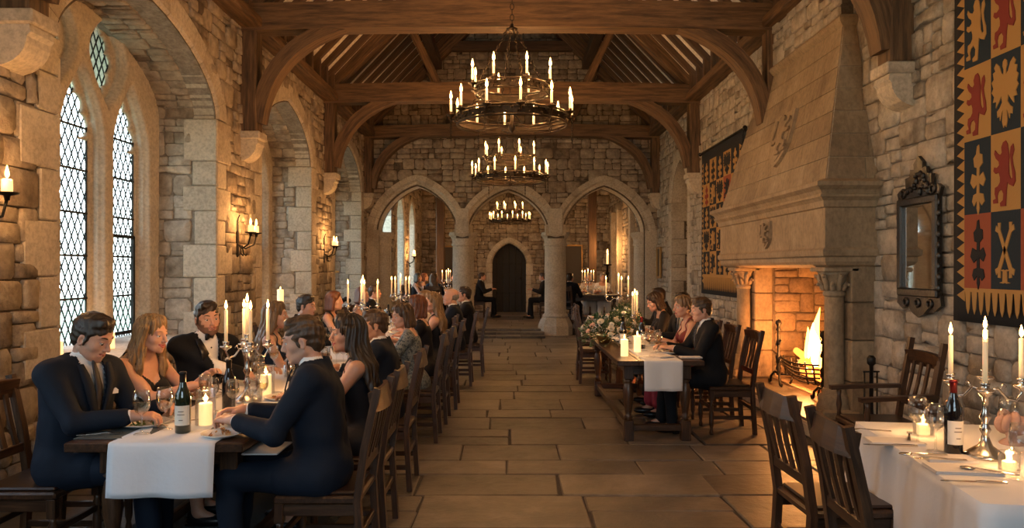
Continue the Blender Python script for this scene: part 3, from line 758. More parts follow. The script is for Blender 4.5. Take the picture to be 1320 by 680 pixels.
# far chamber
UL, UR = -2.95, 3.2; CZ = 4.3
wb = MB(); DOOR = (-.09, .55, 1.75, .65, UZ)
bf = lambda u, v, d: (u, YE - d, v)
backing(wb, UL - .2, UR + .2, lambda u: CZ, [DOOR], bf)
lay(wb, UL, UR, UZ, CZ, bf, bay_free([DOOR], (UL, UR), .16), 41, mat='rubble')
fn = lambda u, v, d: bf(DOOR[0] + u, v, d)
voussoirs(wb, fn, .548, .65, 1.75, .19, .05, 7, back=-.3, chamf=.06)
for sg in (-1, 1): quoins(wb, bf, DOOR[0] + sg * .55, sg, UZ, 1.75, 44 + sg, .05, w=(.19, .21), back=-.3)
struct(wb.build('wall_far'), 'rough stone end wall of the far chamber')
dr = MB()
for k in range(6): dr.box(-.70 + k * .205, -.70 + (k + 1) * .205 - .008, YE + .26, YE + .31, UZ, 2.5, 'door_dark', .006)
d_ = dr.build('door_1'); struct(d_, 'dark plank door under a pointed stone arch')
hb = MB()
for z in (.75, 1.7): hb.box(-.5, .3, YE + .245, YE + .262, z, z + .06, 'iron')
hb.lathe([(.03, 0), (.035, .02), (.01, .03)], (.28, YE + .25, 1.25), 'iron', 10, axis=(0, -1, 0)); hb.build('door_strap', None, d_)
UBAY = [(19.4, .6), (21.6, .6)]
ws = MB(); sf_ = lambda u, v, d: (UL + d, u, v)
UB = [(c, a, 2.9, .6, .9) for c, a in UBAY]
backing(ws, YB, YE, lambda u: CZ, UB, sf_); lay(ws, YB, YE, UZ, CZ, sf_, bay_free(UB, (YB, YE), .2), 51)
for c, a in UBAY:
    for sg in (-1, 1):
        e = c + sg * a; ws.add([(UL, e, .9), (UL - .5, e, .9), (UL - .5, e, 2.92), (UL, e, 2.92)], [(0, 1, 2, 3)], 'plaster')
        quoins(ws, sf_, e, sg, .9, 2.9, int(c) + sg, .03)
    ws.add([(UL, c - a, .9), (UL, c + a, .9), (UL - .5, c + a, .95), (UL - .5, c - a, .95)], [(0, 1, 2, 3)], 'ashlar')
    pts = archpts(a, .6, 8)
    for i in range(len(pts) - 1):
        (u0, v0), (u1, v1) = pts[i], pts[i + 1]; ws.add([(UL, c + u0, 2.9 + v0), (UL - .5, c + u0, 2.9 + v0), (UL - .5, c + u1, 2.9 + v1), (UL, c + u1, 2.9 + v1)], [(0, 1, 2, 3)], 'ashlar')
    voussoirs(ws, (lambda u, v, d, c=c: sf_(c + u, v, d)), a - .002, .6, 2.9, .2, .03, 5, back=-.1)
struct(ws.build('wall_chamber_left'), 'window wall of the far chamber')
for i, (c, a) in enumerate(UBAY):
    rt = sroot('window_%d' % (i + 5), 'small leaded window of the far chamber', (UL - .5, c, 0))
    g = MB(); g.box(-.02, -.015, -a, a, .9, 3.5, 'pane'); g.build('glass_pane', None, rt)
    l = MB()
    for sg in (1, -1):
        for k in range(-22, 12):
            y0_ = -a + k * .12; y1_ = y0_ + 2.6 / 1.9; ya, yb = max(-a, y0_), min(a, y1_)
            if ya < yb: l.bar((-.01, sg * ya, .9 + (ya - y0_) * 1.9), (-.01, sg * yb, .9 + (yb - y0_) * 1.9), .01, .01)
    l.build('lead_lattice', 'iron', rt)
    l = MB(); l.box(-.04, .06, -.06, .06, .9, 3.5, 'ashlar', .02); l.box(-.04, .04, -a, -a + .07, .9, 3.5, 'ashlar'); l.box(-.04, .04, a - .07, a, .9, 3.5, 'ashlar'); l.build('mullion', None, rt)
wq = MB(); qf = lambda u, v, d: (UR - d, u, v)
wq.add([qf(YB, 0, 0), qf(YE, 0, 0), qf(YE, CZ, 0), qf(YB, CZ, 0)], [(0, 3, 2, 1)], 'mortar'); lay(wq, YB, YE, UZ, CZ, qf, lambda a, b: [(YB, YE)], 52)
for y in (19.2, 21.4, 22.7): wq.box(UR - .16, UR, y - .13, y + .13, UZ, 3.3, 'ashlar', .02)
struct(wq.build('wall_chamber_right'), 'side wall of the far chamber')
cc = MB(); cc.box(UL - .3, UR + .3, YB, YE + .35, CZ, CZ + .1, 'oak_old')
for k in range(9): cc.box(UL, UR, YB + .35 + k * .68, YB + .5 + k * .68, CZ - .18, CZ, 'oak_old', .01)
cc.box(-.2, .05, YB, YE, CZ - .42, CZ - .16, 'oak_old', .02)
struct(cc.build('ceiling_upper'), 'dark joisted ceiling of the far chamber')
cl = MB()
for x in (-2.1, 2.35): cl.box(x - .12, x + .12, 21.5, 21.75, UZ, CZ - .1, 'oak_old', .02)
struct(cl.build('trim_1'), 'timber posts in the far chamber')
# closing walls (behind the camera, outside faces)
eb = MB(); eb.box(-4, 4, YE + .32, YE + .4, -.3, 5, 'mortar'); struct(eb.build('wall_outer'))
eb = MB(); BW = (-1.65, 1.65, 1.7, 4.5)        # unseen end window, added to bring cool daylight onto the near tables
eb.box(-HW - .9, BW[0], Y0 - .4, Y0, -.3, 9, 'mortar_pale'); eb.box(BW[1], HW + .3, Y0 - .4, Y0, -.3, 9, 'mortar_pale'); eb.box(BW[0], BW[1], Y0 - .4, Y0, -.3, BW[2], 'mortar_pale'); eb.box(BW[0], BW[1], Y0 - .4, Y0, BW[3], 9, 'mortar_pale')
struct(eb.build('wall_back'))
er = sroot('window_7', 'unseen mullioned end window added behind the camera for daylight'); eb = MB()
for k in range(3): x = BW[0] + (k + .5) * 1.1 + .0; eb.box(x + .49, x + .61, Y0 - .3, Y0 - .14, BW[2], BW[3], 'ashlar', .02) if k < 2 else None
eb.box(BW[0], BW[1], Y0 - .28, Y0 - .16, 3.2, 3.32, 'ashlar', .02); eb.build('mullion', None, er)
eb = MB(); eb.box(BW[0], BW[1], Y0 - .235, Y0 - .23, BW[2], BW[3], 'pane'); eb.build('glass_pane', None, er)
pl = bpy.data.lights.new('window_portal', 'AREA'); pl.shape = 'RECTANGLE'; pl.size = 3.3; pl.size_y = 2.8; pl.cycles.is_portal = True
po = bpy.data.objects.new('window_portal', pl); COL.objects.link(po); po.location = (0, Y0 - .36, 3.1); po.rotation_euler = (R(90), 0, 0)

# ------------------------------------------------------------------ roof
rf2 = MB()
for sg in (-1, 1):
    rf2.add([(sg * (HW + 1.3), Y0, EAVE - 1.3 * slope + .21), (sg * (HW + 1.3), YB + .1, EAVE - 1.3 * slope + .21), (0, YB + .1, RIDGE + .21), (0, Y0, RIDGE + .21)], [(0, 1, 2, 3) if sg > 0 else (3, 2, 1, 0)], 'plaster')
struct(rf2.build('ceiling'), 'white plaster between the rafters')
rt = sroot('trim_2', 'close-set oak rafters with short ashlar posts')
for sg in (-1, 1):
    r_ = MB(); a_ = MB(); k = 0; y = 4.2
    while y < YA:
        r_.bar((sg * (HW + .05), y, EAVE + .155), (0, y, RIDGE + .155), .12, .16, 'oak_old', .01)
        zr = EAVE + .10 + (HW + .05 - 3.2) * slope + .06
        a_.bar((sg * 3.22, y, EAVE + .06), (sg * 3.22, y, zr), .11, .10, 'oak_old', .008, up=(0, 1, 0)); y += .47
    r_.build('rafter', None, rt); a_.build('ashlar_post', None, rt)
    p = MB(); p.box(*sorted((sg * 3.16, sg * HW)), 3.5, YA, EAVE - .04, EAVE + .09, 'oak_beam', .015); p.build('wall_plate', None, rt)
    p = MB(); p.bar((sg * 1.75, 3.5, EAVE + (HW - 1.75) * slope - .08), (sg * 1.75, YA, EAVE + (HW - 1.75) * slope - .08), .2, .22, 'oak_old', .015); p.build('purlin', None, rt)
p = MB(); p.box(-.1, .1, 3.5, YA, RIDGE - .2, RIDGE + .05, 'oak_old', .02); p.build('ridge_beam', None, rt)
def corbel(parent, x, y, sg, z=3.33):
    m = MB(); X = lambda d: sg * (HW + .02 - d)
    m.box(*sorted((X(0), X(.28))), y - .155, y + .155, z - .10, z, 'ashlar', .012)
    pr = [(0, z - .10), (.245, z - .10), (.255, z - .15), (.23, z - .18)] + [(.23 * math.cos(t), z - .18 - .20 * math.sin(t)) for t in [PI / 2 * i / 7 for i in range(1, 7)]] + [(0, z - .40)]
    m.prism(pr, lambda u, v, t: (X(u), t, v), y - .13, y + .13, 'ashlar'); m.build('corbel', None, parent)
def side(parent, y, sg, z0=3.33):
    corbel(parent, 0, y, sg, z0)
    m = MB(); m.box(*sorted((sg * (HW - .21), sg * HW)), y - .12, y + .12, z0, 4.62, 'oak_beam', .015); m.build('wall_post', None, parent)
    pts = []; P0, C, P1 = Vector((sg * (HW - .2), y, z0 + .12)), Vector((sg * (HW - .32), y, 4.45)), Vector((sg * 2.05, y, 4.74))
    for i in range(13): t = i / 12; pts.append(P0 * (1 - t) ** 2 + C * 2 * t * (1 - t) + P1 * t * t)
    m = MB(); m.path(pts, .17, [.20 + .06 * math.sin(PI * i / 12) for i in range(13)], 'oak_beam', up=(0, 1, 0)); m.build('arch_brace', None, parent)
def truss(n, y, lab, depth=.34):
    t = sroot('trim_%d' % n, lab)
    m = MB()
    for k in range(8):
        x0 = -HW + k * 2 * HW / 8; x1 = x0 + 2 * HW / 8; c = lambda x: .05 * (1 - (x / HW) ** 2)
        if k == 0: us = []
        us.append((x0, c(x0)))
    us.append((HW, 0)); m.path([(x, y, 4.6 + depth / 2 + q) for x, q in us], .28, depth, 'oak_beam', up=(0, 0, 1)); m.build('tie_beam', None, t)
    for sg in (-1, 1):
        side(t, y, sg)
        m = MB(); m.bar((sg * (HW - .05), y, 4.9), (sg * .02, y, RIDGE - .12), .2, .26, 'oak_beam', .015); m.build('principal_rafter', None, t)
        m = MB(); m.bar((sg * 1.32, y, 4.9), (sg * 2.05, y, 4.9 + (HW - 2.05) * slope + .02), .14, .2, 'oak_beam', .012, up=(0, 1, 0)); m.build('strut', None, t)
    m = MB(); m.bar((-1.4, y, 6.75), (1.4, y, 6.75), .18, .22, 'oak_old', .012); m.build('collar_beam', None, t)
    return t
truss(3, 9.45, 'great oak tie-beam truss nearest the camera'); truss(4, 13.55, 'second oak tie-beam truss over the middle of the hall'); truss(5, 17.16, 'oak truss against the gable above the arches', .28)
t = sroot('trim_6', 'oak wall post and brace on a corbel beside the first window'); side(t, 5.05, -1)
t = sroot('trim_7', 'oak wall post and brace on a corbel above the mirror'); side(t, 6.42, 1, 3.36)
# ------------------------------------------------------------------ FIREPLACE
fp = thing('fireplace', 'great stone fireplace with a tapering carved hood and lit fire', 'fireplace', (HW, 8.6, 0))
FXF, FY0, FY1 = -.51, -1.68, 1.80       # local to the thing
def sweep3(mb, prof, xf, y0, y1, mat, xw=-.005, smooth=False):
    vs = []
    for o, z in prof: vs += [(xw, y0 - o, z), (xf - o, y0 - o, z), (xf - o, y1 + o, z), (xw, y1 + o, z)]
    fs = []
    for i in range(len(prof) - 1):
        for k in range(3): a = 4 * i + k; fs.append((a, a + 1, a + 5, a + 4))
    fs += [(3, 2, 1, 0), tuple(4 * (len(prof) - 1) + k for k in range(4))]
    mb.add(vs, fs, mat, smooth)
m = MB(); sweep3(m, [(-.08, 1.60), (-.02, 1.63), (.0, 1.66), (.0, 1.70), (.025, 1.715), (.03, 1.74), (.03, 1.77), (.005, 1.79), (0, 1.80)], FXF, FY0, FY1, 'hood_stone'); m.build('lintel_moulding', None, fp)
m = MB(); sweep3(m, [(0, 1.795), (0, 2.17)], FXF, FY0, FY1, 'hood_stone'); m.build('mantel_frieze', None, fp)
m = MB(); sweep3(m, [(0, 2.165), (.02, 2.175), (.025, 2.20), (.03, 2.23), (.06, 2.26), (.07, 2.265), (.07, 2.285), (.055, 2.295), (.075, 2.33), (.115, 2.36), (.12, 2.365), (.12, 2.40), (.09, 2.415), (.0, 2.44)], FXF, FY0, FY1, 'hood_stone'); m.build('mantel_shelf', None, fp)
# hood: courses of dressed blocks on three sloping faces
B = [(FXF + .02, FY0 + .02), (FXF + .02, FY1 - .02)]; T = [(-.12, -1.2), (-.12, 1.15)]; ZB, ZT = 2.42, 4.05
m = MB(); m.add([(0, B[0][1], ZB), (*B[0], ZB), (*B[1], ZB), (0, B[1][1], ZB), (0, T[0][1], ZT), (*T[0], ZT), (*T[1], ZT), (0, T[1][1], ZT)], [(0, 1, 5, 4), (1, 2, 6, 5), (2, 3, 7, 6), (4, 5, 6, 7)], 'ashlar')
rnd = random.Random(3)
def faceblocks(bl, br, tr, tl, nrm, rows, wl):
    bl, br, tr, tl = map(Vector, (bl, br, tr, tl)); nrm = vunit(nrm)
    F = lambda u, v: (bl * (1 - u) + br * u) * (1 - v) + (tl * (1 - u) + tr * u) * v
    for r in range(rows):
        v0, v1 = r / rows, (r + 1) / rows; W = (F(1, v0) - F(0, v0)).length; u = 0
        while u < .999:
            du = rnd.uniform(*wl) / W; u1 = u + du
            if 1 - u1 < .12: u1 = 1
            gu, gv = .0018 / W * 1.0, .0016; q = [F(u + gu, v0 + gv), F(u1 - gu, v0 + gv), F(u1 - gu, v1 - gv), F(u + gu, v1 - gv)]
            m.hexa(q + [p + nrm * .010 for p in q], 'hood_stone', .0025); u = u1
NF = Vector((-(ZT - ZB), 0, T[0][0] - B[0][0] )); NF = Vector((-1, 0, .21))
faceblocks((B[1][0], B[1][1], ZB), (B[0][0], B[0][1], ZB), (T[0][0], T[0][1], ZT), (T[1][0], T[1][1], ZT), NF, 7, (.5, 1.0))
faceblocks((B[0][0], B[0][1], ZB), (0, B[0][1], ZB), (0, T[0][1], ZT), (T[0][0], T[0][1], ZT), (0, -1, .26), 7, (.2, .4))
faceblocks((0, B[1][1], ZB), (B[1][0], B[1][1], ZB), (T[1][0], T[1][1], ZT), (0, T[1][1], ZT), (0, 1, .36), 7, (.2, .4))
m.build('hood', None, fp)
m = MB(); sweep3(m, [(0.0, 4.01), (.03, 4.03), (.06, 4.06), (.075, 4.09), (.06, 4.12), (.02, 4.14), (.0, 4.15)], T[0][0], T[0][1], T[1][1], 'hood_stone'); m.build('hood_cornice', None, fp)
m = MB(); m.box(-.12, 0, -1.15, 1.1, 4.13, 6.0, 'mortar'); lay(m, -1.15, 1.1, 4.14, 6.0, lambda u, v, d: (-.12 - d, u, v), lambda a, b: [(-1.15, 1.1)], 88, (.18, .26), (.2, .5), 'rubble_pale')
m.build('chimney_breast', None, fp)
# carved shields
SH = [(-.5, .5), (-.5, 0), (-.46, -.25), (-.34, -.45), (-.18, -.6), (0, -.7), (.18, -.6), (.34, -.45), (.46, -.25), (.5, 0), (.5, .5)]
LION = [(.10, .98), (.22, .96), (.30, .88), (.27, .80), (.35, .76), (.50, .80), (.60, .86), (.64, .80), (.56, .72), (.42, .66), (.40, .60), (.52, .56), (.64, .58), (.68, .52), (.58, .47), (.42, .48), (.36, .40), (.36, .32),
        (.46, .26), (.60, .24), (.62, .14), (.56, .06), (.70, .04), (.68, -.02), (.48, -.02), (.50, .10), (.44, .17), (.30, .20), (.20, .12), (.22, .02), (.36, -.02), (.34, -.08), (.10, -.08), (.08, .04), (.06, .18), (.02, .30),
        (-.06, .26), (-.24, .22), (-.34, .30), (-.32, .44), (-.24, .56), (-.20, .68), (-.28, .80), (-.24, .90), (-.14, .86), (-.10, .74), (-.14, .60), (-.20, .46), (-.22, .36), (-.14, .34), (-.06, .42), (-.04, .56), (-.06, .70), (-.02, .82), (.02, .92)]
def shield(nm, fn, w, h, parent, mat='hood_stone', lab=None):
    m = MB(); out = [(u * w, v * h) for u, v in SH]
    m.prism(out, fn, -.01, .034, mat); c = [(u * .86, v * .86 + .02 * h) for u, v in out]; m.prism(c, fn, .034, .042, mat)
    m.prism([(u * w * .8 - .06 * w, (v - .45) * h * .85) for u, v in LION], fn, .04, .066, mat)
    o = m.build(nm, None, parent)
    if lab: o['label'] = lab
cN = vunit((-1, 0, .21)); cU = vunit((.21, 0, 1)); cc_ = Vector((FXF + .02 + .205 * .62 - .012, .12, 3.0))
tt = (3.02 - ZB) / (ZT - ZB); tt = (3.10 - ZB) / (ZT - ZB); cc_ = Vector((B[0][0] + (T[0][0] - B[0][0]) * tt - .016, -.18, 3.10)); sl_ = (T[0][0] - B[0][0]) / (ZT - ZB); cN = vunit((-1, 0, sl_)); cU = vunit((sl_, 0, 1))
shield('carved_shield', lambda u, v, t: tuple(cc_ + Vector((0, -u, 0)) + cU * v + cN * t), .62, .52, fp, 'hood_stone', 'large carved heraldic shield on the hood')
shield('carved_shield', lambda u, v, t: (FXF - t, -.12 - u, 2.0 + v), .32, .26, fp, 'hood_stone', 'small carved heraldic shield on the frieze')
# jambs, columns, hearth
for y0_, y1_, lab in ((-1.63, -1.2, 'near'), (1.15, 1.75, 'far')):
    m = MB(); z = .15
    for h in (.36, .40, .36, .38):
        z1 = min(z + h, 1.62); m.box(-.24, .0, y0_, y1_, z + .003, z1 - .003, 'hood_stone', .012); z = z1
    m.build('jamb', None, fp)
for yc in (-1.46, 1.32):
    xc = -.33; r = .092
    m = MB(); m.lathe([(r * 1.02, .42), (r, .46), (r * .97, 1.0), (r * .95, 1.34)], (xc, yc, 0), n=24); m.build('column_shaft', 'hood_stone', fp)
    m = MB(); m.lathe([(r * 1.75, .15), (r * 1.75, .27), (r * 1.55, .30), (r * 1.62, .33), (r * 1.55, .37), (r * 1.2, .39), (r * 1.25, .41), (r * 1.05, .44)], (xc, yc, 0), n=24); m.box(xc - .18, xc + .18, yc - .18, yc + .18, .15, .25, None, .02); m.build('column_base', 'hood_stone', fp)
    m = MB(); m.lathe([(r * .95, 1.32), (r * 1.12, 1.335), (r * 1.12, 1.36), (r * .98, 1.375), (r * 1.1, 1.45), (r * 1.35, 1.53), (r * 1.7, 1.56)], (xc, yc, 0), n=24)
    m.box(xc - .17, xc + .17, yc - .17, yc + .17, 1.56, 1.605, None, .012)
    for k in range(12):          # curled leaves
        t = 2 * PI * k / 12; row = k % 2; rr = r * (1.05 + .1 * row); hh = (1.46, 1.54)[row]; pts = []
        for q in range(7):
            s = q / 6; rad = rr + .075 * s ** 2 - (.0 if s < .8 else .02); pts.append((xc + rad * math.cos(t), yc + rad * math.sin(t), 1.38 + (hh - 1.38) * min(1, s * 1.15) - (.03 if q == 6 else 0)))
        m.tube(pts, [.020, .026, .028, .026, .022, .02, .012], None, 6)
        m.ell((xc + (rr + .06) * math.cos(t), yc + (rr + .06) * math.sin(t), hh - .02), .018, None, 6, 4)
    m.build('capital', 'hood_stone', fp)
m = MB(); m.box(-.62, .02, -1.95, 1.95, 0, .15, 'flagstone', .015); m.box(-.66, -.58, -1.99, 1.99, 0, .13, 'ashlar', .02); m.build('hearth', None, fp)

# fire basket, logs and flames
bk_ = thing('fire_basket', 'curved iron basket of burning logs in the fireplace', 'fire basket', (3.70, 8.78, .15))
m = MB()
for k in range(5):
    z = .12 + .055 * k; s = 1 + .1 * k; m.tube([(-.24 * s, .50 * s, z + .04), (-.27 * s, .2 * s, z), (-.28 * s, 0, z - .01), (-.27 * s, -.2 * s, z), (-.24 * s, -.50 * s, z + .04)], .011, 'iron', 6)
for y in (-.45, -.22, 0, .22, .45): m.tube([(.2, y, .10), (-.2, y, .10), (-.27, y, .14), (-.30, y, .36)], .011, 'iron', 6)
for x in (-.2, .2):
    for y in (-.4, .4): m.tube([(x, y, .1), (x * 1.15, y * 1.05, 0)], .014, 'iron', 6)
m.build('basket_frame', None, bk_)
rnd = random.Random(4)
for k in range(8):
    a = rnd.uniform(-.5, .5); x = rnd.uniform(-.15, .15); z = .17 + .05 * (k % 4); L_ = rnd.uniform(.28, .42); y = rnd.uniform(-.14, .14)
    m = MB(); m.tube([(x - .05 * a, y - L_, z - .02), (x, y, z + .02), (x + .3 * a * L_, y + L_, z + .02 + .08 * (k % 2))], [.045, .05, .04], 'log_bark' if k % 3 else 'ember', 9); m.build('log', None, bk_)
def tongue(m, x, y, z, h, r, mat, lean=0):
    n = 10; pts = []; rr = []
    for i in range(n):
        s = i / (n - 1); pts.append((x + .04 * math.sin(3.1 * s + x * 40) * s + lean * s, y + .05 * math.sin(4 * s + y * 17) * s, z + h * s)); rr.append(max(.002, r * (math.sin(PI * min(1, (s * .8 + .2))) ** .8) * (1 - .5 * s)))
    m.tube(pts, rr, mat, 8)
m = MB()
for k in range(20):
    y = rnd.uniform(-.34, .34); q = 1 - abs(y + .02) / .45; tongue(m, rnd.uniform(-.12, .12), y, .22, (.14 + .46 * q * rnd.uniform(.6, 1)), .05 + .02 * q, 'fire', 0)
for k in range(10):
    y = rnd.uniform(-.22, .2); q = 1 - abs(y + .02) / .45; tongue(m, rnd.uniform(-.1, .02) - .03, y, .22, (.10 + .30 * q), .045, 'fire_core', 0)
tongue(m, -.06, .04, .26, .72, .08, 'fire'); tongue(m, -.10, -.06, .26, .54, .07, 'fire_core'); tongue(m, -.12, -.16, .24, .5, .08, 'fire_core'); tongue(m, -.1, .12, .24, .5, .08, 'fire'); tongue(m, -.1, -.26, .22, .42, .07, 'fire')
m.build('flames', None, bk_)
light('fire_light', (3.56, 8.75, .66), FIRE, (1, .36, .09), .14)
def andiron(loc, lab, h):
    t = thing('andiron', lab, 'andiron', loc)
    m = MB(); m.lathe([(.028, .12), (.02, .16), (.035, .2), (.02, .24), (.03, .3), (.038, .34), (.02, .38), (.017, .48), (.03, .52), (.018, .56), (.016, h - .12), (.035, h - .1), (.02, h - .07), (.022, h - .05), (.040, h - .02), (.028, h + .015), (.004, h + .03)], mat='iron', n=12); m.build('post', None, t)
    m = MB()
    for s in (-1, 1): m.tube([(0, 0, .14), (-.02, .08 * s, .15), (-.04, .15 * s, .09), (-.04, .17 * s, .02), (-.04, .21 * s, .012), (-.04, .22 * s, .04)], .015, 'iron', 7)
    m.tube([(0, 0, .13), (.2, 0, .12), (.36, 0, .10), (.37, 0, .0)], .014, 'iron', 7); m.build('foot', None, t)
    m = MB()
    for z in (.3, .52): m.tube([(0.02 * math.cos(q), .055 * math.sin(q), z + .035 * math.cos(q)) for q in [2 * PI * i / 12 for i in range(12)]], .009, 'iron', 6, closed=True)
    m.build('scroll', None, t); return t
andiron((3.32, 9.18, .15), 'tall black iron andiron against the glowing far jamb', .78)
andiron((3.36, 7.95, .15), 'tall black iron andiron standing in front of the flames', .74)
# fire tool stand by the column
t = thing('fire_tool_stand', 'black iron stand with upright poker between hearth column and armchair', 'fire tool stand', (3.12, 6.40, 0))
m = MB(); m.lathe([(.10, 0), (.10, .02), (.03, .05), (.018, .1), (.016, .75), (.035, .77), (.035, .82), (.02, .84)], mat='iron', n=12); m.build('post', None, t)
m = MB(); m.tube([(.05, 0, .7), (.05, 0, .1)], .008, 'iron', 6); m.tube([(-.05, .02, .7), (-.05, .02, .12)], .008, 'iron', 6); m.box(-.075, -.03, .0, .04, .05, .15, 'iron'); m.tube([(-.07, 0, .7), (.07, 0, .7)], .008, 'iron', 6); m.build('poker', None, t)

# ------------------------------------------------------------------ lights with candles
def flame(m, x, y, z, s=1.0):
    pr = [(.001, 0), (.0055, .006), (.0075, .014), (.0065, .024), (.0035, .036), (.0008, .047)]
    m.lathe([(r * s, h * s) for r, h in pr], (x, y, z), 'flame', 8, caps=False)
    m.lathe([(r * s * .55, (h * .6) * s) for r, h in pr], (x, y, z + .002), 'flame_core', 6, caps=False)
def candle(parent, x, y, z, h, r=.011, glow=False, s=1.0, name='candle'):
    m = MB(); m.lathe([(r * .3, 0), (r, .0), (r * 1.0, h * .5), (r * .95, h - .004), (r * .7, h), (.0012, h - .002), (.0012, h + .010)], (x, y, z), 'wax_glow' if glow else 'wax', 12); c = m.build(name, None, parent)
    m = MB(); flame(m, x, y, z + h + .006, s * 1.15); m.build('flame', None, c); return c
def chandelier(loc, label, s=1.0, watts=CANDLE, top=None, n1=12, n2=8, real=True):
    t = thing('chandelier', label, 'chandelier', loc, 0, None)
    r1, r2, z2 = .55 * s, .36 * s, .30 * s
    def ring(z, r, h, nm):
        m = MB(); m.path([(r * math.cos(q), r * math.sin(q), z) for q in [2 * PI * i / 40 for i in range(40)]], .012, h * .62, 'iron_warm', closed=True)
        for dz in (-h / 2, h / 2): m.tube([(r * 1.015 * math.cos(q), r * 1.015 * math.sin(q), z + dz) for q in [2 * PI * i / 40 for i in range(40)]], .011 * s, 'iron_warm', 6, closed=True)
        for i in range(60): q = 2 * PI * i / 60; m.ell((r * 1.02 * math.cos(q), r * 1.02 * math.sin(q), z + (h * .2 if i % 2 else -h * .2)), .013 * s, 'iron_warm', 6, 4)
        m.build(nm, None, t)
    ring(0, r1, .10 * s, 'lower_ring'); ring(z2, r2, .09 * s, 'upper_ring')
    m = MB()
    for i in range(8):
        q = 2 * PI * i / 8; m.tube([(r1 * math.cos(q), r1 * math.sin(q), -.03 * s), (.4 * r1 * math.cos(q + .5), .4 * r1 * math.sin(q + .5), -.07 * s), (0, 0, -.05 * s)], .006 * s, 'iron_warm', 5)
    m.lathe([(.0, -.13 * s), (.03 * s, -.1 * s), (.04 * s, -.06 * s), (.015 * s, -.02 * s), (.015 * s, .1 * s)], mat='iron_warm', n=12); m.build('spider', None, t)
    m = MB(); ap = .92 * s
    def chain(a, b, link=.045 * s):
        m = MB()
        a = Vector(a); b = Vector(b); L_ = (b - a).length; n = max(2, int(L_ / (link * .8))); d = (b - a) / n; u, v, dd = frame_z(d)
        for i in range(n):
            c = a + d * (i + .5); w_ = u if i % 2 else v
            m.tube([c + dd * (link * .5) * math.cos(q) + w_ * (link * .28) * math.sin(q) for q in [2 * PI * k / 8 for k in range(8)]], .0042 * s, 'iron_warm', 4, closed=True)
        m.build('chain', None, t)
    for i in range(4): q = 2 * PI * i / 4 + .3; chain((r2 * math.cos(q), r2 * math.sin(q), z2 + .04 * s), (.05 * s * math.cos(q), .05 * s * math.sin(q), ap))
    for i in range(6): q = 2 * PI * i / 6 + .8; chain((r1 * math.cos(q), r1 * math.sin(q), .04 * s), (r2 * math.cos(q), r2 * math.sin(q), z2 - .04 * s))
    for i in range(6):
        q = 2 * PI * i / 6 + .1; x, y = (r1 + .07 * s) * math.cos(q), (r1 + .07 * s) * math.sin(q); chain((x, y, -.22 * s), (x, y, .03 * s), .03 * s)
    m.lathe([(.01, ap - .02), (.055 * s, ap - .01), (.06 * s, ap + .01), (.02 * s, ap + .03), (.015 * s, ap + .06)], mat='iron_warm', n=12)
    tp = (top or loc[2] + ap + 1.5) - loc[2]
    m.build('crown', None, t); chain((0, 0, ap + .04), (0, 0, tp), .07)
    for (n, rr, z, ph) in ((n1, r1 + .07 * s, .035 * s, .13), (n2, r2 + .06 * s, z2 + .04 * s, .35)):
        for i in range(n):
            q = 2 * PI * i / n + ph; x, y = rr * math.cos(q), rr * math.sin(q)
            m = MB(); m.lathe([(.008 * s, z - .05 * s), (.012 * s, z - .02 * s), (.045 * s, z), (.048 * s, z + .008 * s), (.015 * s, z + .008 * s), (.018 * s, z + .035 * s), (.013 * s, z + .035 * s)], (x, y, 0), 'iron_warm', 12)
            m.tube([((rr - .07 * s) * math.cos(q), (rr - .07 * s) * math.sin(q), z - .03 * s), (x, y, z - .05 * s)], .008 * s, 'iron_warm', 6); m.build('drip_pan', None, t)
            candle(t, x, y, z + .02 * s, .135 * s, .0115 * s, True, 1.6 * s)
            if real: light('candle_light', (loc[0] + x, loc[1] + y, loc[2] + z + .19 * s), watts, WARM, .02)
    return t
chandelier((0, 7.5, 3.10), 'largest two-tier iron candle chandelier hanging nearest over the aisle', 1.0, top=8.1)
chandelier((-.03, 12.0, 3.05), 'middle two-tier iron candle chandelier in front of the arches', 1.0, top=8.1)
chandelier((-.06, 21.4, 2.95), 'small distant candle chandelier seen through the central arch', .95, watts=CANDLE * .5, top=3.95)
chandelier((0, 2.6, 3.15), 'unseen candle chandelier added above the nearest tables for warm light', 1.0, watts=CANDLE * .75, top=8.1)  # out of view, an extra chandelier added to warm the foreground
def sconce(loc, sg, label, one=False):
    t = thing('wall_sconce', label, 'wall sconce', loc)
    m = MB(); m.path([(0, 0, -.24), (0, 0, .12)], .05, .018, 'iron', up=(1, 0, 0)); m.ell((0, 0, .14), (.012, .03, .04), 'iron'); m.ell((0, 0, -.25), (.012, .035, .04), 'iron')
    m.tube([(0, 0, .12), (.01 * sg, 0, .2), (.03 * sg, 0, .24)], .008, 'iron', 6); m.build('back_plate', None, t)
    for i, (y, x) in enumerate(((-.10, .20), (.10, .20))):
        m = MB(); m.tube([(0, 0, -.12), (.08 * sg, y * .5, -.18), (.17 * sg, y, -.13), (x * sg, y, -.02)], .010, 'iron', 7); m.tube([(.05 * sg, y * .3, -.14), (.06 * sg, y * .4, -.24), (.09 * sg, y * .5, -.27), (.10 * sg, y * .5, -.24)], .008, 'iron', 6)
        m.lathe([(.015, -.03), (.02, 0), (.065, .012), (.07, .022), (.02, .022)], (x * sg, y, 0), 'iron', 14); m.build('arm', None, t)
        candle(t, x * sg, y, .022, .085, .032, True, 1.5)
        light('candle_light', (loc[0] + x * sg, loc[1] + y, loc[2] + .16), SCONCE, WARM, .02)
    return t
sconce((-HW + .03, 4.60, 2.06), 1, 'iron candle sconce on the wall above the man in navy, nearest the camera')
sconce((-HW + .03, 9.18, 2.02), 1, 'iron two-candle sconce between the first and second window recesses')
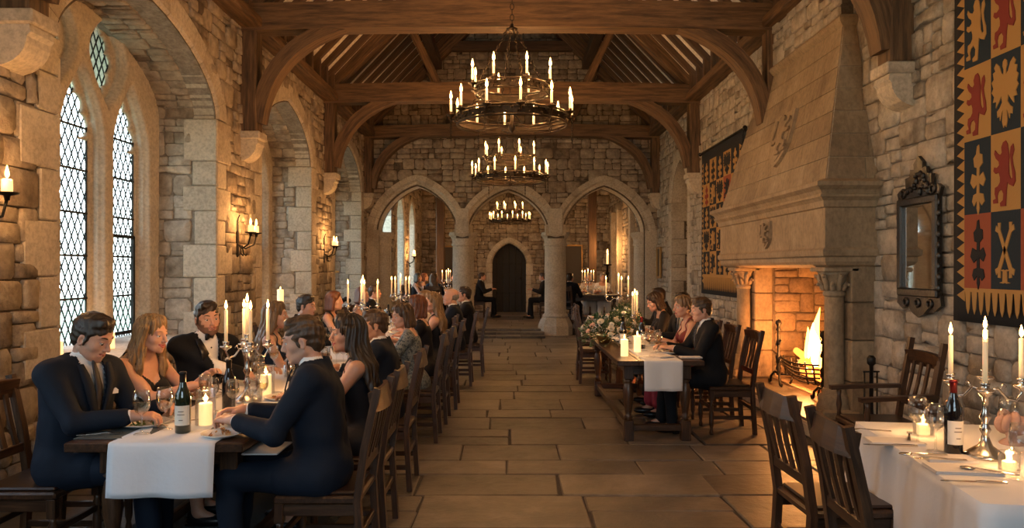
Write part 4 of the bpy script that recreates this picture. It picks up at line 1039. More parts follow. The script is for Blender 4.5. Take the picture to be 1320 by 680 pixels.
sconce((-HW + .03, 13.42, 1.98), 1, 'iron two-candle sconce between the second and third window recesses')
sconce((UL + .03, 20.5, 1.9), 1, 'distant sconce on the far chamber wall')
def candelabrum(loc, rz, label, arms, h, group=None, hot=True, ch=.21, R_=.17, watts=None, centre=True, mat='silver'):
    t = thing('candelabrum', label, 'candelabrum', loc, rz, group)
    m = MB(); m.lathe([(.085, 0), (.088, .008), (.07, .02), (.06, .028), (.03, .05), (.018, .08), (.014, .10), (.024, .12), (.014, .14), (.012, h * .45), (.024, h * .52), (.014, h * .6), (.012, h * .78), (.028, h * .83), (.030, h * .86), (.014, h * .92), (.02, h * .97)], mat=mat, n=20); m.build('stem', None, t)
    pos = []
    for i in range(arms):
        q = 2 * PI * i / arms + .2; c, s_ = math.cos(q), math.sin(q)
        m = MB(); m.tube([(.01 * c, .01 * s_, h * .86), (R_ * .35 * c, R_ * .35 * s_, h * .86 + .015), (R_ * .6 * c, R_ * .6 * s_, h * .86 - .03), (R_ * .85 * c, R_ * .85 * s_, h * .86 - .04), (R_ * c, R_ * s_, h * .86 - .005), (R_ * c, R_ * s_, h * .95)], .006, mat, 8)
        m.tube([(R_ * .4 * c, R_ * .4 * s_, h * .86 + .01), (R_ * .5 * c, R_ * .5 * s_, h * .86 + .035), (R_ * .58 * c, R_ * .58 * s_, h * .86 + .02)], .004, mat, 6); m.build('arm', None, t); pos.append((R_ * c, R_ * s_, h * .95))
    if centre: pos.append((0, 0, h * 1.06))
    for x, y, z in pos:
        m = MB(); m.lathe([(.006, z - .03), (.012, z - .02), (.034, z - .008), (.036, z), (.014, z), (.018, z + .02), (.021, z + .03), (.013, z + .03)], (x, y, 0), mat, 14); m.build('cup', None, t)
        candle(t, x, y, z + .005, ch, .0105, False, 1.0)
    if hot:
        light('candle_light', (loc[0], loc[1], loc[2] + h + ch + .09), (watts or SMALL) * len(pos), WARM, .08)
    return t
# ------------------------------------------------------------------ PEOPLE
NOI = None
def wob(X, Y, Z, f, a): return a * (np.sin(X * f + 1.3 * np.sin(Y * f * .7)) * np.sin(Y * f * 1.1 + np.sin(Z * f * .9)) + .6 * np.sin(Z * f * 1.3 + 2 * np.sin(X * f * .8)))
def sdf_mesh(name, S, lo, hi, h, mat, parent, cut=None, solid=0, noise=None, it=1):
    D, ax = S.eval(lo, hi, h)
    if noise is not None: D = D + noise(ax[0][:, None, None], ax[1][None, :, None], ax[2][None, None, :]).astype(np.float32)
    P, Q = nets(D, lo, h)
    if len(Q) and it: P = smooth_np(P, Q, it, .5)
    if cut is not None and len(Q): Q = Q[~cut(P[Q].mean(1))]
    if not len(Q): return None, P
    return mesh_np(name, P, Q, mat, parent, solid), P
def head_sdf(female, smile=0, beard=False):
    S = Sdf(); f = .94 if female else 1.0
    S.ell((0, -.012, .032), (.076 * f, .096 * f, .086), k=.02); S.ell((0, .024, -.022), (.062 * f, .064, .078), k=.03)
    S.ell((0, .038, -.070), (.043 * (.86 if female else 1), .044, .036), k=.03); S.ell((0, .076, -.096), (.018 * f, .015, .015), k=.020)
    for s in (-1, 1):
        S.ell((s * .041, .050, -.024), (.023, .026, .022), k=.02); S.cap((s * .012, .083, .026), (s * .040, .072, .028), .009, .008, k=.014)
        S.cap((s * .052, .0, -.055), (s * .030, .055, -.082), .018, .016, k=.02)
        S.ell((s * .031, .100, .003), (.018, .017, .011), k=.012, op=-1)
        S.ell((s * .031, .0735, .0115), (.0165, .0135, .0062), k=.004); S.ell((s * .031, .0725, -.0075), (.0150, .0125, .0050), k=.004)
        S.ell((s * (.077 * f), -.004, -.012), (.008, .017, .031), k=.008); S.ell((s * (.082 * f), .002, -.010), (.006, .009, .018), k=.006, op=-1)
    S.cap((0, .086, .016), (0, .108, -.027), .007, .0105, k=.012); S.ell((.011, .096, -.033), .0075, k=.008); S.ell((-.011, .096, -.033), .0075, k=.008)
    S.ell((0, .078, -.062), (.027, .018, .020), k=.015)
    if smile: S.cap((-.022 - .002 * smile, .086, -.058 + .002 * smile), (.022 + .002 * smile, .086, -.058 + .002 * smile), .0045, k=.006, op=-1); S.cap((0, .092, -.061), (0, .10, -.062), .006, k=.008, op=-1)
    return S
def face_parts(par, H, female, smile, q, brow='hair_dark', down=False, beard=None):
    A = np.array(H)[:3, :3]; rot = Matrix(A.tolist()); P = lambda x, y, z: H @ Vector((x, y, z))
    for s in (-1, 1):
        m = MB(); m.ell(P(s * .031, .0735, .002), .0120, 'eye_white', 12, 8); g = -.004 if down else 0
        m.ell(P(s * .031, .0808, .002 + g), .0064, 'iris', 10, 6); m.build('eye', None, par)
        m = MB(); n = 7; pts = [P(s * (.014 + .034 * i / (n - 1)), .092 - .016 * (i / (n - 1)) ** 1.6, .028 + .006 * math.sin(PI * i / (n - 1) * .8)) for i in range(n)]
        m.tube(pts, [.0022, .0036, .0040, .0038, .0034, .0026, .0014] if not female else [.0016, .0024, .0026, .0025, .0022, .0018, .001], None, 6); m.build('eyebrow', brow, par)
        if q == 'near':
            m = MB(); pts = [P(s * (.019 + .026 * i / 6), .0865 - .010 * abs(i / 6 - .4), (.0080 if not down else .0045) + (-.004 if down else .0035) * math.sin(PI * i / 6)) for i in range(7)]; m.tube(pts, .0012, 'iris', 5); m.build('lashes', None, par)
    w = .022 + .008 * smile; up = .008 * smile
    m = MB(); pts = [P(-w + 2 * w * i / 8, .096 - .012 * abs(i / 4 - 1) ** 2 - (.0 if not smile else .001), -.0565 + up * abs(i / 4 - 1) ** 1.5 - .0015 * (i == 4)) for i in range(9)]
    m.tube(pts, [.001, .0026, .0036, .004, .0036, .004, .0036, .0026, .001], None, 6)
    dz = .004 + .006 * smile; pts = [P(-w + 2 * w * i / 8, .095 - .013 * abs(i / 4 - 1) ** 2, -.0585 - dz * (1 - abs(i / 4 - 1) ** 2) + up * abs(i / 4 - 1) ** 1.5) for i in range(9)]
    m.tube(pts, [.001, .0022, .0032, .0038, .004, .0038, .0032, .0022, .001], None, 6); m.build('lips', 'lip_red' if female else 'lip', par)
    if smile > .6:
        m = MB(); m.ell(P(0, .085, -.0605), (w * .85, .008, .0055), None, 14, 6, rot=rot); m.build('teeth', 'teeth', par)
def hand_sdf(side, curl):
    S = Sdf(); t = -side
    S.cap((0, -.03, 0), (0, .02, 0), .023, .024, k=.015)
    for x in (-.026, -.009, .009, .026): S.cap((x * .7, .02, 0), (x, .082, 0), .0135, .0125, k=.012)
    for i, (x, y, L) in enumerate(((t * .029, .086, .070), (t * .010, .090, .078), (-t * .010, .087, .072), (-t * .028, .080, .056))):
        p = np.array([x, y, .002]); c = curl[i] if isinstance(curl, (list, tuple)) else curl; a = 0; r = .0095 if i < 3 else .0082
        for seg, (fr, da) in enumerate(((.46, .55), (.30, 1.0), (.24, .7))):
            a += da * c; d = np.array([x * .8 * (1 - c * .5), math.cos(a), -math.sin(a)]); d /= np.linalg.norm(d); p2 = p + d * L * fr
            S.cap(p, p2, r * (1 - .08 * seg), r * (1 - .08 * (seg + 1)), k=.003); p = p2
    c = curl[0] if isinstance(curl, (list, tuple)) else curl
    S.cap((t * .020, .012, -.004), (t * .043, .048, -.012), .0145, .011, k=.010); S.cap((t * .043, .048, -.012), (t * (.050 - .018 * c), .078, -.020 - .012 * c), .0105, .0085, k=.004)
    return S
def ik(S, Hn, a, b, pole):
    d = Hn - S; L = min(d.length, (a + b) * .992); d.normalize(); ca = (a * a + L * L - b * b) / (2 * a * L); pl = pole - d * pole.dot(d); pl.normalize()
    E = S + d * a * ca + pl * a * math.sqrt(max(0, 1 - ca * ca)); return E, E + (Hn - E).normalized() * b
def person(label, loc, rz, sex='m', lean=8, yaw=0, pitch=0, roll=0, hands=None, outfit='suit', col='suit_navy', hair='short', hcol='hair_dark', q='mid', skin='skin',
           smile=0, bow=False, curl=.55, twist=0, side=0, group=None, standing=False, beard=False, neckz=0, sc=1.0, lap=False):
    """hands: {'l': (x, y, z), 'r': (x, y, z)} wrist targets in the sitter's own frame (y forward, z up from the floor)"""
    fem = sex == 'f'; t = thing('person', label, 'person', loc, rz, group); g = .9 if fem else 1.0
    L = R(lean); up = Vector((math.sin(R(side)), math.sin(L), math.cos(L))).normalized(); fw = Vector((0, math.cos(L), -math.sin(L))); sx = fw.cross(up).normalized()
    if twist: Rt = Matrix.Rotation(R(twist), 3, up)
    else: Rt = Matrix.Identity(3)
    pel = Vector((0, 0, .545)) if not standing else Vector((0, 0, .93))
    def T(x, f, h):
        k = max(0, min(1, h / .35)); Rk = Matrix.Rotation(R(twist) * k, 3, up) if twist else Rt
        return pel + Rk @ (sx * x + fw * f) + up * h
    inv = lambda P: None
    hb, hh, hf = {'near': (.0085, .0042, .0042), 'mid': (.0125, .0065, .006), 'far': (.017, .0105, .0085)}[q]
    sw = .185 if not fem else .155; shh = .465 if not fem else .445; sh = {1: T(sw, -.01, shh), -1: T(-sw, -.01, shh)}
    t.scale = (sc, sc, sc); hands = hands or {'l': (-.16, .40, .83), 'r': (.16, .40, .83)}; hands = {k: tuple(c / sc for c in v) for k, v in hands.items()}
    ua, fa = (.29, .255) if not fem else (.27, .235); arm = {}
    for s, key in ((1, 'r'), (-1, 'l')):
        Hn = Vector(hands[key]); E, W = ik(sh[s], Hn, ua, fa, Vector((s * .55, -.35, -1))); arm[s] = (sh[s], E, W)
    hipw = .095; hips = {s: T(s * hipw, .01, -.02) for s in (1, -1)}
    if standing: knee = {s: Vector((s * .09, .02, .50)) for s in (1, -1)}; ank = {s: Vector((s * .09, -.01, .09)) for s in (1, -1)}
    else: knee = {s: Vector((s * .10, .44, .525)) for s in (1, -1)}; ank = {s: Vector((s * .11, .45 + .03 * s, .09)) for s in (1, -1)}
    neck0 = T(0, -.01, .50); hc = T(0, .015, .50) + up * .155 + Vector((0, math.sin(R(pitch)) * .045, -.008 * abs(pitch) / 20 + neckz))
    H = Matrix.Translation(hc) @ (Matrix.Rotation(R(yaw), 4, 'Z') @ Matrix.Rotation(-R(pitch), 4, 'X') @ Matrix.Rotation(R(roll), 4, 'Y'))
    HD = head_sdf(fem, smile)
    def torso(S, o, low=True):
        S.ell(T(0, 0, .02), (.158 * (1.02 if fem else 1) + o, .115 + o, .115 + o * .5), k=.04); S.ell(T(0, 0, .19), (.140 * g * (.92 if fem else 1) + o, .100 * g + o, .14), k=.05)
        S.ell(T(0, .0, .34), (.160 * g + o, .112 * g + o, .150 + o), k=.05); S.cap(T(-sw * .72, -.01, shh - .003), T(sw * .72, -.01, shh - .003), .058 * g + o, k=.045)
        S.cap(T(-.05, -.015, .50), T(.05, -.015, .50), .045 + o * .6, k=.035)
        if fem:
            for s in (-1, 1): S.ell(T(s * .070, .085, .33), .062 + o * .6, k=.03)
    # --- the body: one continuous skin
    B = Sdf(); torso(B, 0)
    nr = .050 if not fem else .041
    B.cap(T(0, -.012, .47), H @ Vector((0, -.022, -.045)), nr * 1.08, nr, k=.03)
    for s in (1, -1):
        S_, E, W = arm[s]; B.cap(S_, E, .050 * g, .040 * g, k=.03); B.cap(E, W, .041 * g, .027 * g, k=.015); B.ell(S_, .052 * g, k=.02)
        B.cap(hips[s], knee[s], .082, .058, k=.04); B.cap(knee[s], ank[s], .055, .036, k=.02); B.cap(ank[s], ank[s] + Vector((0, .14, -.055)), .032, .026, k=.02)
    B.merge(HD, H)
    hboxes = []
    for s in (1, -1):
        S_, E, W = arm[s]; y = (W - E).normalized(); y = (y + Vector((0, 0, -.15)) + Vector((-s * .1, .1, 0))).normalized(); z = Vector((s * .25, 0, 1)); z = (z - y * z.dot(y)).normalized(); x = y.cross(z)
        HM = Matrix(((x.x, y.x, z.x, W.x), (x.y, y.y, z.y, W.y), (x.z, y.z, z.z, W.z), (0, 0, 0, 1))); arm[s] = (S_, E, W, HM)
        hs = hand_sdf(s, curl); 
        if fem:
            S2 = Sdf(); S2.p = [(p[0], p[1] * .9, p[2] * .9 if p[0] == 'c' else p[2], p[3] * .88 if p[3] is not None and p[0] == 'c' else p[3], p[4] * .88 if p[4] is not None else None, p[5], p[6]) for p in hs.p]; hs = S2
        B.merge(hs, HM); c = HM @ Vector((0, .065, -.01)); hboxes.append((np.array(c) - .115, np.array(c) + .115))
    lo = np.array([-.62, -.35, -.01]); hi = np.array([.62, .95, 1.75 if not standing else 2.0])
    pts = [np.array(p) for s in (1, -1) for p in arm[s][:3]] + [np.array(hc), np.array(T(.2, .2, .5)), np.array(T(-.2, -.2, .5)), np.array(knee[1]), np.array(ank[-1])]
    mn = np.min(pts, 0) - .16; mx = np.max(pts, 0) + .17; lo = np.maximum(lo, mn); hi = np.minimum(hi, mx); lo[2] = -.01
    hz = np.array(hc); hbx = (hz - np.array([.115, .125, .165]), hz + np.array([.115, .145, .145]))
    fine = [(hbx, hh)] + [(b, hf) for b in hboxes]
    parts = []
    def inside(C, b): return ((C > b[0] + .004) & (C < b[1] - .004)).all(1)
    D, ax = B.eval(lo, hi, hb); P, Q = nets(D, lo, hb); P = smooth_np(P, Q, 1, .4); C = P[Q].mean(1); keep = np.ones(len(Q), bool)
    for b, _ in fine: keep &= ~inside(C, (b[0] + hb, b[1] - hb))
    parts.append((P, Q[keep]))
    for k, (b, h_) in enumerate(fine):
        D, ax = B.eval(b[0], b[1], h_); P, Q = nets(D, b[0], h_)
        if not len(Q): continue
        if k: C = P[Q].mean(1); Q = Q[~inside(C, (hbx[0] + .0, hbx[1] - .0))]
        if k == 2: C = P[Q].mean(1); Q = Q[~inside(C, hboxes[0])]
        parts.append((P, Q))
    off = 0; PP = []; QQ = []
    for P, Q in parts: PP.append(P); QQ.append(Q + off); off += len(P)
    mesh_np('body', np.concatenate(PP), np.concatenate(QQ), skin, t)
    if q != 'far': face_parts(t, H, fem, smile, q, hcol if hair != 'bald' else 'hair_grey', down=pitch > 12)
    if beard:
        def bn(X, Y, Z): return np.float32(-.0016) + .0006 * np.sin(X * 900) * np.sin(Z * 800 + Y * 500)
        Hi0 = np.array(H.inverted())
        def cb(C):
            l = C @ Hi0[:3, :3].T + Hi0[:3, 3]; x, y, z = abs(l[:, 0]), l[:, 1], l[:, 2]
            return (y < .0) | (z > -.030 + .45 * x * (y < .06) - .018 * (y > .085)) | (z < -.115) | ((x < .027) & (z > -.072) & (z < -.052)) | ((y > .098) & (z > -.05)) | ((x > .028) & (x < .05) & (z > -.048) & (y > .05))
        sdf_mesh('beard', Sdf().merge(HD, H), np.array(hc) - np.array([.12, .12, .14]), np.array(hc) + np.array([.12, .14, .0]), .0045, 'stubble', t, cut=cb, noise=bn, it=0)
    # --- hair
    Hi = np.array(H.inverted()); hl = lambda C: C @ Hi[:3, :3].T + Hi[:3, 3]
    S = Sdf(); hgrid = {'near': .0045, 'mid': .0065, 'far': .010}[q]
    S.ell((0, -.016, .036), (.081, .100, .088), k=.02)
    hlo, hhi = (hz - np.array([.16, .17, .17]), hz + np.array([.16, .15, .15]))
    if hair == 'short':
        S.cap((-.035, .050, .100), (.040, .055, .103), .018, .020, k=.02); S.ell((0, .0, .09), (.062, .072, .036), k=.02); S.ell((0, -.056, -.022), (.062, .047, .056), k=.02)
        for s in (1, -1): S.cap((s * .071, .022, .02), (s * .073, .014, -.026), .010, .007, k=.012)
        S.ell((0, .125, -.022), (.071, .077, .096), k=.008, op=-1); S.ell((0, .05, -.150), (.12, .13, .105), k=.012, op=-1)
        for s in (1, -1): S.ell((s * .090, -.004, -.016), (.020, .018, .031), k=.005, op=-1)
    elif hair == 'bald':
        S = Sdf(); S.ell((0, -.022, .010), (.081, .093, .070), k=.02); S.ell((0, .045, .06), (.12, .115, .085), k=.01, op=-1); S.ell((0, .02, -.115), (.12, .12, .085), k=.012, op=-1)
    else:
        if hair in ('long', 'longside'):
            rn = random.Random(hash(label) % 999 if False else len(label))
            for s in (1, -1):
                for j in range(7):
                    a = j / 6; x0 = s * (.078 - .062 * a); y0 = -.005 - .085 * a; end = T(s * (.155 - .11 * a), -.085 - .03 * a + (.10 if (hair == 'longside' and j == 0) else 0), (.30 + .04 * (j % 2)) - .02 * rn.random())
                    e = H.inverted() @ end; m1 = (x0 * 1.08, y0 * 1.08, -.085); m2 = Vector(m1).lerp(e, .5) + Vector((s * .012, -.012, 0)); S.cap((x0, y0, .03), m1, .024, .027, k=.02); S.cap(m1, m2, .027, .028, k=.02); S.cap(m2, tuple(e), .028, .015, k=.02)
                S.cap((s * .02, .045, .110), (s * .076, .022, .045), .014, .014, k=.014); S.cap((s * .076, .022, .045), (s * .084, .005, -.09), .014, .016, k=.016)
                if hair == 'longside':
                    e = H.inverted() @ T(s * .10, .085, .33); S.cap((s * .083, .015, -.09), tuple(Vector((s * .083, .015, -.09)).lerp(e, .5) + Vector((s * .014, 0, 0))), .020, .024, k=.016); S.cap(tuple(Vector((s * .083, .015, -.09)).lerp(e, .5) + Vector((s * .014, 0, 0))), tuple(e), .024, .010, k=.016)
        elif hair == 'bob':
            for s in (1, -1):
                for j in range(5): a = j / 4; S.cap((s * (.078 - .06 * a), .005 - .09 * a, .03), (s * (.088 - .05 * a), .0 - .09 * a, -.10), .026, .026, k=.02)
        elif hair == 'updo': S.ell((0, -.105, .035), (.05, .045, .045), k=.02)
        S.ell((0, .0, .085), (.066, .078, .040), k=.02); S.ell((0, .118, -.012), (.064, .066, .108), k=.010, op=-1)
        if hair == 'updo': S.ell((0, .03, -.125), (.12, .13, .085), k=.012, op=-1)
        pm = np.array(T(0, -.1, .26)); hlo = np.minimum(hlo, pm - .17); hhi = np.maximum(hhi, pm + np.array([.17, .05, .05])); hhi = np.maximum(hhi, np.array(T(0, .13, .3)) + np.array([.15, 0, 0]))
    S2 = Sdf().merge(S, H)
    def hn(X, Y, Z):
        x = X * Hi[0, 0] + Y * Hi[0, 1] + Z * Hi[0, 2] + Hi[0, 3]; y = X * Hi[1, 0] + Y * Hi[1, 1] + Z * Hi[1, 2] + Hi[1, 3]; z = X * Hi[2, 0] + Y * Hi[2, 1] + Z * Hi[2, 2] + Hi[2, 3]
        th = np.arctan2(x, y + .02)
        if hair in ('short', 'bald'): return .0030 * np.sin(x * 150 + 3 * np.sin(y * 40)) * np.sin(y * 45 + z * 60) + .002 * np.sin(z * 160 + x * 70)
        return .0030 * np.sin(th * 34 + 3 * np.sin(z * 22)) + .004 * np.sin(th * 13 + 2.5 * np.sin(z * 14 + 1))
    sdf_mesh('hair', S2, hlo, hhi, hgrid, hcol, t, noise=hn if q != 'far' else None, it=0 if q == 'near' else 1)
    # --- clothes
    TI = lambda C: ((C - np.array(pel)) @ np.array(sx), (C - np.array(pel)) @ np.array(fw), (C - np.array(pel)) @ np.array(up))
    if twist:
        Rti = np.array(Matrix.Rotation(-R(twist), 3, up)); TI = (lambda C: (lambda c: (c @ np.array(sx), c @ np.array(fw), c @ np.array(up)))((C - np.array(pel)) @ Rti.T))
    wr_ = (lambda X, Y, Z: wob(X, Y, Z, 24, .0030) + wob(X, Y, Z, 52, .0013)) if q != 'far' else None
    def legs(S, o):
        S.ell(T(0, 0, .0), (.165 + o, .125 + o, .11), k=.04)
        for s in (1, -1): S.cap(hips[s], knee[s], .091 + o, .069 + o, k=.04); S.cap(knee[s], ank[s] + Vector((0, 0, .02)), .066 + o, .056 + o, k=.02)
    for s in (1, -1):
        m = MB(); a = ank[s]; m.ell((a.x, a.y + .055, .042), (.044, .135, .038), None, 12, 8); m.ell((a.x, a.y - .02, .065), (.036, .05, .05), None, 10, 6); m.box(a.x - .03, a.x + .03, a.y - .07, a.y + .0, .0, .03, None, .005); m.build('shoe', 'satin_black', t)
    if outfit == 'suit':
        S = Sdf(); legs(S, 0); sdf_mesh('trousers', S, lo, np.array([hi[0], hi[1], pel.z + .14]), max(hb, .0125), col, t, noise=wr_)
        S = Sdf(); torso(S, .010); S.cap(T(0, -.012, .49), T(0, .008, .572), .063, .0585, k=.012)
        for s in (1, -1): S_, E, W, HM = arm[s]; S.cap(S_, E, .050, .045, k=.02); S.cap(E, W.lerp(E, .10), .046, .036, k=.012)
        sl = np.array([lo[0], lo[1], pel.z + .10])
        def cs(C): x, f, h = TI(C); return (h > .565) & (abs(x) < .09)
        so, SP = sdf_mesh('shirt', S, sl, hi, hb, 'shirt', t, cut=cs, solid=.003)
        S = Sdf(); torso(S, .022); S.ell(T(0, .01, .0), (.185, .145, .145), k=.04)
        for s in (1, -1): S.cap(T(s * .062, 0, .0), T(s * .075, .0, .38), .112, .112, k=.05); S.cap(T(0, -.03, .50), T(0, -.025, .535), .070, .064, k=.02)
        for s in (1, -1):
            S_, E, W, HM = arm[s]; S.cap(S_, E, .069, .053, k=.03); S.cap(E, W.lerp(E, .16), .057, .045, k=.02); S.cap(hips[s], hips[s].lerp(knee[s], .35), .105, .095, k=.04)
        vb = .20
        def cv(C):
            x, f, h = TI(C); w = .010 + .058 * np.clip((h - vb) / .30, 0, 1) ** 1.1
            return ((f > .0) & (h > vb) & (abs(x) < w)) | ((h > .50) & (abs(x) < .070 - (h - .50) * .1) & (f > -.02)) | ((h > .552) & (abs(x) < .085))
        jo, JP = sdf_mesh('jacket', S, lo + np.array([0, 0, .3 if not standing else .5]), hi, hb, col, t, cut=cv, solid=.005, noise=wr_)
        def surf(Pn, x, h, default=.13):
            X_, F_, H_ = TI(Pn); w = (abs(X_ - x) < .022) & (abs(H_ - h) < .022) & (F_ < .19); return float(F_[w].max()) if w.any() else default
        if bow:
            m = MB(); c = T(0, surf(SP, 0, .53) + .012, .535)
            for s in (1, -1): m.prism([(.004, -.009), (.055, -.024), (.062, 0), (.055, .024), (.004, .009)] if s > 0 else [(-.004, .009), (-.055, .024), (-.062, 0), (-.055, -.024), (-.004, -.009)], lambda u, v, tt: tuple(c + sx * u + up * v + fw * tt), -.008, .008, None)
            m.ell(tuple(c + fw * .004), (.011, .011, .012), None, 8, 6); m.build('bow_tie', 'satin_black', t)
            if q == 'near':
                m = MB(); 
                for k in range(3): m.ell(tuple(T(0, surf(SP, 0, .46 - .08 * k) + .004, .46 - .08 * k)), .006, None, 8, 6)
                m.build('shirt_studs', 'satin_black', t)
        else:
            m = MB(); hs_ = [.545, .52, .47, .40, .33, .26, .21]; ws_ = [.017, .015, .022, .027, .031, .034, .03]; pts = [T(0, surf(SP, 0, hh_) + .010, hh_) for hh_ in hs_]; vs = []
            for p, w_ in zip(pts, ws_): vs += [p - sx * w_, p + fw * .006, p + sx * w_]
            fs = []
            for i in range(len(pts) - 1): fs += [(3 * i, 3 * i + 1, 3 * i + 4, 3 * i + 3), (3 * i + 1, 3 * i + 2, 3 * i + 5, 3 * i + 4)]
            m.add(vs, fs, None, True); m.build('tie', 'tie_dark', t, solid=.006)
        if q == 'near':
            for s in (1, -1):
                m = MB(); vs = []; n = 8
                for i in range(n):
                    a = i / (n - 1); h_ = .52 - (.52 - vb) * a; w_ = .010 + .058 * max(0, (h_ - vb) / .30) ** 1.1; ow = w_ + .045 * math.sin(PI * min(1, .18 + a * .86)) + .004
                    for x in (w_ - .004, ow): f = surf(JP, s * x, h_, None) if False else surf(JP, s * x, h_); vs.append(T(s * x, f + .007, h_))
                m.add(vs, [(2 * i, 2 * i + 1, 2 * i + 3, 2 * i + 2) if s < 0 else (2 * i + 2, 2 * i + 3, 2 * i + 1, 2 * i) for i in range(n - 1)], None, True); m.build('lapel', 'satin_black' if bow else col, t, solid=.006)
            # collar points
            m = MB()
            for s in (1, -1): m.prism([(s * .012, .0), (s * .058, .028), (s * .052, -.012), (s * .03, -.045)][::s], lambda u, v, tt: tuple(T(u, surf(SP, 0, .52) + .002 - abs(u) * .75, .555) + up * v + fw * tt), 0, .006, None)
            m.build('shirt_collar', 'shirt', t)
            m = MB(); m.prism([(-.028, 0), (.028, 0), (.03, .028), (.012, .016), (-.008, .03), (-.026, .018)], lambda u, v, tt: tuple(T(-.10 + u, surf(JP, -.10, .36) + .003, .36) + up * v + fw * tt), 0, .006, None); m.build('pocket_square', 'shirt', t)
    else:
        S = Sdf(); torso(S, .008)
        if outfit == 'gown_sleeve':
            for s in (1, -1): S_, E, W, HM = arm[s]; S.cap(S_, S_.lerp(E, .95), .060, .048, k=.03)
        else:
            for s in (1, -1): S.cap(T(s * .10, .03, .46), T(s * .105, -.03, .50), .032, .03, k=.02)
        cx = .13
        def cg(C):
            x, f, h = TI(C); v = np.where(f > 0, .350 + abs(x) * .75, .36 + abs(x) * .8)
            if outfit == 'gown_sleeve': return ((h > .44) & (abs(x) < .10)) | (h > .545)
            c = (h > v) & (abs(x) < .088)
            return c | ((abs(x) > .112) & (h > .40)) | (h > .56)
        sdf_mesh('dress', S, np.array([lo[0], lo[1], pel.z - .05]), hi, hb * .9, col, t, cut=cg, solid=.004, noise=wr_)
        S = Sdf(); S.ell(T(0, 0, .0), (.175, .135, .12), k=.04)
        S.cap(hips[1], knee[1], .098, .082, k=.06); S.cap(hips[-1], knee[-1], .098, .082, k=.06); S.cap(T(0, .1, -.02), (0, .42, .53), .085, .08, k=.05)
        lw = .18 if col in ('dress_red',) else .42
        for s in (1, -1): S.cap(knee[s], ank[s].lerp(knee[s], lw), .080, .085, k=.05)
        sdf_mesh('skirt', S, lo, np.array([hi[0], hi[1], pel.z + .16]), max(hb, .012), 'lace_red' if col == 'dress_red' else col, t, noise=wr_)
        if q == 'near':
            m = MB()
            for s in (1, -1):
                for k in range(5): m.ell(tuple(H @ Vector((s * .078, .0, -.045 - .010 * k))), .004 + .001 * (k == 4) * 3, None, 8, 5)
            m.build('earring', 'pearl', t)
    t['hand_r'] = 0; del t['hand_r']
    return t, arm, Matrix.Translation(loc) @ Matrix.Rotation(rz, 4, 'Z') @ Matrix.Scale(sc, 4)
# ------------------------------------------------------------------ FURNITURE AND TABLEWARE
_proto = {}
def make_chair(name='dining_chair', label='', W=.45, Dp=.43, Hh=1.0, arms=False):
    t = thing(name, label, 'chair'); w = W / 2; d = Dp / 2; mt = 'oak_dark'
    m = MB(); m.box(-w, w, -d, d, .425, .465, mt, .01); m.build('seat', None, t)
    m = MB(); m.box(-w + .03, w - .03, -d + .03, d - .02, .463, .482, 'leather', .008); m.build('seat_pad', None, t)
    for s in (-1, 1):
        m = MB(); m.path([(s * (w - .02), -d - .01, 0), (s * (w - .02), -d + .015, .44), (s * (w - .02), -d - .02, .7), (s * (w - .02), -d - .085, Hh)], .036, [.045, .05, .045, .038], mt, up=(1, 0, 0)); m.build('back_post', None, t)
        m = MB(); m.lathe([(.016, 0), (.02, .03), (.013, .06), (.022, .10), (.024, .20), (.014, .27), (.024, .29), (.014, .31), (.022, .33)], (s * (w - .025), d - .025, 0), mt, 12); m.box(s * (w - .025) - .023, s * (w - .025) + .023, d - .048, d - .002, .33, .43, mt, .004); m.build('leg', None, t)
        m = MB(); m.box(*sorted((s * (w - .036), s * (w - .014))), -d, d - .03, .15, .185, mt, .004); m.build('side_stretcher', None, t)
        m = MB(); m.box(*sorted((s * (w - .036), s * (w - .012))), -d, d - .03, .365, .425, mt, .004); m.build('seat_rail', None, t)
    yb = lambda z: -d - .02 - (z - .7) * .217 if z > .7 else -d + .015 - (z - .44) * .135
    m = MB(); m.path([(-w + .005, yb(.93) + .012, .93), (-w * .5, yb(.93) - .012, .93), (0, yb(.93) - .020, .93), (w * .5, yb(.93) - .012, .93), (w - .005, yb(.93) + .012, .93)], .026, [.10, .11, .115, .11, .10], mt, up=(0, .2, 1)); m.build('top_rail', None, t)
    m = MB(); m.bar((-w + .03, yb(.60), .60), (w - .03, yb(.60), .60), .024, .05, mt, .004); m.build('lower_rail', None, t)
    for k in range(4):
        x = -w * .62 + k * (w * 1.24 / 3); m = MB(); m.path([(x, yb(.60), .61), (x, yb(.75) - .012, .75), (x, yb(.90) - .008, .90)], .036 if k in (1, 2) else .03, .014, mt, up=(0, 1, .1)); m.build('back_slat', None, t)
    for a_, b_ in ((d - .04, d - .015), (-d, -d + .025)): m = MB(); m.box(-w + .03, w - .03, a_, b_, .24, .275, mt, .004); m.build('cross_stretcher', None, t)
    if arms:
        for s in (-1, 1):
            m = MB(); m.path([(s * (w - .01), -d - .03, .70), (s * (w + .01), 0, .69), (s * (w + .02), d + .03, .675)], .055, .03, mt, up=(0, 0, 1)); m.build('armrest', None, t)
            m = MB(); m.lathe([(.02, .46), (.014, .5), (.023, .55), (.014, .62), (.02, .66)], (s * (w - .0), d - .03, 0), mt, 12); m.build('arm_support', None, t)
    return t
def chair(x, y, rz, label, group=None):
    first = 'chair' not in _proto
    if first: _proto['chair'] = make_chair()
    return place(_proto['chair'], (x, y, 0), rz, label, first, group)
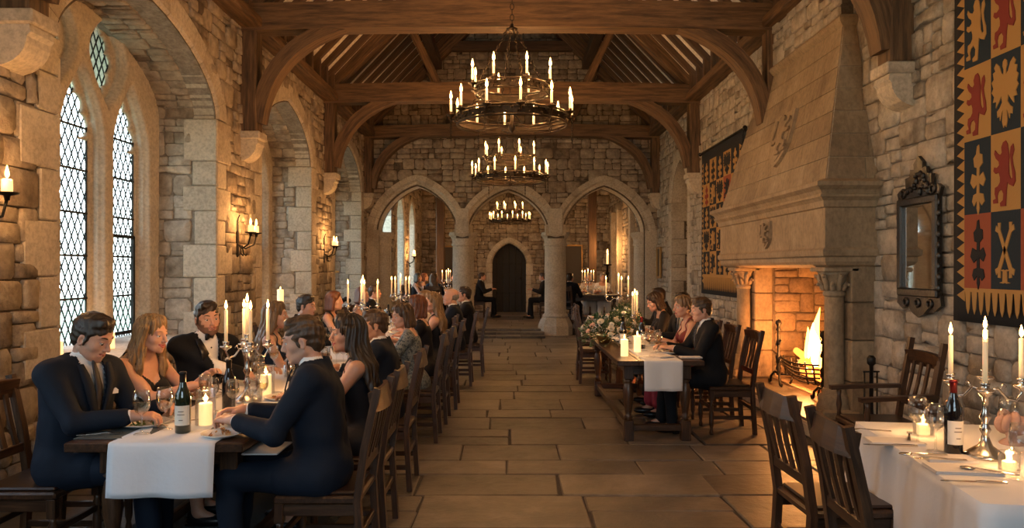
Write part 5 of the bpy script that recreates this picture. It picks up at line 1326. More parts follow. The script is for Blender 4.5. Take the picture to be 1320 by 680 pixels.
def table(x0, x1, y0, y1, label, top=.76, legs=True, z0=0, group=None, rz=0, name='refectory_table'):
    cx, cy = (x0 + x1) / 2, (y0 + y1) / 2; w, l = (x1 - x0) / 2, (y1 - y0) / 2; t = thing(name, label, 'table', (cx, cy, z0), rz, group); mt = 'oak_dark'
    m = MB(); n = 4
    for k in range(n): m.box(-w + k * 2 * w / n + .001, -w + (k + 1) * 2 * w / n - .001, -l, l, top - .045, top, mt, .005)
    m.build('tabletop', None, t)
    m = MB(); ix, iy = w - .13, l - .20
    for s in (-1, 1): m.box(*sorted((s * ix - .012, s * ix + .012)), -iy, iy, top - .15, top - .045, mt, .004); m.box(-ix, ix, *sorted((s * iy - .012, s * iy + .012)), top - .15, top - .045, mt, .004)
    m.build('apron', None, t)
    for sx_ in (-1, 1):
        for sy in (-1, 1):
            x, y = sx_ * ix, sy * iy; m = MB(); m.box(x - .045, x + .045, y - .045, y + .045, top - .19, top - .045, mt, .006)
            m.lathe([(.03, top - .19), (.045, top - .205), (.028, top - .22), (.04, top - .24), (.05, top - .30), (.048, top - .38), (.032, .27), (.028, .235), (.042, .22), (.03, .205), (.04, .19)], (x, y, 0), mt, 16)
            m.box(x - .045, x + .045, y - .045, y + .045, 0, .19, mt, .006); m.build('leg', None, t)
    m = MB()
    for s in (-1, 1): m.box(-ix, ix, *sorted((s * iy - .025, s * iy + .025)), .09, .15, mt, .006)
    m.box(-.03, .03, -iy, iy, .09, .15, mt, .006) if w < .3 else None
    for s in (-1, 1): m.box(*sorted((s * ix - .025, s * ix + .025)), -iy, iy, .09, .15, mt, .006)
    m.build('stretcher', None, t); return t
def cloth(name, x0, x1, y0, y1, z, drop, label, mat='linen', loc=(0, 0, 0), rz=0, waves=.018, group=None, cat='tablecloth'):
    """tablecloth: a flat top and a skirt whose folds deepen downwards"""
    m = MB(); w, l = (x1 - x0) / 2, (y1 - y0) / 2; cx, cy = (x0 + x1) / 2, (y0 + y1) / 2; per = []
    n = 26
    for i in range(n): per.append((-w + 2 * w * i / n, -l, 0, -1))
    for i in range(n): per.append((w, -l + 2 * l * i / n, 1, 0))
    for i in range(n): per.append((w - 2 * w * i / n, l, 0, 1))
    for i in range(n): per.append((-w, l - 2 * l * i / n, -1, 0))
    N = len(per); rows = 9; vs = []
    for j in range(rows + 1):
        s = j / rows
        for i, (x, y, nx, ny) in enumerate(per):
            k = i % n; cn = (1 - min(1, k / 3)) + (1 - min(1, (n - k) / 3)); wv = waves * s * (math.sin(i * .9 + .8 * math.sin(i * .37)) + .5 * math.sin(i * 1.7 + 1))
            px, py = per[(i - 1) % N][2:]; dx, dy = (nx, ny) if k else ((nx + px) * .8, (ny + py) * .8)
            o = .006 + .02 * s + wv + (.05 * s * (1 - min(1, k / 3)) if k < 3 else 0)
            vs.append((x + dx * o, y + dy * o, z - drop * s * (1 + .01 * math.sin(i * .9)) - (.0 if j else 0)))
    fs = [(j * N + i, j * N + (i + 1) % N, (j + 1) * N + (i + 1) % N, (j + 1) * N + i) for j in range(rows) for i in range(N)]; fs = [f[::-1] for f in fs]
    b = len(vs); vs.append((0, 0, z)); fs += [(b, i, (i + 1) % N) for i in range(N)]
    m.add(vs, fs, None, True); o = m.build(name, mat, None, solid=.004); o.location = (loc[0] + cx, loc[1] + cy, loc[2]); o.rotation_euler = (0, 0, rz)
    for p in o.data.polygons:
        if len(p.vertices) == 3: p.use_smooth = False
    return tag(o, label, cat, group)
def runner(x0, x1, y0, y1, z, drop, label, mat='linen_cool'):
    m = MB(); pts = [(y1, 0)] + [(y1 + (y0 - y1) * i / 10, 0) for i in range(1, 10)] + [(y0 + .004, 0), (y0 - .006, .004), (y0 - .010, .02)] + [(y0 - .012 - .008 * i / 8, .02 + (drop - .02) * i / 8) for i in range(1, 9)]
    nx = 14; vs = []
    for y, d in pts:
        for i in range(nx + 1): u = i / nx; vs.append((x0 + (x1 - x0) * u + .006 * (d / drop) * math.sin(u * 5), y - d / drop * .012 * (math.sin(u * 11) + 1) * (d > .03), z + .003 - d + .0015 * math.sin(u * 9 + y * 7) * (d < .01)))
    fs = [(j * (nx + 1) + i, j * (nx + 1) + i + 1, (j + 1) * (nx + 1) + i + 1, (j + 1) * (nx + 1) + i) for j in range(len(pts) - 1) for i in range(nx)]; fs = [f[::-1] for f in fs]
    m.add(vs, fs, None, True); return tag(m.build('table_runner', mat, None, solid=.003), label, 'table runner')
GL = [(.034, 0), (.036, .002), (.030, .006), (.006, .010), (.004, .02), (.004, .085), (.010, .093), (.026, .105), (.036, .125), (.039, .145), (.037, .17), (.033, .20), (.0315, .20), (.0355, .17), (.0372, .145), (.034, .127), (.024, .108), (.004, .098)]
def wineglass(x, y, z, label, group=None, s=1.0, fill='wine', frac=.45):
    key = ('glass', s, fill)
    first = key not in _proto
    if first:
        t = thing('wine_glass', label, 'wine glass'); m = MB(); m.lathe([(r * s, h * s) for r, h in GL], n=24, caps=False); m.build('bowl', 'glass', t)
        if fill: m = MB(); m.lathe([(.002 * s, .100 * s), (.022 * s, .109 * s), (.033 * s, .128 * s), (.0358 * s, .145 * s), (.001 * s, .1455 * s)], n=20, caps=False); m.build('drink', fill, t)
        _proto[key] = t
    return place(_proto[key], (x, y, z), 0, label, first, group)
def tumbler(x, y, z, label, group=None):
    first = 'tumbler' not in _proto
    if first:
        t = thing('tumbler', label, 'glass'); m = MB(); m.lathe([(.028, 0), (.030, .01), (.035, .10), (.0335, .10), (.029, .014), (.001, .012)], n=20, caps=False); m.build('cup', 'glass', t)
        m = MB(); m.lathe([(.001, .014), (.028, .015), (.031, .055), (.001, .056)], n=20, caps=False); m.build('drink', 'water', t); _proto['tumbler'] = t
    return place(_proto['tumbler'], (x, y, z), 0, label, first, group)
def bottle(x, y, z, label, glass='bottle_green', foil='foil_black', lab=True, h=.31, r=.038, fat=False):
    t = thing('wine_bottle', label, 'bottle', (x, y, z), random.uniform(-.3, .3)); m = MB()
    pr = [(r * .8, 0), (r, .006), (r, h * .56), (r * .93, h * .64), (r * .6, h * .73), (.0155, h * .82), (.0145, h * .96), (.0165, h * .965), (.0165, h * .985), (.0145, h)] if not fat else [(r * .8, 0), (r, .006), (r, h * .45), (r * .92, h * .55), (r * .6, h * .68), (.018, h * .82), (.0155, h * .95), (.018, h * .96), (.017, h)]
    m.lathe(pr, n=24); m.build('glass_body', glass, t)
    m = MB(); m.lathe([(.0160, h * .83), (.0155, h * .955), (.0175, h * .962), (.0175, h * .99), (.014, h * 1.002), (.001, h * 1.003)], n=18); m.build('foil', foil, t)
    if lab:
        m = MB(); n = 16; a0 = -PI / 2 - 1.15; vs = []
        for i in range(n + 1): a = a0 + 2.3 * i / n; vs += [((r + .0012) * math.cos(a), (r + .0012) * math.sin(a), h * .14), ((r + .0012) * math.cos(a), (r + .0012) * math.sin(a), h * .46)]
        m.add(vs, [(2 * i, 2 * i + 2, 2 * i + 3, 2 * i + 1) for i in range(n)], 'paper', True)
        for zz, w_ in ((.36, .7), (.31, .9), (.22, .5)):
            a0 = -PI / 2 - w_ / 2; vs = []
            for i in range(7): a = a0 + w_ * i / 6; vs += [((r + .0018) * math.cos(a), (r + .0018) * math.sin(a), h * zz), ((r + .0018) * math.cos(a), (r + .0018) * math.sin(a), h * (zz + .012))]
            m.add(vs, [(2 * i, 2 * i + 2, 2 * i + 3, 2 * i + 1) for i in range(6)], 'ink', True)
        m.build('label', None, t)
    return t
def plate(x, y, z, label, r=.135, group=None):
    key = ('plate', r); first = key not in _proto
    if first:
        m = MB(); m.lathe([(.001, .004), (r * .55, .004), (r * .66, .010), (r * .97, .020), (r, .022), (r * .985, .018), (r * .68, .004), (r * .56, 0), (.001, 0)], n=40, caps=False); o = m.build('dinner_plate', 'china'); tag(o, label, 'plate'); _proto[key] = o
    return place(_proto[key], (x, y, z), 0, label, first, group)
def food(x, y, z, label, kind='salad', r=.07, seed=0):
    rn = random.Random(seed); m = MB()
    mats = {'salad': ['salad', 'leaf_pale', 'salad', 'roast'], 'roast': ['roast', 'sauce', 'salad', 'roast'], 'crumbs': ['roast', 'bread', 'sauce']}[kind]; name = {'salad': 'salad', 'roast': 'roast_meal', 'crumbs': 'half_eaten_starter'}[kind]
    for k in range(46 if kind != 'crumbs' else 14):
        a = rn.uniform(0, 2 * PI); q = math.sqrt(rn.random()) * r; h = (1 - (q / r) ** 2) * .03; rot = Euler((rn.uniform(-1, 1), rn.uniform(-1, 1), a)).to_matrix()
        m.ell((q * math.cos(a), q * math.sin(a), .010 + h * rn.random()), (rn.uniform(.008, .018), rn.uniform(.006, .012), rn.uniform(.002, .006)), mats[k % len(mats)], 7, 4, rot=rot)
    o = m.build(name); o.location = (x, y, z); return tag(o, label, 'food', kind='stuff')
def cutlery(kind, x, y, z, rz, label, group=None, M4=None):
    key = ('cut', kind); first = key not in _proto
    if first:
        m = MB()
        if kind == 'knife':
            m.path([(0, -.11, .004), (0, -.02, .005), (0, 0, .005)], [.015, .013, .009], [.007, .008, .005], None); m.path([(0, 0, .004), (0, .06, .004), (.002, .10, .004), (.005, .125, .004)], [.016, .020, .018, .004], .0022, None)
        elif kind == 'fork':
            m.path([(0, -.11, .004), (0, -.02, .006), (0, .03, .010)], [.015, .010, .007], [.004, .005, .003], None); m.path([(0, .03, .010), (0, .045, .007), (0, .06, .004)], [.008, .022, .024], .0025, None)
            for k in range(4): m.path([(-.0095 + .0063 * k, .058, .004), (-.0095 + .0063 * k, .085, .002), (-.0095 + .0063 * k, .10, .006)], .0028, .002, None)
        else:
            m.path([(0, -.10, .004), (0, 0, .006), (0, .05, .008)], [.014, .009, .007], [.004, .005, .003], None); m.ell((0, .075, .005), (.019, .029, .006), None, 14, 6)
        o = m.build('table_' + kind, 'silver'); tag(o, label, kind); _proto[key] = o
    o = place(_proto[key], (x, y, z), rz, label, first, group)
    if M4 is not None: o.matrix_world = M4
    return o
def pillar(x, y, z, label, h=.11, r=.034, jar=True, hot=True, group=None):
    t = thing('pillar_candle', label, 'candle', (x, y, z), 0, group); zz = .004 if jar else 0
    m = MB(); m.lathe([(r * .96, zz), (r, zz + .004), (r, zz + h - .004), (r * .92, zz + h), (r * .6, zz + h - .010), (.0015, zz + h - .012), (.0012, zz + h + .008)], n=22); c = m.build('wax', 'wax_glow', t)
    m = MB(); flame(m, 0, 0, zz + h + .004, .95); m.build('flame', None, c)
    if jar: m = MB(); jh = min(.19, h * 1.5 + .02); m.lathe([(r * 1.5, 0), (r * 1.55, .004), (r * 1.5, jh), (r * 1.6, jh + .005), (r * 1.44, jh), (r * 1.48, .006), (.001, .003)], n=26, caps=False); m.build('glass_shade', 'glass', t)
    if hot: light('candle_light', (x, y, z + h + .04), SMALL, WARM, .015)
    return t
def napkin(x, y, z, label, w=.10, l=.20, rz=0, n=3, group=None):
    m = MB()
    for k in range(n): m.box(-w / 2 + .002 * k, w / 2 - .001 * k, -l / 2, l / 2 - .002 * k, .004 * k, .004 * k + .0036, None, .0015)
    o = m.build('folded_napkin', 'napkin'); o.location = (x, y, z); o.rotation_euler = (0, 0, rz); return tag(o, label, 'napkin', group)
def flowers(loc, label, rx, ry, rz_, n, seed, vase=True, cols=('rose_blush', 'rose_cream', 'rose_white', 'rose_cream'), droop=0, cat='flowers'):
    rn = random.Random(seed); t = thing('flower_arrangement', label, cat, loc)
    m = MB(); m.lathe([(.05, 0), (.06, .01), (.09, .07), (.10, .11), (.09, .115), (.001, .10)], mat='brass', n=20, caps=False); m.build('bowl', None, t)
    m = MB(); 
    for k in range(420):
        a = rn.uniform(0, 2 * PI); c = rn.uniform(-.35 if droop else -.05, 1); sr = math.sqrt(max(0, 1 - c * c)) if c > 0 else 1.0; q = rn.uniform(.75, 1.08)
        p = Vector((rx * sr * math.cos(a) * q, ry * sr * math.sin(a) * q, .09 + rz_ * c * q - droop * (max(0, -c)) * .5)); d = vunit(p - Vector((0, 0, .02))) + Vector((rn.uniform(-.6, .6), rn.uniform(-.6, .6), rn.uniform(-.7, .5))); d.normalize()
        s_ = vunit(d.cross(Vector((rn.uniform(-1, 1), rn.uniform(-1, 1), 1)))) * rn.uniform(.010, .02); L_ = rn.uniform(.035, .075); nn = d.cross(s_).normalized() * .005
        m.add([p, p + d * L_ * .5 + s_ + nn, p + d * L_, p + d * L_ * .5 - s_ + nn, p + d * L_ * .5 - nn], [(0, 4, 1), (1, 4, 2), (2, 4, 3), (3, 4, 0)], 'leaf' if k % 3 else 'leaf_pale')
    for k in range(40):
        a = rn.uniform(0, 2 * PI); p0 = Vector((0, 0, .08)); p1 = Vector((rx * .9 * math.cos(a), ry * .9 * math.sin(a), .1 + rz_ * rn.uniform(-.1, .9))); m.tube([p0, (p0 + p1) / 2 + Vector((0, 0, .03)), p1], .0025, 'leaf', 4)
    fo = m.build('foliage', None, t); fo['kind'] = 'stuff'
    for k in range(n):
        a = k * 2.4 + rn.uniform(-.3, .3); c = 1 - (k + .5) / n * 1.0; sr = math.sqrt(max(0, 1 - c * c)); p = Vector((rx * sr * math.cos(a), ry * sr * math.sin(a), .10 + rz_ * c)); d = vunit((p.x / rx, p.y / ry, (p.z - .06) / rz_)); r = rn.uniform(.026, .042); u, v, _ = frame_z(d); m = MB()
        for ring_, (nr, rr, open_) in enumerate(((5, 1.0, .9), (5, .75, .5), (4, .5, .22), (3, .28, .08))):
            for j in range(nr):
                b = 2 * PI * j / nr + ring_ * .6; dirn = u * math.cos(b) + v * math.sin(b); tan = d.cross(dirn); vs = []
                for iy in range(4):
                    s = iy / 3
                    for ix in range(3): q = (ix - 1); w_ = r * rr * (.35 + .65 * math.sin(PI * (.15 + .6 * s))); vs.append(p + dirn * (r * rr * (.25 + open_ * s ** 1.5 * .75) - abs(q) * .12 * r) + tan * q * w_ * .8 + d * (r * (1.15 * s - .4 - .15 * abs(q) - (.25 if iy == 3 and ring_ == 0 else 0))))
                m.add(vs, [(3 * i + j2, 3 * i + j2 + 1, 3 * i + j2 + 4, 3 * i + j2 + 3) for i in range(3) for j2 in range(2)], None, True)
        m.ell(p - d * r * .1, r * .5, None, 8, 5); m.build('rose', cols[k % len(cols)], t, solid=.0015)
    return t
# ------------------------------------------------------------------ heraldic hangings
EAGLE = [(0, 1.0), (.08, .97), (.10, .90), (.05, .84), (.06, .76), (.16, .80), (.26, .92), (.40, .98), (.50, .92), (.44, .86), (.56, .84), (.52, .74), (.62, .70), (.54, .60), (.62, .54), (.50, .46), (.56, .38), (.40, .38), (.42, .28), (.28, .36), (.16, .44), (.12, .34), (.24, .26), (.36, .22), (.34, .12), (.24, .14), (.22, .06), (.14, .18), (.08, .22), (.12, .04), (.06, -.06), (0, -.02)]
EAGLE = EAGLE + [(-x, y) for x, y in EAGLE[::-1][1:-1]]
BONE = [(-.06, -.42), (-.14, -.52), (-.04, -.58), (0, -.50), (.04, -.58), (.14, -.52), (.06, -.42), (.05, .42), (.13, .52), (.04, .58), (0, .50), (-.04, .58), (-.13, .52), (-.05, .42)]
SPRIG = [(0, -.1), (.06, .0), (.04, .12), (.18, .04), (.26, .12), (.20, .22), (.06, .24), (.05, .38), (.20, .32), (.34, .42), (.26, .56), (.10, .52), (.06, .50), (.05, .64), (.16, .66), (.20, .80), (.08, .86), (.04, .98), (-.03, 1.0), (-.06, .86), (-.18, .84), (-.2, .7), (-.06, .64), (-.05, .5), (-.22, .56), (-.32, .44), (-.22, .34), (-.05, .40), (-.05, .24), (-.22, .22), (-.28, .10), (-.16, .04), (-.04, .12), (-.06, 0)]
def emblem(mb, kind, fn, cx, cz, w, h, mat, d0, d1, flip=1):
    def put(out, sx_, sz, ox, oz, rot=0):
        c, s = math.cos(rot), math.sin(rot); pts = [((x * c - y * s) * sx_ * flip + cx + ox, (x * s + y * c) * sz + cz + oz) for x, y in out]; mb.prism(pts, fn, d0, d1, mat)
    if kind == 'lion': put(LION, w * .72, h * .78, -w * .10 * flip, -h * .38)
    elif kind == 'eagle': put(EAGLE, w * .72, h * .82, 0, -h * .40)
    elif kind == 'bones': put(BONE, w * .8, h * .7, 0, 0, .6); put(BONE, w * .8, h * .7, 0, 0, -.6); put([(x * 1.6, y * .22 - .48) for x, y in BONE], w * .8, h * .7, 0, 0)
    elif kind == 'sprig': put(SPRIG, w * .85, h * .85, -w * .05, -h * .43)
def tapestry(loc, label, sgn, y0, y1, z0, z1, cols, rows, fringe, pattern, off=0.03, bf_=.075):
    """hangs on the right wall; local y along the wall, x towards the room negative"""
    t = thing('heraldic_tapestry', label, 'tapestry', loc); fn = lambda u, v, d: (-off - d, u, v); bw = (y1 - y0) * bf_
    m = MB(); nv = 24; nu = 24; m.grid(nu, nv, lambda a, b: (-off - .012 * math.sin(a * 9 + b * 2) * .5, y0 + (y1 - y0) * a, z0 + (z1 - z0) * b), 'cloth_black'); m.build('backing_cloth', None, t, solid=.008)
    m = MB(); W, Hh = (y1 - y0 - 2 * bw) / cols, (z1 - z0 - 2 * bw - fringe) / rows; yy, zz = y0 + bw, z0 + bw + fringe
    for i in range(cols):
        for j in range(rows):
            c, e, ec = pattern(i, j); m.prism([(yy + i * W, zz + j * Hh), (yy + i * W + W, zz + j * Hh), (yy + i * W + W, zz + j * Hh + Hh), (yy + i * W, zz + j * Hh + Hh)], fn, .010, .016, c)
    m.build('chequered_field', None, t)
    for i in range(cols):
        for j in range(rows):
            c, e, ec = pattern(i, j); m = MB(); emblem(m, e, fn, yy + (i + .5) * W, zz + (j + .5) * Hh, W, Hh, ec, .016, .022, 1); m.build({'lion': 'rampant_lion', 'eagle': 'spread_eagle', 'bones': 'crossed_bones', 'sprig': 'leafy_sprig'}[e], None, t)
    m = MB(); n = int((z1 - z0 - 2 * bw) / .085)
    for s, e in ((y0 + bw, -1), (y1 - bw, 1)):
        for k in range(n): z = z0 + bw + (z1 - z0 - 2 * bw) * k / n; d = (z1 - z0 - 2 * bw) / n; P = [(s, z), (s, z + d), (s + e * bw * .62, z + d / 2)]; m.prism(P if e < 0 else P[::-1], fn, .010, .015, 'cloth_gold')
    n = int((y1 - y0 - 2 * bw) / .075)
    m.prism([(yy, z0 + bw + fringe * .72), (y1 - bw, z0 + bw + fringe * .72), (y1 - bw, zz), (yy, zz)], fn, .010, .015, 'cloth_gold')
    for k in range(n):
        a = yy + (y1 - y0 - 2 * bw) * k / n; d = (y1 - y0 - 2 * bw) / n
        m.prism([(a + d * .1, z0 + bw + fringe * .72), (a + d * .28, z0 + bw * .6 + fringe * .1), (a + d * .5, z0 + bw * .4), (a + d * .72, z0 + bw * .6 + fringe * .1), (a + d * .9, z0 + bw + fringe * .72)], fn, .010, .015, 'cloth_gold')
    m.build('gold_border', None, t)
    m = MB(); m.tube([(-off - .01, y0 - .05, z1 + .01), (-off - .01, y1 + .05, z1 + .01)], .018, 'iron', 8); m.ell((-off - .01, y0 - .07, z1 + .01), .035, 'iron'); m.ell((-off - .01, y1 + .07, z1 + .01), .035, 'iron'); m.build('hanging_rod', None, t)
    return t
# ------------------------------------------------------------------ WALL HANGINGS
def pat_big(i, j):
    # i: along the wall towards the back, j: rows from the bottom
    tab = {(1, 0): ('cloth_rust', 'sprig', 'cloth_black'), (0, 0): ('cloth_navy', 'bones', 'cloth_gold'), (1, 1): ('cloth_navy', 'sprig', 'cloth_gold'), (0, 1): ('cloth_gold', 'lion', 'cloth_red'),
           (1, 2): ('cloth_gold', 'lion', 'cloth_red'), (0, 2): ('cloth_navy', 'eagle', 'cloth_gold'), (1, 3): ('cloth_navy', 'lion', 'cloth_gold'), (0, 3): ('cloth_gold', 'lion', 'cloth_red')}
    return tab[(i % 2, j % 4)]
tapestry((HW - .035, 0, 0), 'huge chequered tapestry of lions, eagle and crossed bones beside the mirror', 1, 4.12, 5.64, 1.20, 4.30, 4, 5, .10, lambda i, j: pat_big(i % 2, j), bf_=.10)
tapestry((HW - .035, 0, 0), 'smaller black and gold heraldic tapestry between the hood and the niche', 1, 10.75, 13.15, 1.15, 3.62, 5, 5, .16,
         lambda i, j: (('cloth_gold', ('lion', 'sprig', 'eagle')[(i + j) % 3], 'cloth_red' if (i * 3 + j) % 5 == 0 else 'cloth_black') if (i + j) % 2 else (('cloth_black', ('sprig', 'lion')[j % 2], 'cloth_gold') if (i + 2 * j) % 7 else ('cloth_rust', 'lion', 'cloth_black'))))
# mirror
t = thing('wall_mirror', 'black carved mirror with an openwork crest on the pale stone wall', 'mirror', (HW - .03, 6.12, 0)); fn = lambda u, v, d: (-.02 - d, u, v)
m = MB()
for a, b, c, d in ((-.30, -.23, 1.42, 2.14), (.23, .30, 1.42, 2.14), (-.30, .30, 2.12, 2.19), (-.30, .30, 1.36, 1.43)): m.box(-.075, -.015, a, b, c, d, 'frame_black', .012)
for s in (-1, 1):
    for k in range(9): m.ell((-.05, s * .30, 1.44 + k * .085), (.02, .018 + .008 * (k % 2), .035), 'frame_black', 8, 6)
m.build('frame', None, t)
m = MB(); m.box(-.045, -.03, -.235, .235, 1.42, 2.13, 'mirror'); m.build('mirror_glass', None, t)
m = MB(); crest = [(-.30, 2.17), (.30, 2.17), (.33, 2.24), (.28, 2.27), (.24, 2.22), (.19, 2.28), (.20, 2.36), (.13, 2.37), (.12, 2.43), (.06, 2.42), (.07, 2.47), (0, 2.53), (-.07, 2.47), (-.06, 2.42), (-.12, 2.43), (-.13, 2.37), (-.20, 2.36), (-.19, 2.28), (-.24, 2.22), (-.28, 2.27), (-.33, 2.24)]
m.prism(crest, fn, 0, .03, 'frame_black')
rnd = random.Random(8)
for k in range(26): a = rnd.uniform(-.17, .17); z = 2.2 + rnd.random() * (.25 - abs(a)); m.ell((-.055, a, z), (.022, rnd.uniform(.014, .032), rnd.uniform(.014, .03)), 'frame_black', 8, 6)
for s in (-1, 1): m.tube([(-.055, s * .22 + .035 * math.cos(q), 2.235 + .035 * math.sin(q)) for q in [2 * PI * i / 12 for i in range(12)]], .012, 'frame_black', 6, closed=True)
m.build('carved_crest', None, t)
m = MB(); m.prism([(-.32, 1.38), (-.33, 1.30), (-.24, 1.25), (-.16, 1.28), (-.08, 1.22), (0, 1.19), (.08, 1.22), (.16, 1.28), (.24, 1.25), (.33, 1.30), (.32, 1.38)], fn, 0, .03, 'frame_black')
for s in (-1, 0, 1): m.tube([(-.055, s * .18 + .035 * math.cos(q), 1.31 + .03 * math.sin(q)) for q in [2 * PI * i / 12 for i in range(12)]], .012, 'frame_black', 6, closed=True)
m.build('carved_apron', None, t)
def picture(loc, w, h, label, axis):
    t = thing('framed_painting', label, 'painting', loc); m = MB(); f = .05
    def B_(a, b, c, d, e0, e1, mt):
        if axis == 'x': m.box(*sorted((-e0, -e1)), a, b, c, d, mt, .006)
        else: m.box(a, b, *sorted((-e0, -e1)), c, d, mt, .006)
    B_(-w / 2, w / 2, -h / 2, h / 2, .01, .03, 'painting'); m.build('canvas', None, t); m = MB()
    for a, b, c, d in ((-w / 2 - f, -w / 2, -h / 2 - f, h / 2 + f), (w / 2, w / 2 + f, -h / 2 - f, h / 2 + f), (-w / 2, w / 2, h / 2, h / 2 + f), (-w / 2, w / 2, -h / 2 - f, -h / 2)): B_(a, b, c, d, .01, .055, 'gilt')
    m.build('gilt_frame', None, t); return t
picture((-1.95, YE - .04, 1.62), .62, 1.3, 'tall dark painting on the end wall seen through the window-side arch', 'y')
picture((2.0, YE - .04, 1.70), .5, 1.2, 'dark painting on the end wall seen through the fireplace-side arch', 'y')
t = picture((HW - .04, 16.95, 1.72), .34, .62, 'small gilt frame on the wall between the niche and the arches', 'x')

# ------------------------------------------------------------------ WINDOW-SIDE TABLES
TX0, TX1, TZ = -2.15, -1.29, .76
table(TX0, TX1, 3.53, 6.55, 'dark oak refectory table nearest the camera on the window side')
table(TX0, TX1, 6.75, 9.75, 'white-clothed table in the middle of the window-side row')
table(TX0, TX1, 9.95, 12.7, 'white-clothed table at the far end of the window-side row')
runner(-1.93, -1.42, 3.53, 5.0, TZ, .255, 'white linen runner hanging over the end of the nearest window-side table')
cloth('tablecloth', TX0, TX1 - .0, 5.02, 6.55, TZ + .004, .02, 'white linen laid over the back half of the nearest window-side table', waves=.002)
cloth('tablecloth', TX0, TX1, 6.75, 9.75, TZ + .004, .22, 'white cloth over the middle window-side table')
cloth('tablecloth', TX0, TX1, 9.95, 12.7, TZ + .004, .22, 'white cloth over the last window-side table')
F = -PI / 2; Bk = PI / 2     # facing +x (sitters on the window side) / facing -x
# people, window side of the table
A = {}
def P_(key, *a, **k): A[key] = person(*a, **k); return A[key]
P_('L1', 'man in navy suit and dark tie cutting food, nearest on the window side', (-2.38, 3.96, 0), F, sc=1.04, lean=8, pitch=24, yaw=-6, hands={'r': (.15, .42, .835), 'l': (-.14, .44, .835)}, q='near', hair='short', hcol='hair_dark', smile=.3, curl=.85, twist=-18)
P_('L2', 'laughing woman with long blond hair and black sleeveless dress', (-2.42, 4.66, 0), F, sc=1.0, sex='f', lean=11, pitch=8, yaw=-14, hands={'r': (.02, .40, .86), 'l': (-.18, .42, .90)}, q='near', outfit='gown', col='dress_black', hair='longside', hcol='hair_blond', smile=1, curl=.6, twist=-20)
P_('L3', 'bearded man in black dinner jacket and bow tie smiling at the camera', (-2.26, 5.36, 0), F, sc=1.03, beard=True, lean=3, yaw=-48, pitch=4, roll=4, hands={'r': (.16, .42, .84), 'l': (-.16, .42, .84)}, q='near', col='suit_black', hair='short', hcol='hair_dark', smile=1, bow=True, twist=-45)
P_('L4', 'bare-shouldered woman in navy dress with light brown hair', (-2.12, 6.42, 0), F, sc=.99, sex='f', lean=4, yaw=10, outfit='gown', col='dress_navy', hair='long', hcol='hair_light', smile=.4, twist=10, q='mid')
P_('L5', 'dark-haired man in black suit turned towards the aisle behind the bare-shouldered woman', (-2.28, 7.85, 0), F, lean=6, yaw=-12, pitch=6, col='suit_black', q='mid')
P_('L6', 'red-haired woman in black partly hidden behind candles on the window side', (-2.30, 9.1, 0), F, sex='f', lean=8, outfit='gown', col='dress_black', hair='bob', hcol='hair_red', q='far')
P_('L7', 'auburn-haired woman at the far window-side table', (-2.32, 11.0, 0), F, sex='f', lean=6, outfit='gown', col='dress_navy', hair='bob', hcol='hair_red', q='far', yaw=-10)
P_('L8', 'man in black at the far end of the window-side row', (-2.34, 12.1, 0), F, lean=6, col='suit_black', hair='short', hcol='hair_brown', q='far')
# aisle side
P_('R1', 'man in navy suit nearest on the aisle side, seen in profile while eating', (-.98, 3.84, 0), Bk, sc=1.03, lean=7, pitch=12, yaw=8, hands={'l': (-.13, .42, .835), 'r': (.12, .46, .84)}, q='near', hcol='hair_brown', curl=.8, twist=6)
P_('R2', 'smiling woman with long black hair beside the man in navy on the aisle side', (-.91, 4.58, 0), Bk, sc=1.0, sex='f', lean=8, yaw=18, pitch=2, outfit='gown', col='dress_black', hair='long', hcol='hair_dark', smile=1, q='near', skin='skin_tan', twist=10)
P_('R3', 'brown-haired man in navy suit third along the aisle side', (-.95, 5.55, 0), Bk, sc=.98, lean=6, yaw=16, pitch=6, q='mid', hcol='hair_brown', skin='skin_tan')
P_('R4', 'woman with short brown hair and mottled grey patterned dress', (-.90, 6.95, 0), Bk, sc=.97, sex='f', lean=10, yaw=30, pitch=10, outfit='gown_sleeve', col='dress_pattern', hair='bob', hcol='hair_brown', q='mid')
P_('R5', 'auburn-haired person in dark clothes behind the woman in the patterned dress', (-.90, 7.75, 0), Bk, sex='f', lean=8, yaw=10, outfit='gown_sleeve', col='dress_black', hair='bob', hcol='hair_red', q='mid')
P_('R6', 'bare-armed woman with long light brown hair on the aisle side', (-.86, 8.55, 0), Bk, sex='f', lean=4, yaw=26, outfit='gown', col='dress_black', hair='long', hcol='hair_light', q='mid')
P_('R6b', 'fair-haired person in pale clothes beside the balding man', (-1.0, 9.35, 0), Bk, sex='f', lean=8, yaw=0, outfit='gown_sleeve', col='dress_pale', hair='bob', hcol='hair_light', q='far')
P_('R7', 'balding man in navy suit far along the aisle side', (-.78, 10.15, 0), Bk, lean=4, yaw=4, hair='bald', hcol='hair_grey', q='mid')
P_('R8', 'dark-haired man in black suit last on the aisle side, near the stone pier', (-.66, 11.1, 0), Bk, lean=4, yaw=4, col='suit_black', q='mid')
for k, (y, who) in enumerate(((3.94, 'under the man in navy cutting food'), (4.68, 'behind the laughing blond woman'), (5.40, 'behind the bearded man in the bow tie'), (6.42, 'behind the bare-shouldered woman'), (7.95, 'behind the dark-haired man on the window side'), (9.1, 'behind the red-haired woman'), (11.0, 'behind the auburn-haired woman at the far table'), (12.1, 'behind the last man on the window side'))):
    chair(-2.52 if y < 5 else -2.40, y, F, 'dark oak slat-back chair ' + who, 'chairs on the window side')
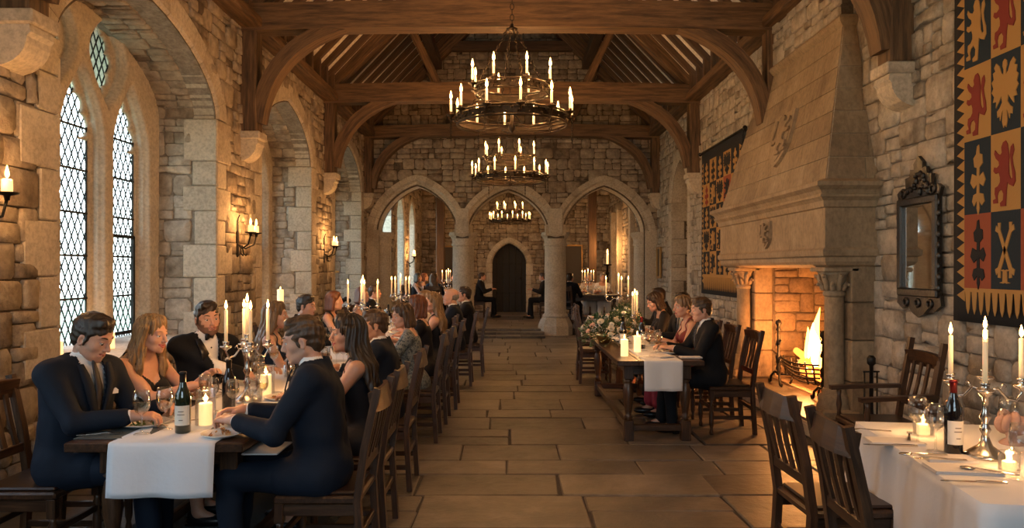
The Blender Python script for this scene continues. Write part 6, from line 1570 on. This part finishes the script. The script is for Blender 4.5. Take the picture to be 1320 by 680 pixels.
for x, y, who in ((-.97, 3.88, 'under the man in navy nearest the aisle'), (-.97, 4.52, 'behind the smiling black-haired woman'), (-.96, 5.5, 'behind the third man along the aisle side'), (-.92, 6.95, 'behind the woman in the patterned dress'), (-.90, 7.75, 'behind the auburn-haired person in dark clothes'),
                  (-.86, 8.55, 'behind the long-haired bare-armed woman'), (-1.0, 9.35, 'behind the fair-haired person in pale clothes'), (-.78, 10.15, 'behind the balding man'), (-.66, 11.1, 'behind the last man in black, near the pier')):
    chair(x, y, Bk, 'dark oak slat-back chair ' + who, 'chairs on the aisle side')
# tableware on the nearest table
candelabrum((-1.66, 4.62, TZ + .004), .3, 'silver five-light candelabrum on the nearest window-side table', 4, .37, ch=.22, R_=.125)
candelabrum((-1.72, 8.5, TZ + .005), .1, 'silver candelabrum on the middle window-side table', 4, .42, ch=.24, R_=.17)
candelabrum((-1.74, 11.5, TZ + .005), .5, 'silver candelabrum on the last window-side table', 4, .42, ch=.24, R_=.16)
z = TZ + .004
plate(-1.96, 3.92, z, 'white plate of salad in front of the man in navy cutting food'); food(-1.96, 3.92, z + .004, 'green salad on the plate of the man cutting food', 'salad', .09, 1)
plate(-1.42, 3.95, z, 'white plate of food in front of the man in navy on the aisle side', .12); food(-1.42, 3.95, z + .004, 'green and gold food on the plate of the man on the aisle side', 'salad', .065, 2)
plate(-1.44, 3.66, z, 'white side plate with leftovers at the corner of the nearest table', .10); food(-1.44, 3.66, z + .002, 'crumbs and leftovers on the corner side plate', 'crumbs', .06, 3)
plate(-2.0, 4.72, z, 'white plate in front of the laughing blond woman'); food(-2.0, 4.72, z + .004, 'roast meal on the plate of the blond woman', 'roast', .08, 4)
plate(-1.46, 4.7, z, 'white plate in front of the smiling black-haired woman', .12); food(-1.46, 4.7, z + .004, 'roast meal on the plate of the black-haired woman', 'roast', .07, 5)
plate(-2.0, 5.6, z, 'white plate in front of the bearded man', .12); food(-2.0, 5.6, z + .004, 'roast meal on the plate of the bearded man', 'roast', .07, 6)
m = MB(); m.box(-.17, .17, -.13, .13, 0, .005, 'rug_slate', .002); o = m.build('slate_placemat'); o.location = (-1.98, 3.74, TZ); tag(o, 'dark slate placemat at the near corner by the man cutting food', 'placemat')
bottle(-1.67, 3.74, z, 'green wine bottle with cream label nearest on the runner', 'bottle_green', 'foil_black', True, .31)
bottle(-1.66, 4.32, z, 'dark wine bottle half hidden behind the near jar candle', 'bottle_black', 'foil_black', False, .30)
bottle(-1.62, 5.45, z, 'dark champagne bottle behind the pillar candle, before the bare-shouldered woman', 'bottle_black', 'foil_black', False, .31, .045, True)
pillar(-1.63, 3.92, z, 'lit pillar candle in a glass jar beside the green wine bottle', .115)
pillar(-1.62, 4.85, z, 'lit pillar candle in a glass jar behind the candelabrum', .13, .036)
wineglass(-1.86, 3.70, z, 'white wine glass standing left of the green bottle, in front of the salad', None, 1.1)
wineglass(-1.79, 3.80, z, 'white wine glass next to the green bottle, second from the salad plate', None, 1.1)
for x, y, lab in ((-1.60, 4.22, 'wine glass just behind the near jar candle'), (-1.52, 4.30, 'wine glass at the foot of the candelabrum on the aisle side'), (-1.74, 4.28, 'wine glass at the foot of the candelabrum on the window side'), (-1.84, 4.42, 'wine glass in front of the laughing blond woman'), (-1.50, 4.42, 'wine glass before the hands of the man on the aisle side'),
                  (-1.72, 5.0, 'wine glass behind the second jar candle on the window side'), (-1.5, 5.05, 'wine glass behind the second jar candle on the aisle side'), (-1.56, 5.3, 'wine glass in front of the champagne bottle'), (-1.80, 5.25, 'wine glass before the bearded man, nearer the aisle'), (-1.88, 5.38, 'wine glass before the bearded man, nearer his plate'), (-1.46, 5.75, 'wine glass beyond the champagne bottle')):
    wineglass(x, y, z + .001, lab, None, .98, None if 'foot' in lab or 'beyond' in lab else 'wine')
for x, y, lab in ((-1.48, 4.15, 'water tumbler near the bread on the nearest table'), (-1.86, 4.18, 'water tumbler near the blond woman\'s forearm'), (-1.7, 5.6, 'water tumbler near the far end of the nearest table'), (-1.56, 4.5, 'water tumbler beside the candelabrum stem')): tumbler(x, y, z + .001, lab)
cutlery('fork', -1.40, 3.80, z + .024, .9, 'silver fork laid across the corner side plate'); cutlery('knife', -1.78, 4.02, z, -1.2, 'silver knife lying on the runner beyond the two white wine glasses')
cutlery('fork', -2.05, 3.68, z + .004, -1.3, 'silver fork on the slate placemat'); cutlery('spoon', -1.52, 4.04, z, .6, 'silver spoon beside the near jar candle')
def in_hand(key, s, kind, label, tilt=.5):
    pt, arm, MW = A[key]; HM = arm[s][3]; Mx = MW @ HM @ Matrix.Translation((-s * .012, .085, -.028)) @ Matrix.Rotation(-tilt, 4, 'X') @ Matrix.Translation((0, .05, 0))
    if kind == 'glass': return
    return cutlery(kind, 0, 0, 0, 0, label, None, Mx)
in_hand('L1', 1, 'knife', 'silver knife held by the man cutting food'); in_hand('L1', -1, 'fork', 'silver fork held by the man cutting food')
in_hand('R1', -1, 'fork', 'silver fork held by the man in navy on the aisle side'); in_hand('L2', 1, 'fork', 'silver fork held by the laughing blond woman')
napkin(-2.16, 3.86, .668, 'white napkin spread on the lap of the man cutting food', .16, .26, .2, 2)
napkin(-1.26, 3.80, .668, 'white napkin spread on the lap of the man in navy on the aisle side', .18, .26, 0, 2)
# tableware of the other window-side tables: many look-alikes
rnd = random.Random(12); g1 = 'wine glasses on the far window-side tables'; k = 0
for y in np.arange(5.95, 12.6, .33):
    if 6.5 < y < 6.85 or 9.7 < y < 10.0: continue
    for x in (-1.93, -1.52, -1.45):
        if abs(y - 8.5) < .2 and x > -1.9: continue
        wineglass(x + rnd.uniform(-.05, .05), float(y) + rnd.uniform(-.1, .1), z + .002, 'wine glass among many on the white-clothed window-side tables', g1, 1.0, None if k % 2 else 'wine'); k += 1
for y in np.arange(6.95, 12.5, .78):
    for x in (-1.98, -1.44): plate(x, float(y) if abs(y - 9.85) > .15 else 10.15, z + .003, 'white dinner plate among many on the white-clothed window-side tables', .125, 'plates on the far window-side tables')
bottle(-1.62, 7.3, z + .002, 'dark wine bottle on the middle window-side table', 'bottle_green', 'foil_red', True); bottle(-1.78, 10.6, z + .002, 'dark wine bottle on the last window-side table', 'bottle_black', 'foil_black', True)
# window sill candles, benches of light
pillar(-3.92, 6.35, .83, 'short lit pillar candle on the first window sill behind the man cutting food', .14, .045, False)
pillar(-3.80, 6.75, .83, 'tall lit pillar candle on the first window sill behind the blond woman', .20, .045, False)
pillar(-3.85, 7.05, .83, 'lit pillar candle on the first window sill, farthest from the camera', .15, .045, False)
pillar(-3.74, 11.9, .83, 'lit pillar candle on the second window sill behind the bare-shouldered woman', .42, .05, False)
t = thing('hook_topped_stand', 'curved black wrought iron stand with a gold tip in the third recess', 'iron stand', (-3.62, 14.9, .8)); m = MB()
m.lathe([(.16, 0), (.16, .02), (.04, .05), (.03, .12)], mat='iron', n=14); m.tube([(0, 0, .1), (.03, 0, .25), (.0, 0, .42), (-.08, 0, .55), (-.07, 0, .68), (.03, 0, .72)], [.04, .035, .03, .028, .026, .02], 'iron', 8)
for k in range(5): m.ell((.08 + .06 * k, 0, .14 + .03 * (k % 2)), (.05, .05, .05), 'iron', 8, 6)
m.build('stand', None, t); m = MB(); m.ell((.07, 0, .72), (.06, .03, .025), 'brass', 8, 6); m.build('gold_tip', None, t)

# ------------------------------------------------------------------ FIREPLACE-SIDE TABLES
table(.95, 1.74, 6.65, 9.45, 'dark oak refectory table with turned legs in front of the fireplace')
table(1.35, 2.10, 10.0, 13.0, 'second oak table beyond the flowers on the fireplace side')
cloth('tablecloth', 1.35, 2.10, 10.0, 13.0, TZ + .004, .2, 'white cloth over the second fireplace-side table')
runner(1.19, 1.54, 6.65, 9.3, TZ, .27, 'white runner hanging over the end of the table in front of the fireplace', 'linen')
P_('F1', 'man in black suit with pocket square nearest on the fireplace side', (1.97, 7.24, 0), Bk, lean=8, yaw=6, pitch=8, col='suit_black', q='mid', hcol='hair_brown', hands={'l': (-.14, .42, .83), 'r': (.1, .45, .83)})
P_('F2', 'woman in dark red dress leaning towards the man with the pocket square', (2.0, 7.96, 0), Bk, sex='f', lean=12, yaw=14, pitch=6, outfit='gown', col='dress_red', hair='updo', hcol='hair_light', q='mid', smile=.4)
P_('F3', 'dark-haired man in black suit facing the camera beyond the woman in red', (2.08, 8.62, 0), Bk, lean=6, yaw=40, pitch=6, col='suit_black', q='mid', skin='skin_tan', twist=25)
P_('F4', 'dark-haired woman in long-sleeved black bending over her plate', (2.06, 9.55, 0), Bk, sex='f', lean=16, yaw=8, pitch=22, outfit='gown_sleeve', col='dress_black', hair='bob', hcol='hair_dark', q='mid')
P_('F5', 'dark-haired guest beyond the woman in black, partly hidden by candles', (2.30, 10.9, 0), Bk, lean=10, pitch=10, col='suit_black', q='far')
for y, who in ((7.26, 'under the man with the pocket square'), (7.98, 'behind the woman in dark red'), (8.66, 'behind the dark-haired man beyond the woman in red'), (9.55, 'behind the bending woman in black')): chair(2.10, y, Bk, 'dark oak slat-back chair ' + who, 'chairs on the fireplace side')
chair(2.34, 10.9, Bk, 'dark oak chair of the half-hidden guest at the second fireplace-side table')
for x, y, who in ((1.16, 10.35, 'first'), (1.24, 11.3, 'second'), (1.36, 12.3, 'third')): chair(x, y, F, 'empty oak chair, %s of the three standing by the flowers in the aisle' % who, 'empty chairs by the flowers')
z = TZ + .004
flowers((1.03, 8.25, TZ), 'large arrangement of blush and cream roses spilling over the table edge', .24, .34, .21, 26, 5, droop=.22)
flowers((1.38, 9.15, TZ), 'white blossoms behind the roses on the fireplace-side table', .22, .22, .22, 16, 7, cols=('rose_white', 'rose_cream', 'rose_white'))
flowers((1.62, 10.5, TZ), 'dark foliage and white flowers under the far candelabrum', .2, .25, .22, 12, 8, cols=('rose_white', 'rose_cream'))
pillar(1.065, 6.98, z, 'lit pillar candle at the near corner of the table in front of the fireplace', .16, .036, False)
pillar(1.25, 7.35, z, 'lit pillar candle behind the one at the table corner, beside the runner', .16, .036, False)
bottle(1.16, 7.7, z, 'dark wine bottle behind the pillar candles on the fireplace-side table', 'bottle_black', 'foil_black', True, .33); bottle(1.34, 7.62, z, 'dark slender bottle between the candle and the glasses on the fireplace-side table', 'bottle_black', 'foil_red', True, .33)
candelabrum((1.62, 11.2, TZ + .005), .4, 'tall candelabrum on the second fireplace-side table', 3, .42, ch=.25, R_=.2)
candelabrum((1.50, 9.0, TZ + .005), 1.0, 'low candelabrum beside the white blossoms on the fireplace-side table', 2, .26, ch=.24, R_=.13)
for x, y, lab in ((1.38, 7.20, 'wine glass nearest the end of the fireplace-side table'), (1.46, 7.36, 'wine glass before the hands of the man with the pocket square'), (1.33, 7.42, 'wine glass behind the pillar candle beside the runner'), (1.50, 7.62, 'wine glass before the woman in dark red'), (1.40, 7.84, 'wine glass beside the slender bottle'), (1.52, 8.05, 'wine glass farther along before the woman in dark red'), (1.44, 8.4, 'wine glass before the dark-haired man facing the camera'), (1.3, 8.6, 'wine glass close to the roses')): wineglass(x, y, z + .001, lab, None, .98, 'wine' if x > 1.4 else None)
plate(1.60, 7.22, z, 'white plate before the man with the pocket square', .12); plate(1.60, 7.95, z, 'white plate before the woman in dark red', .12); plate(1.60, 8.62, z, 'white plate before the dark-haired man facing the camera', .12); plate(1.62, 9.3, z, 'white plate before the bending woman in black', .11)
food(1.60, 7.22, z + .004, 'roast meal before the man with the pocket square', 'roast', .06, 11); food(1.60, 7.95, z + .004, 'roast meal before the woman in dark red', 'roast', .06, 12)
napkin(1.66, 6.86, z, 'folded napkin at the near end of the fireplace-side table', .12, .2, PI / 2); napkin(1.40, 6.92, z + .004, 'rumpled napkin on the runner end of the fireplace-side table', .16, .2, .4)
cutlery('knife', 1.50, 6.98, z + .003, 1.2, 'silver knife at the near end of the fireplace-side table'); cutlery('fork', 1.24, 6.86, z + .003, 1.5, 'silver fork at the near end of the fireplace-side table')

# ------------------------------------------------------------------ THE EMPTY TABLE AND CHAIRS NEAREST THE CAMERA
RZ = -R(8.2); Cx, Cy = 2.41, 3.22; c_, s_ = math.cos(RZ), math.sin(RZ)
def L2(x, y): return (Cx + x * c_ - y * s_, Cy + x * s_ + y * c_)
table(Cx - .56, Cx + .56, Cy - .62, Cy + .62, 'oak table hidden under the white cloth beside the tapestry', rz=RZ)
o = cloth('tablecloth', -.64, .64, -.70, .70, TZ + .004, .48, 'white tablecloth falling in folds over the empty table beside the tapestry', 'linen', (Cx, Cy, 0), RZ, .020)
chair(1.60, 3.66, F + .03, 'empty oak chair pushed to the white-clothed table, farther from the camera'); chair(1.58, 2.98, F - .05, 'empty oak chair pushed to the white-clothed table, nearest the camera')
t = make_chair('armchair', 'empty oak armchair with carved crest against the pale wall under the mirror', .52, .48, 1.07, True); t.location = (2.72, 5.42, 0); t.rotation_euler = (0, 0, PI / 2 - .06)
z = TZ + .006
def at2(px, py):      # a point of the picture on the table plane
    Y = (1.6 - z) * 950 / (py - 345); return ((px - 660) / 950 * Y, Y)
x, y = at2(1229, 584); bottle(x, y, z, 'red wine bottle with dark red foil on the empty white table', 'bottle_black', 'foil_red', True, .33)
x, y = at2(1270, 588); candelabrum((x, y, z), -.25, 'silver three-armed candelabrum with lit tapers on the empty white table', 3, .335, ch=.20, R_=.155)
x, y = at2(1183, 572); wineglass(x, y, z, 'empty crystal glass farther from the red wine bottle', None, 1.12, None)
x, y = at2(1206, 582); wineglass(x, y, z, 'empty crystal glass close beside the red wine bottle', None, 1.08, None)
x, y = at2(1316, 618); wineglass(x, y, z, 'empty crystal glass at the frame edge beside the tealight', None, 1.1, None)
x, y = at2(1300, 570); wineglass(x, y, z, 'empty crystal glass behind the tealight, holding nothing', None, 1.1, None)
x, y = at2(1190, 560); pillar(x, y, z, 'low candle glowing behind the two crystal glasses', .05, .03, True)
x, y = at2(1301, 606); pillar(x, y, z, 'tealight in a small glass at the foot of the candelabrum', .035, .026, True)
for px, py, w_, l_, r_, lab in ((1152, 570, .13, .24, RZ + PI / 2, 'folded napkin at the far place of the empty white table'), (1240, 606, .15, .26, RZ + PI / 2, 'folded napkin at the near place of the empty white table'), (1222, 592, .12, .2, RZ + PI / 2, 'folded napkin under the forks at the middle of the empty white table')):
    x, y = at2(px, py); napkin(x, y, z, lab, w_, l_, r_, 3)
for kind, px, py, r_, lab in (('knife', 1150, 578, 1.45, 'silver knife at the far place of the empty white table'), ('fork', 1172, 566, -.5, 'silver fork pointing at the crystal glasses'), ('fork', 1118, 558, 1.3, 'silver fork at the far edge of the empty white table'), ('knife', 1258, 626, 1.45, 'silver knife nearest the camera on the empty white table'), ('spoon', 1275, 612, .9, 'silver spoon below the candelabrum'), ('fork', 1210, 596, 1.4, 'silver fork before the red wine bottle'), ('spoon', 1190, 590, 1.5, 'silver spoon on the middle napkin')):
    x, y = at2(px, py); cutlery(kind, x, y, z + .013, r_, lab)
x, y = at2(1282, 572); m = MB()
for k in range(7): a = k * .9; m.ell((.03 * math.cos(a), .03 * math.sin(a), .09 + .012 * (k % 3)), (.04, .022, .05), None, 10, 7, rot=Euler((.3 * math.cos(a), .5, a)).to_matrix())
m.lathe([(.05, 0), (.052, .006), (.02, .03), (.03, .06)], mat=None, n=14); o = m.build('rumpled_napkin', 'dusty_pink'); o.location = (x + .08, y, z); tag(o, 'rumpled dusty pink napkin standing behind the candelabrum', 'napkin')

# ------------------------------------------------------------------ THE FAR CHAMBER
table(-2.5, -1.55, 19.4, 21.6, 'table of the far chamber on the window side', z0=UZ); cloth('tablecloth', -2.5, -1.55, 19.4, 21.6, TZ + .004, .25, 'white cloth on the far chamber table, window side', loc=(0, 0, UZ))
table(1.55, 2.75, 18.7, 19.8, 'dark table of the far chamber on the fireplace side', z0=UZ)
zf = TZ + .006 + UZ
candelabrum((-1.72, 19.9, zf), .2, 'candelabrum on the far chamber table, window side', 4, .36, ch=.22, watts=2.5)
candelabrum((1.98, 19.2, zf), .2, 'candelabrum on the far chamber table, fireplace side', 4, .36, ch=.22)
for lab, x, y, rz, kw in (('dark-haired woman at the far chamber table seen through the window-side arch', -2.62, 19.7, F, dict(sex='f', outfit='gown', col='dress_black', hair='bob', hcol='hair_brown')),
                          ('red-haired woman at the far chamber table seen through the window-side arch', -2.55, 20.6, F, dict(sex='f', outfit='gown', col='dress_pale', hair='bob', hcol='hair_red')),
                          ('grey-blond woman in dark clothes at the end of the far chamber table', -2.02, 19.05, 0, dict(sex='f', outfit='gown_sleeve', col='dress_navy', hair='long', hcol='hair_light', yaw=-60)),
                          ('fair-haired guest facing the camera at the far chamber table', -1.45, 20.3, Bk, dict(sex='f', outfit='gown_sleeve', col='dress_black', hair='updo', hcol='hair_red')),
                          ('man in dark suit sitting by the door under the central arch', -.98, 21.6, F, dict(col='suit_black')),
                          ('guest in dark suit half hidden behind the fireplace-side pier', .98, 21.2, Bk, dict(col='suit_black')),
                          ('guest in black with white collar seen from behind at the far fireplace-side table', 1.42, 18.55, -.5, dict(col='suit_black', hcol='hair_dark')),
                          ('grey-haired guest in pale top at the far fireplace-side table', 2.08, 20.1, PI, dict(sex='f', outfit='gown_sleeve', col='dress_pale', hair='updo', hcol='hair_grey')),
                          ('white-haired guest in pale top beside the grey-haired guest', 2.45, 20.0, PI, dict(sex='f', outfit='gown_sleeve', col='shirt', hair='updo', hcol='hair_grey'))):
    person(lab, (x, y, UZ), rz, q='far', **kw); o = chair(x - .03 * math.sin(rz) * -1, y, rz, 'oak chair under the ' + ' '.join(lab.split()[:11]), 'chairs in the far chamber'); o.location.z = UZ
for k in range(8): wineglass(-2.35 + .5 * (k % 2) + .05 * k / 8, 19.55 + .25 * k, zf, 'wine glass among many on the far chamber tables', 'wine glasses in the far chamber')
for k in range(8): wineglass(1.65 + .13 * k, 19.0 + .25 * (k % 3), zf, 'wine glass among many on the far chamber tables', 'wine glasses in the far chamber')
t = thing('torch_stand', 'dark iron candle stand against the chamber wall', 'candle stand', (2.72, 21.0, UZ)); m = MB(); m.lathe([(.2, 0), (.2, .03), (.04, .06), (.03, 1.5), (.12, 1.52), (.12, 1.56)], mat='iron', n=14)
for k in range(3): m.ell((0, 0, .5 + .4 * k), (.06, .06, .05), 'iron', 8, 6)
m.build('stand', None, t); candle(t, 0, 0, 1.56, .3, .03, True, 2.2); light('candle_light', (2.72, 21.0, UZ + 2.0), 22, WARM, .03)
# slate rug under the nearest table
m = MB(); m.box(-2.35, -1.1, 3.3, 6.7, .004, .014, 'rug_slate', .004); tag(m.build('floor_rug'), 'grey-blue rug under the nearest window-side table', 'rug')
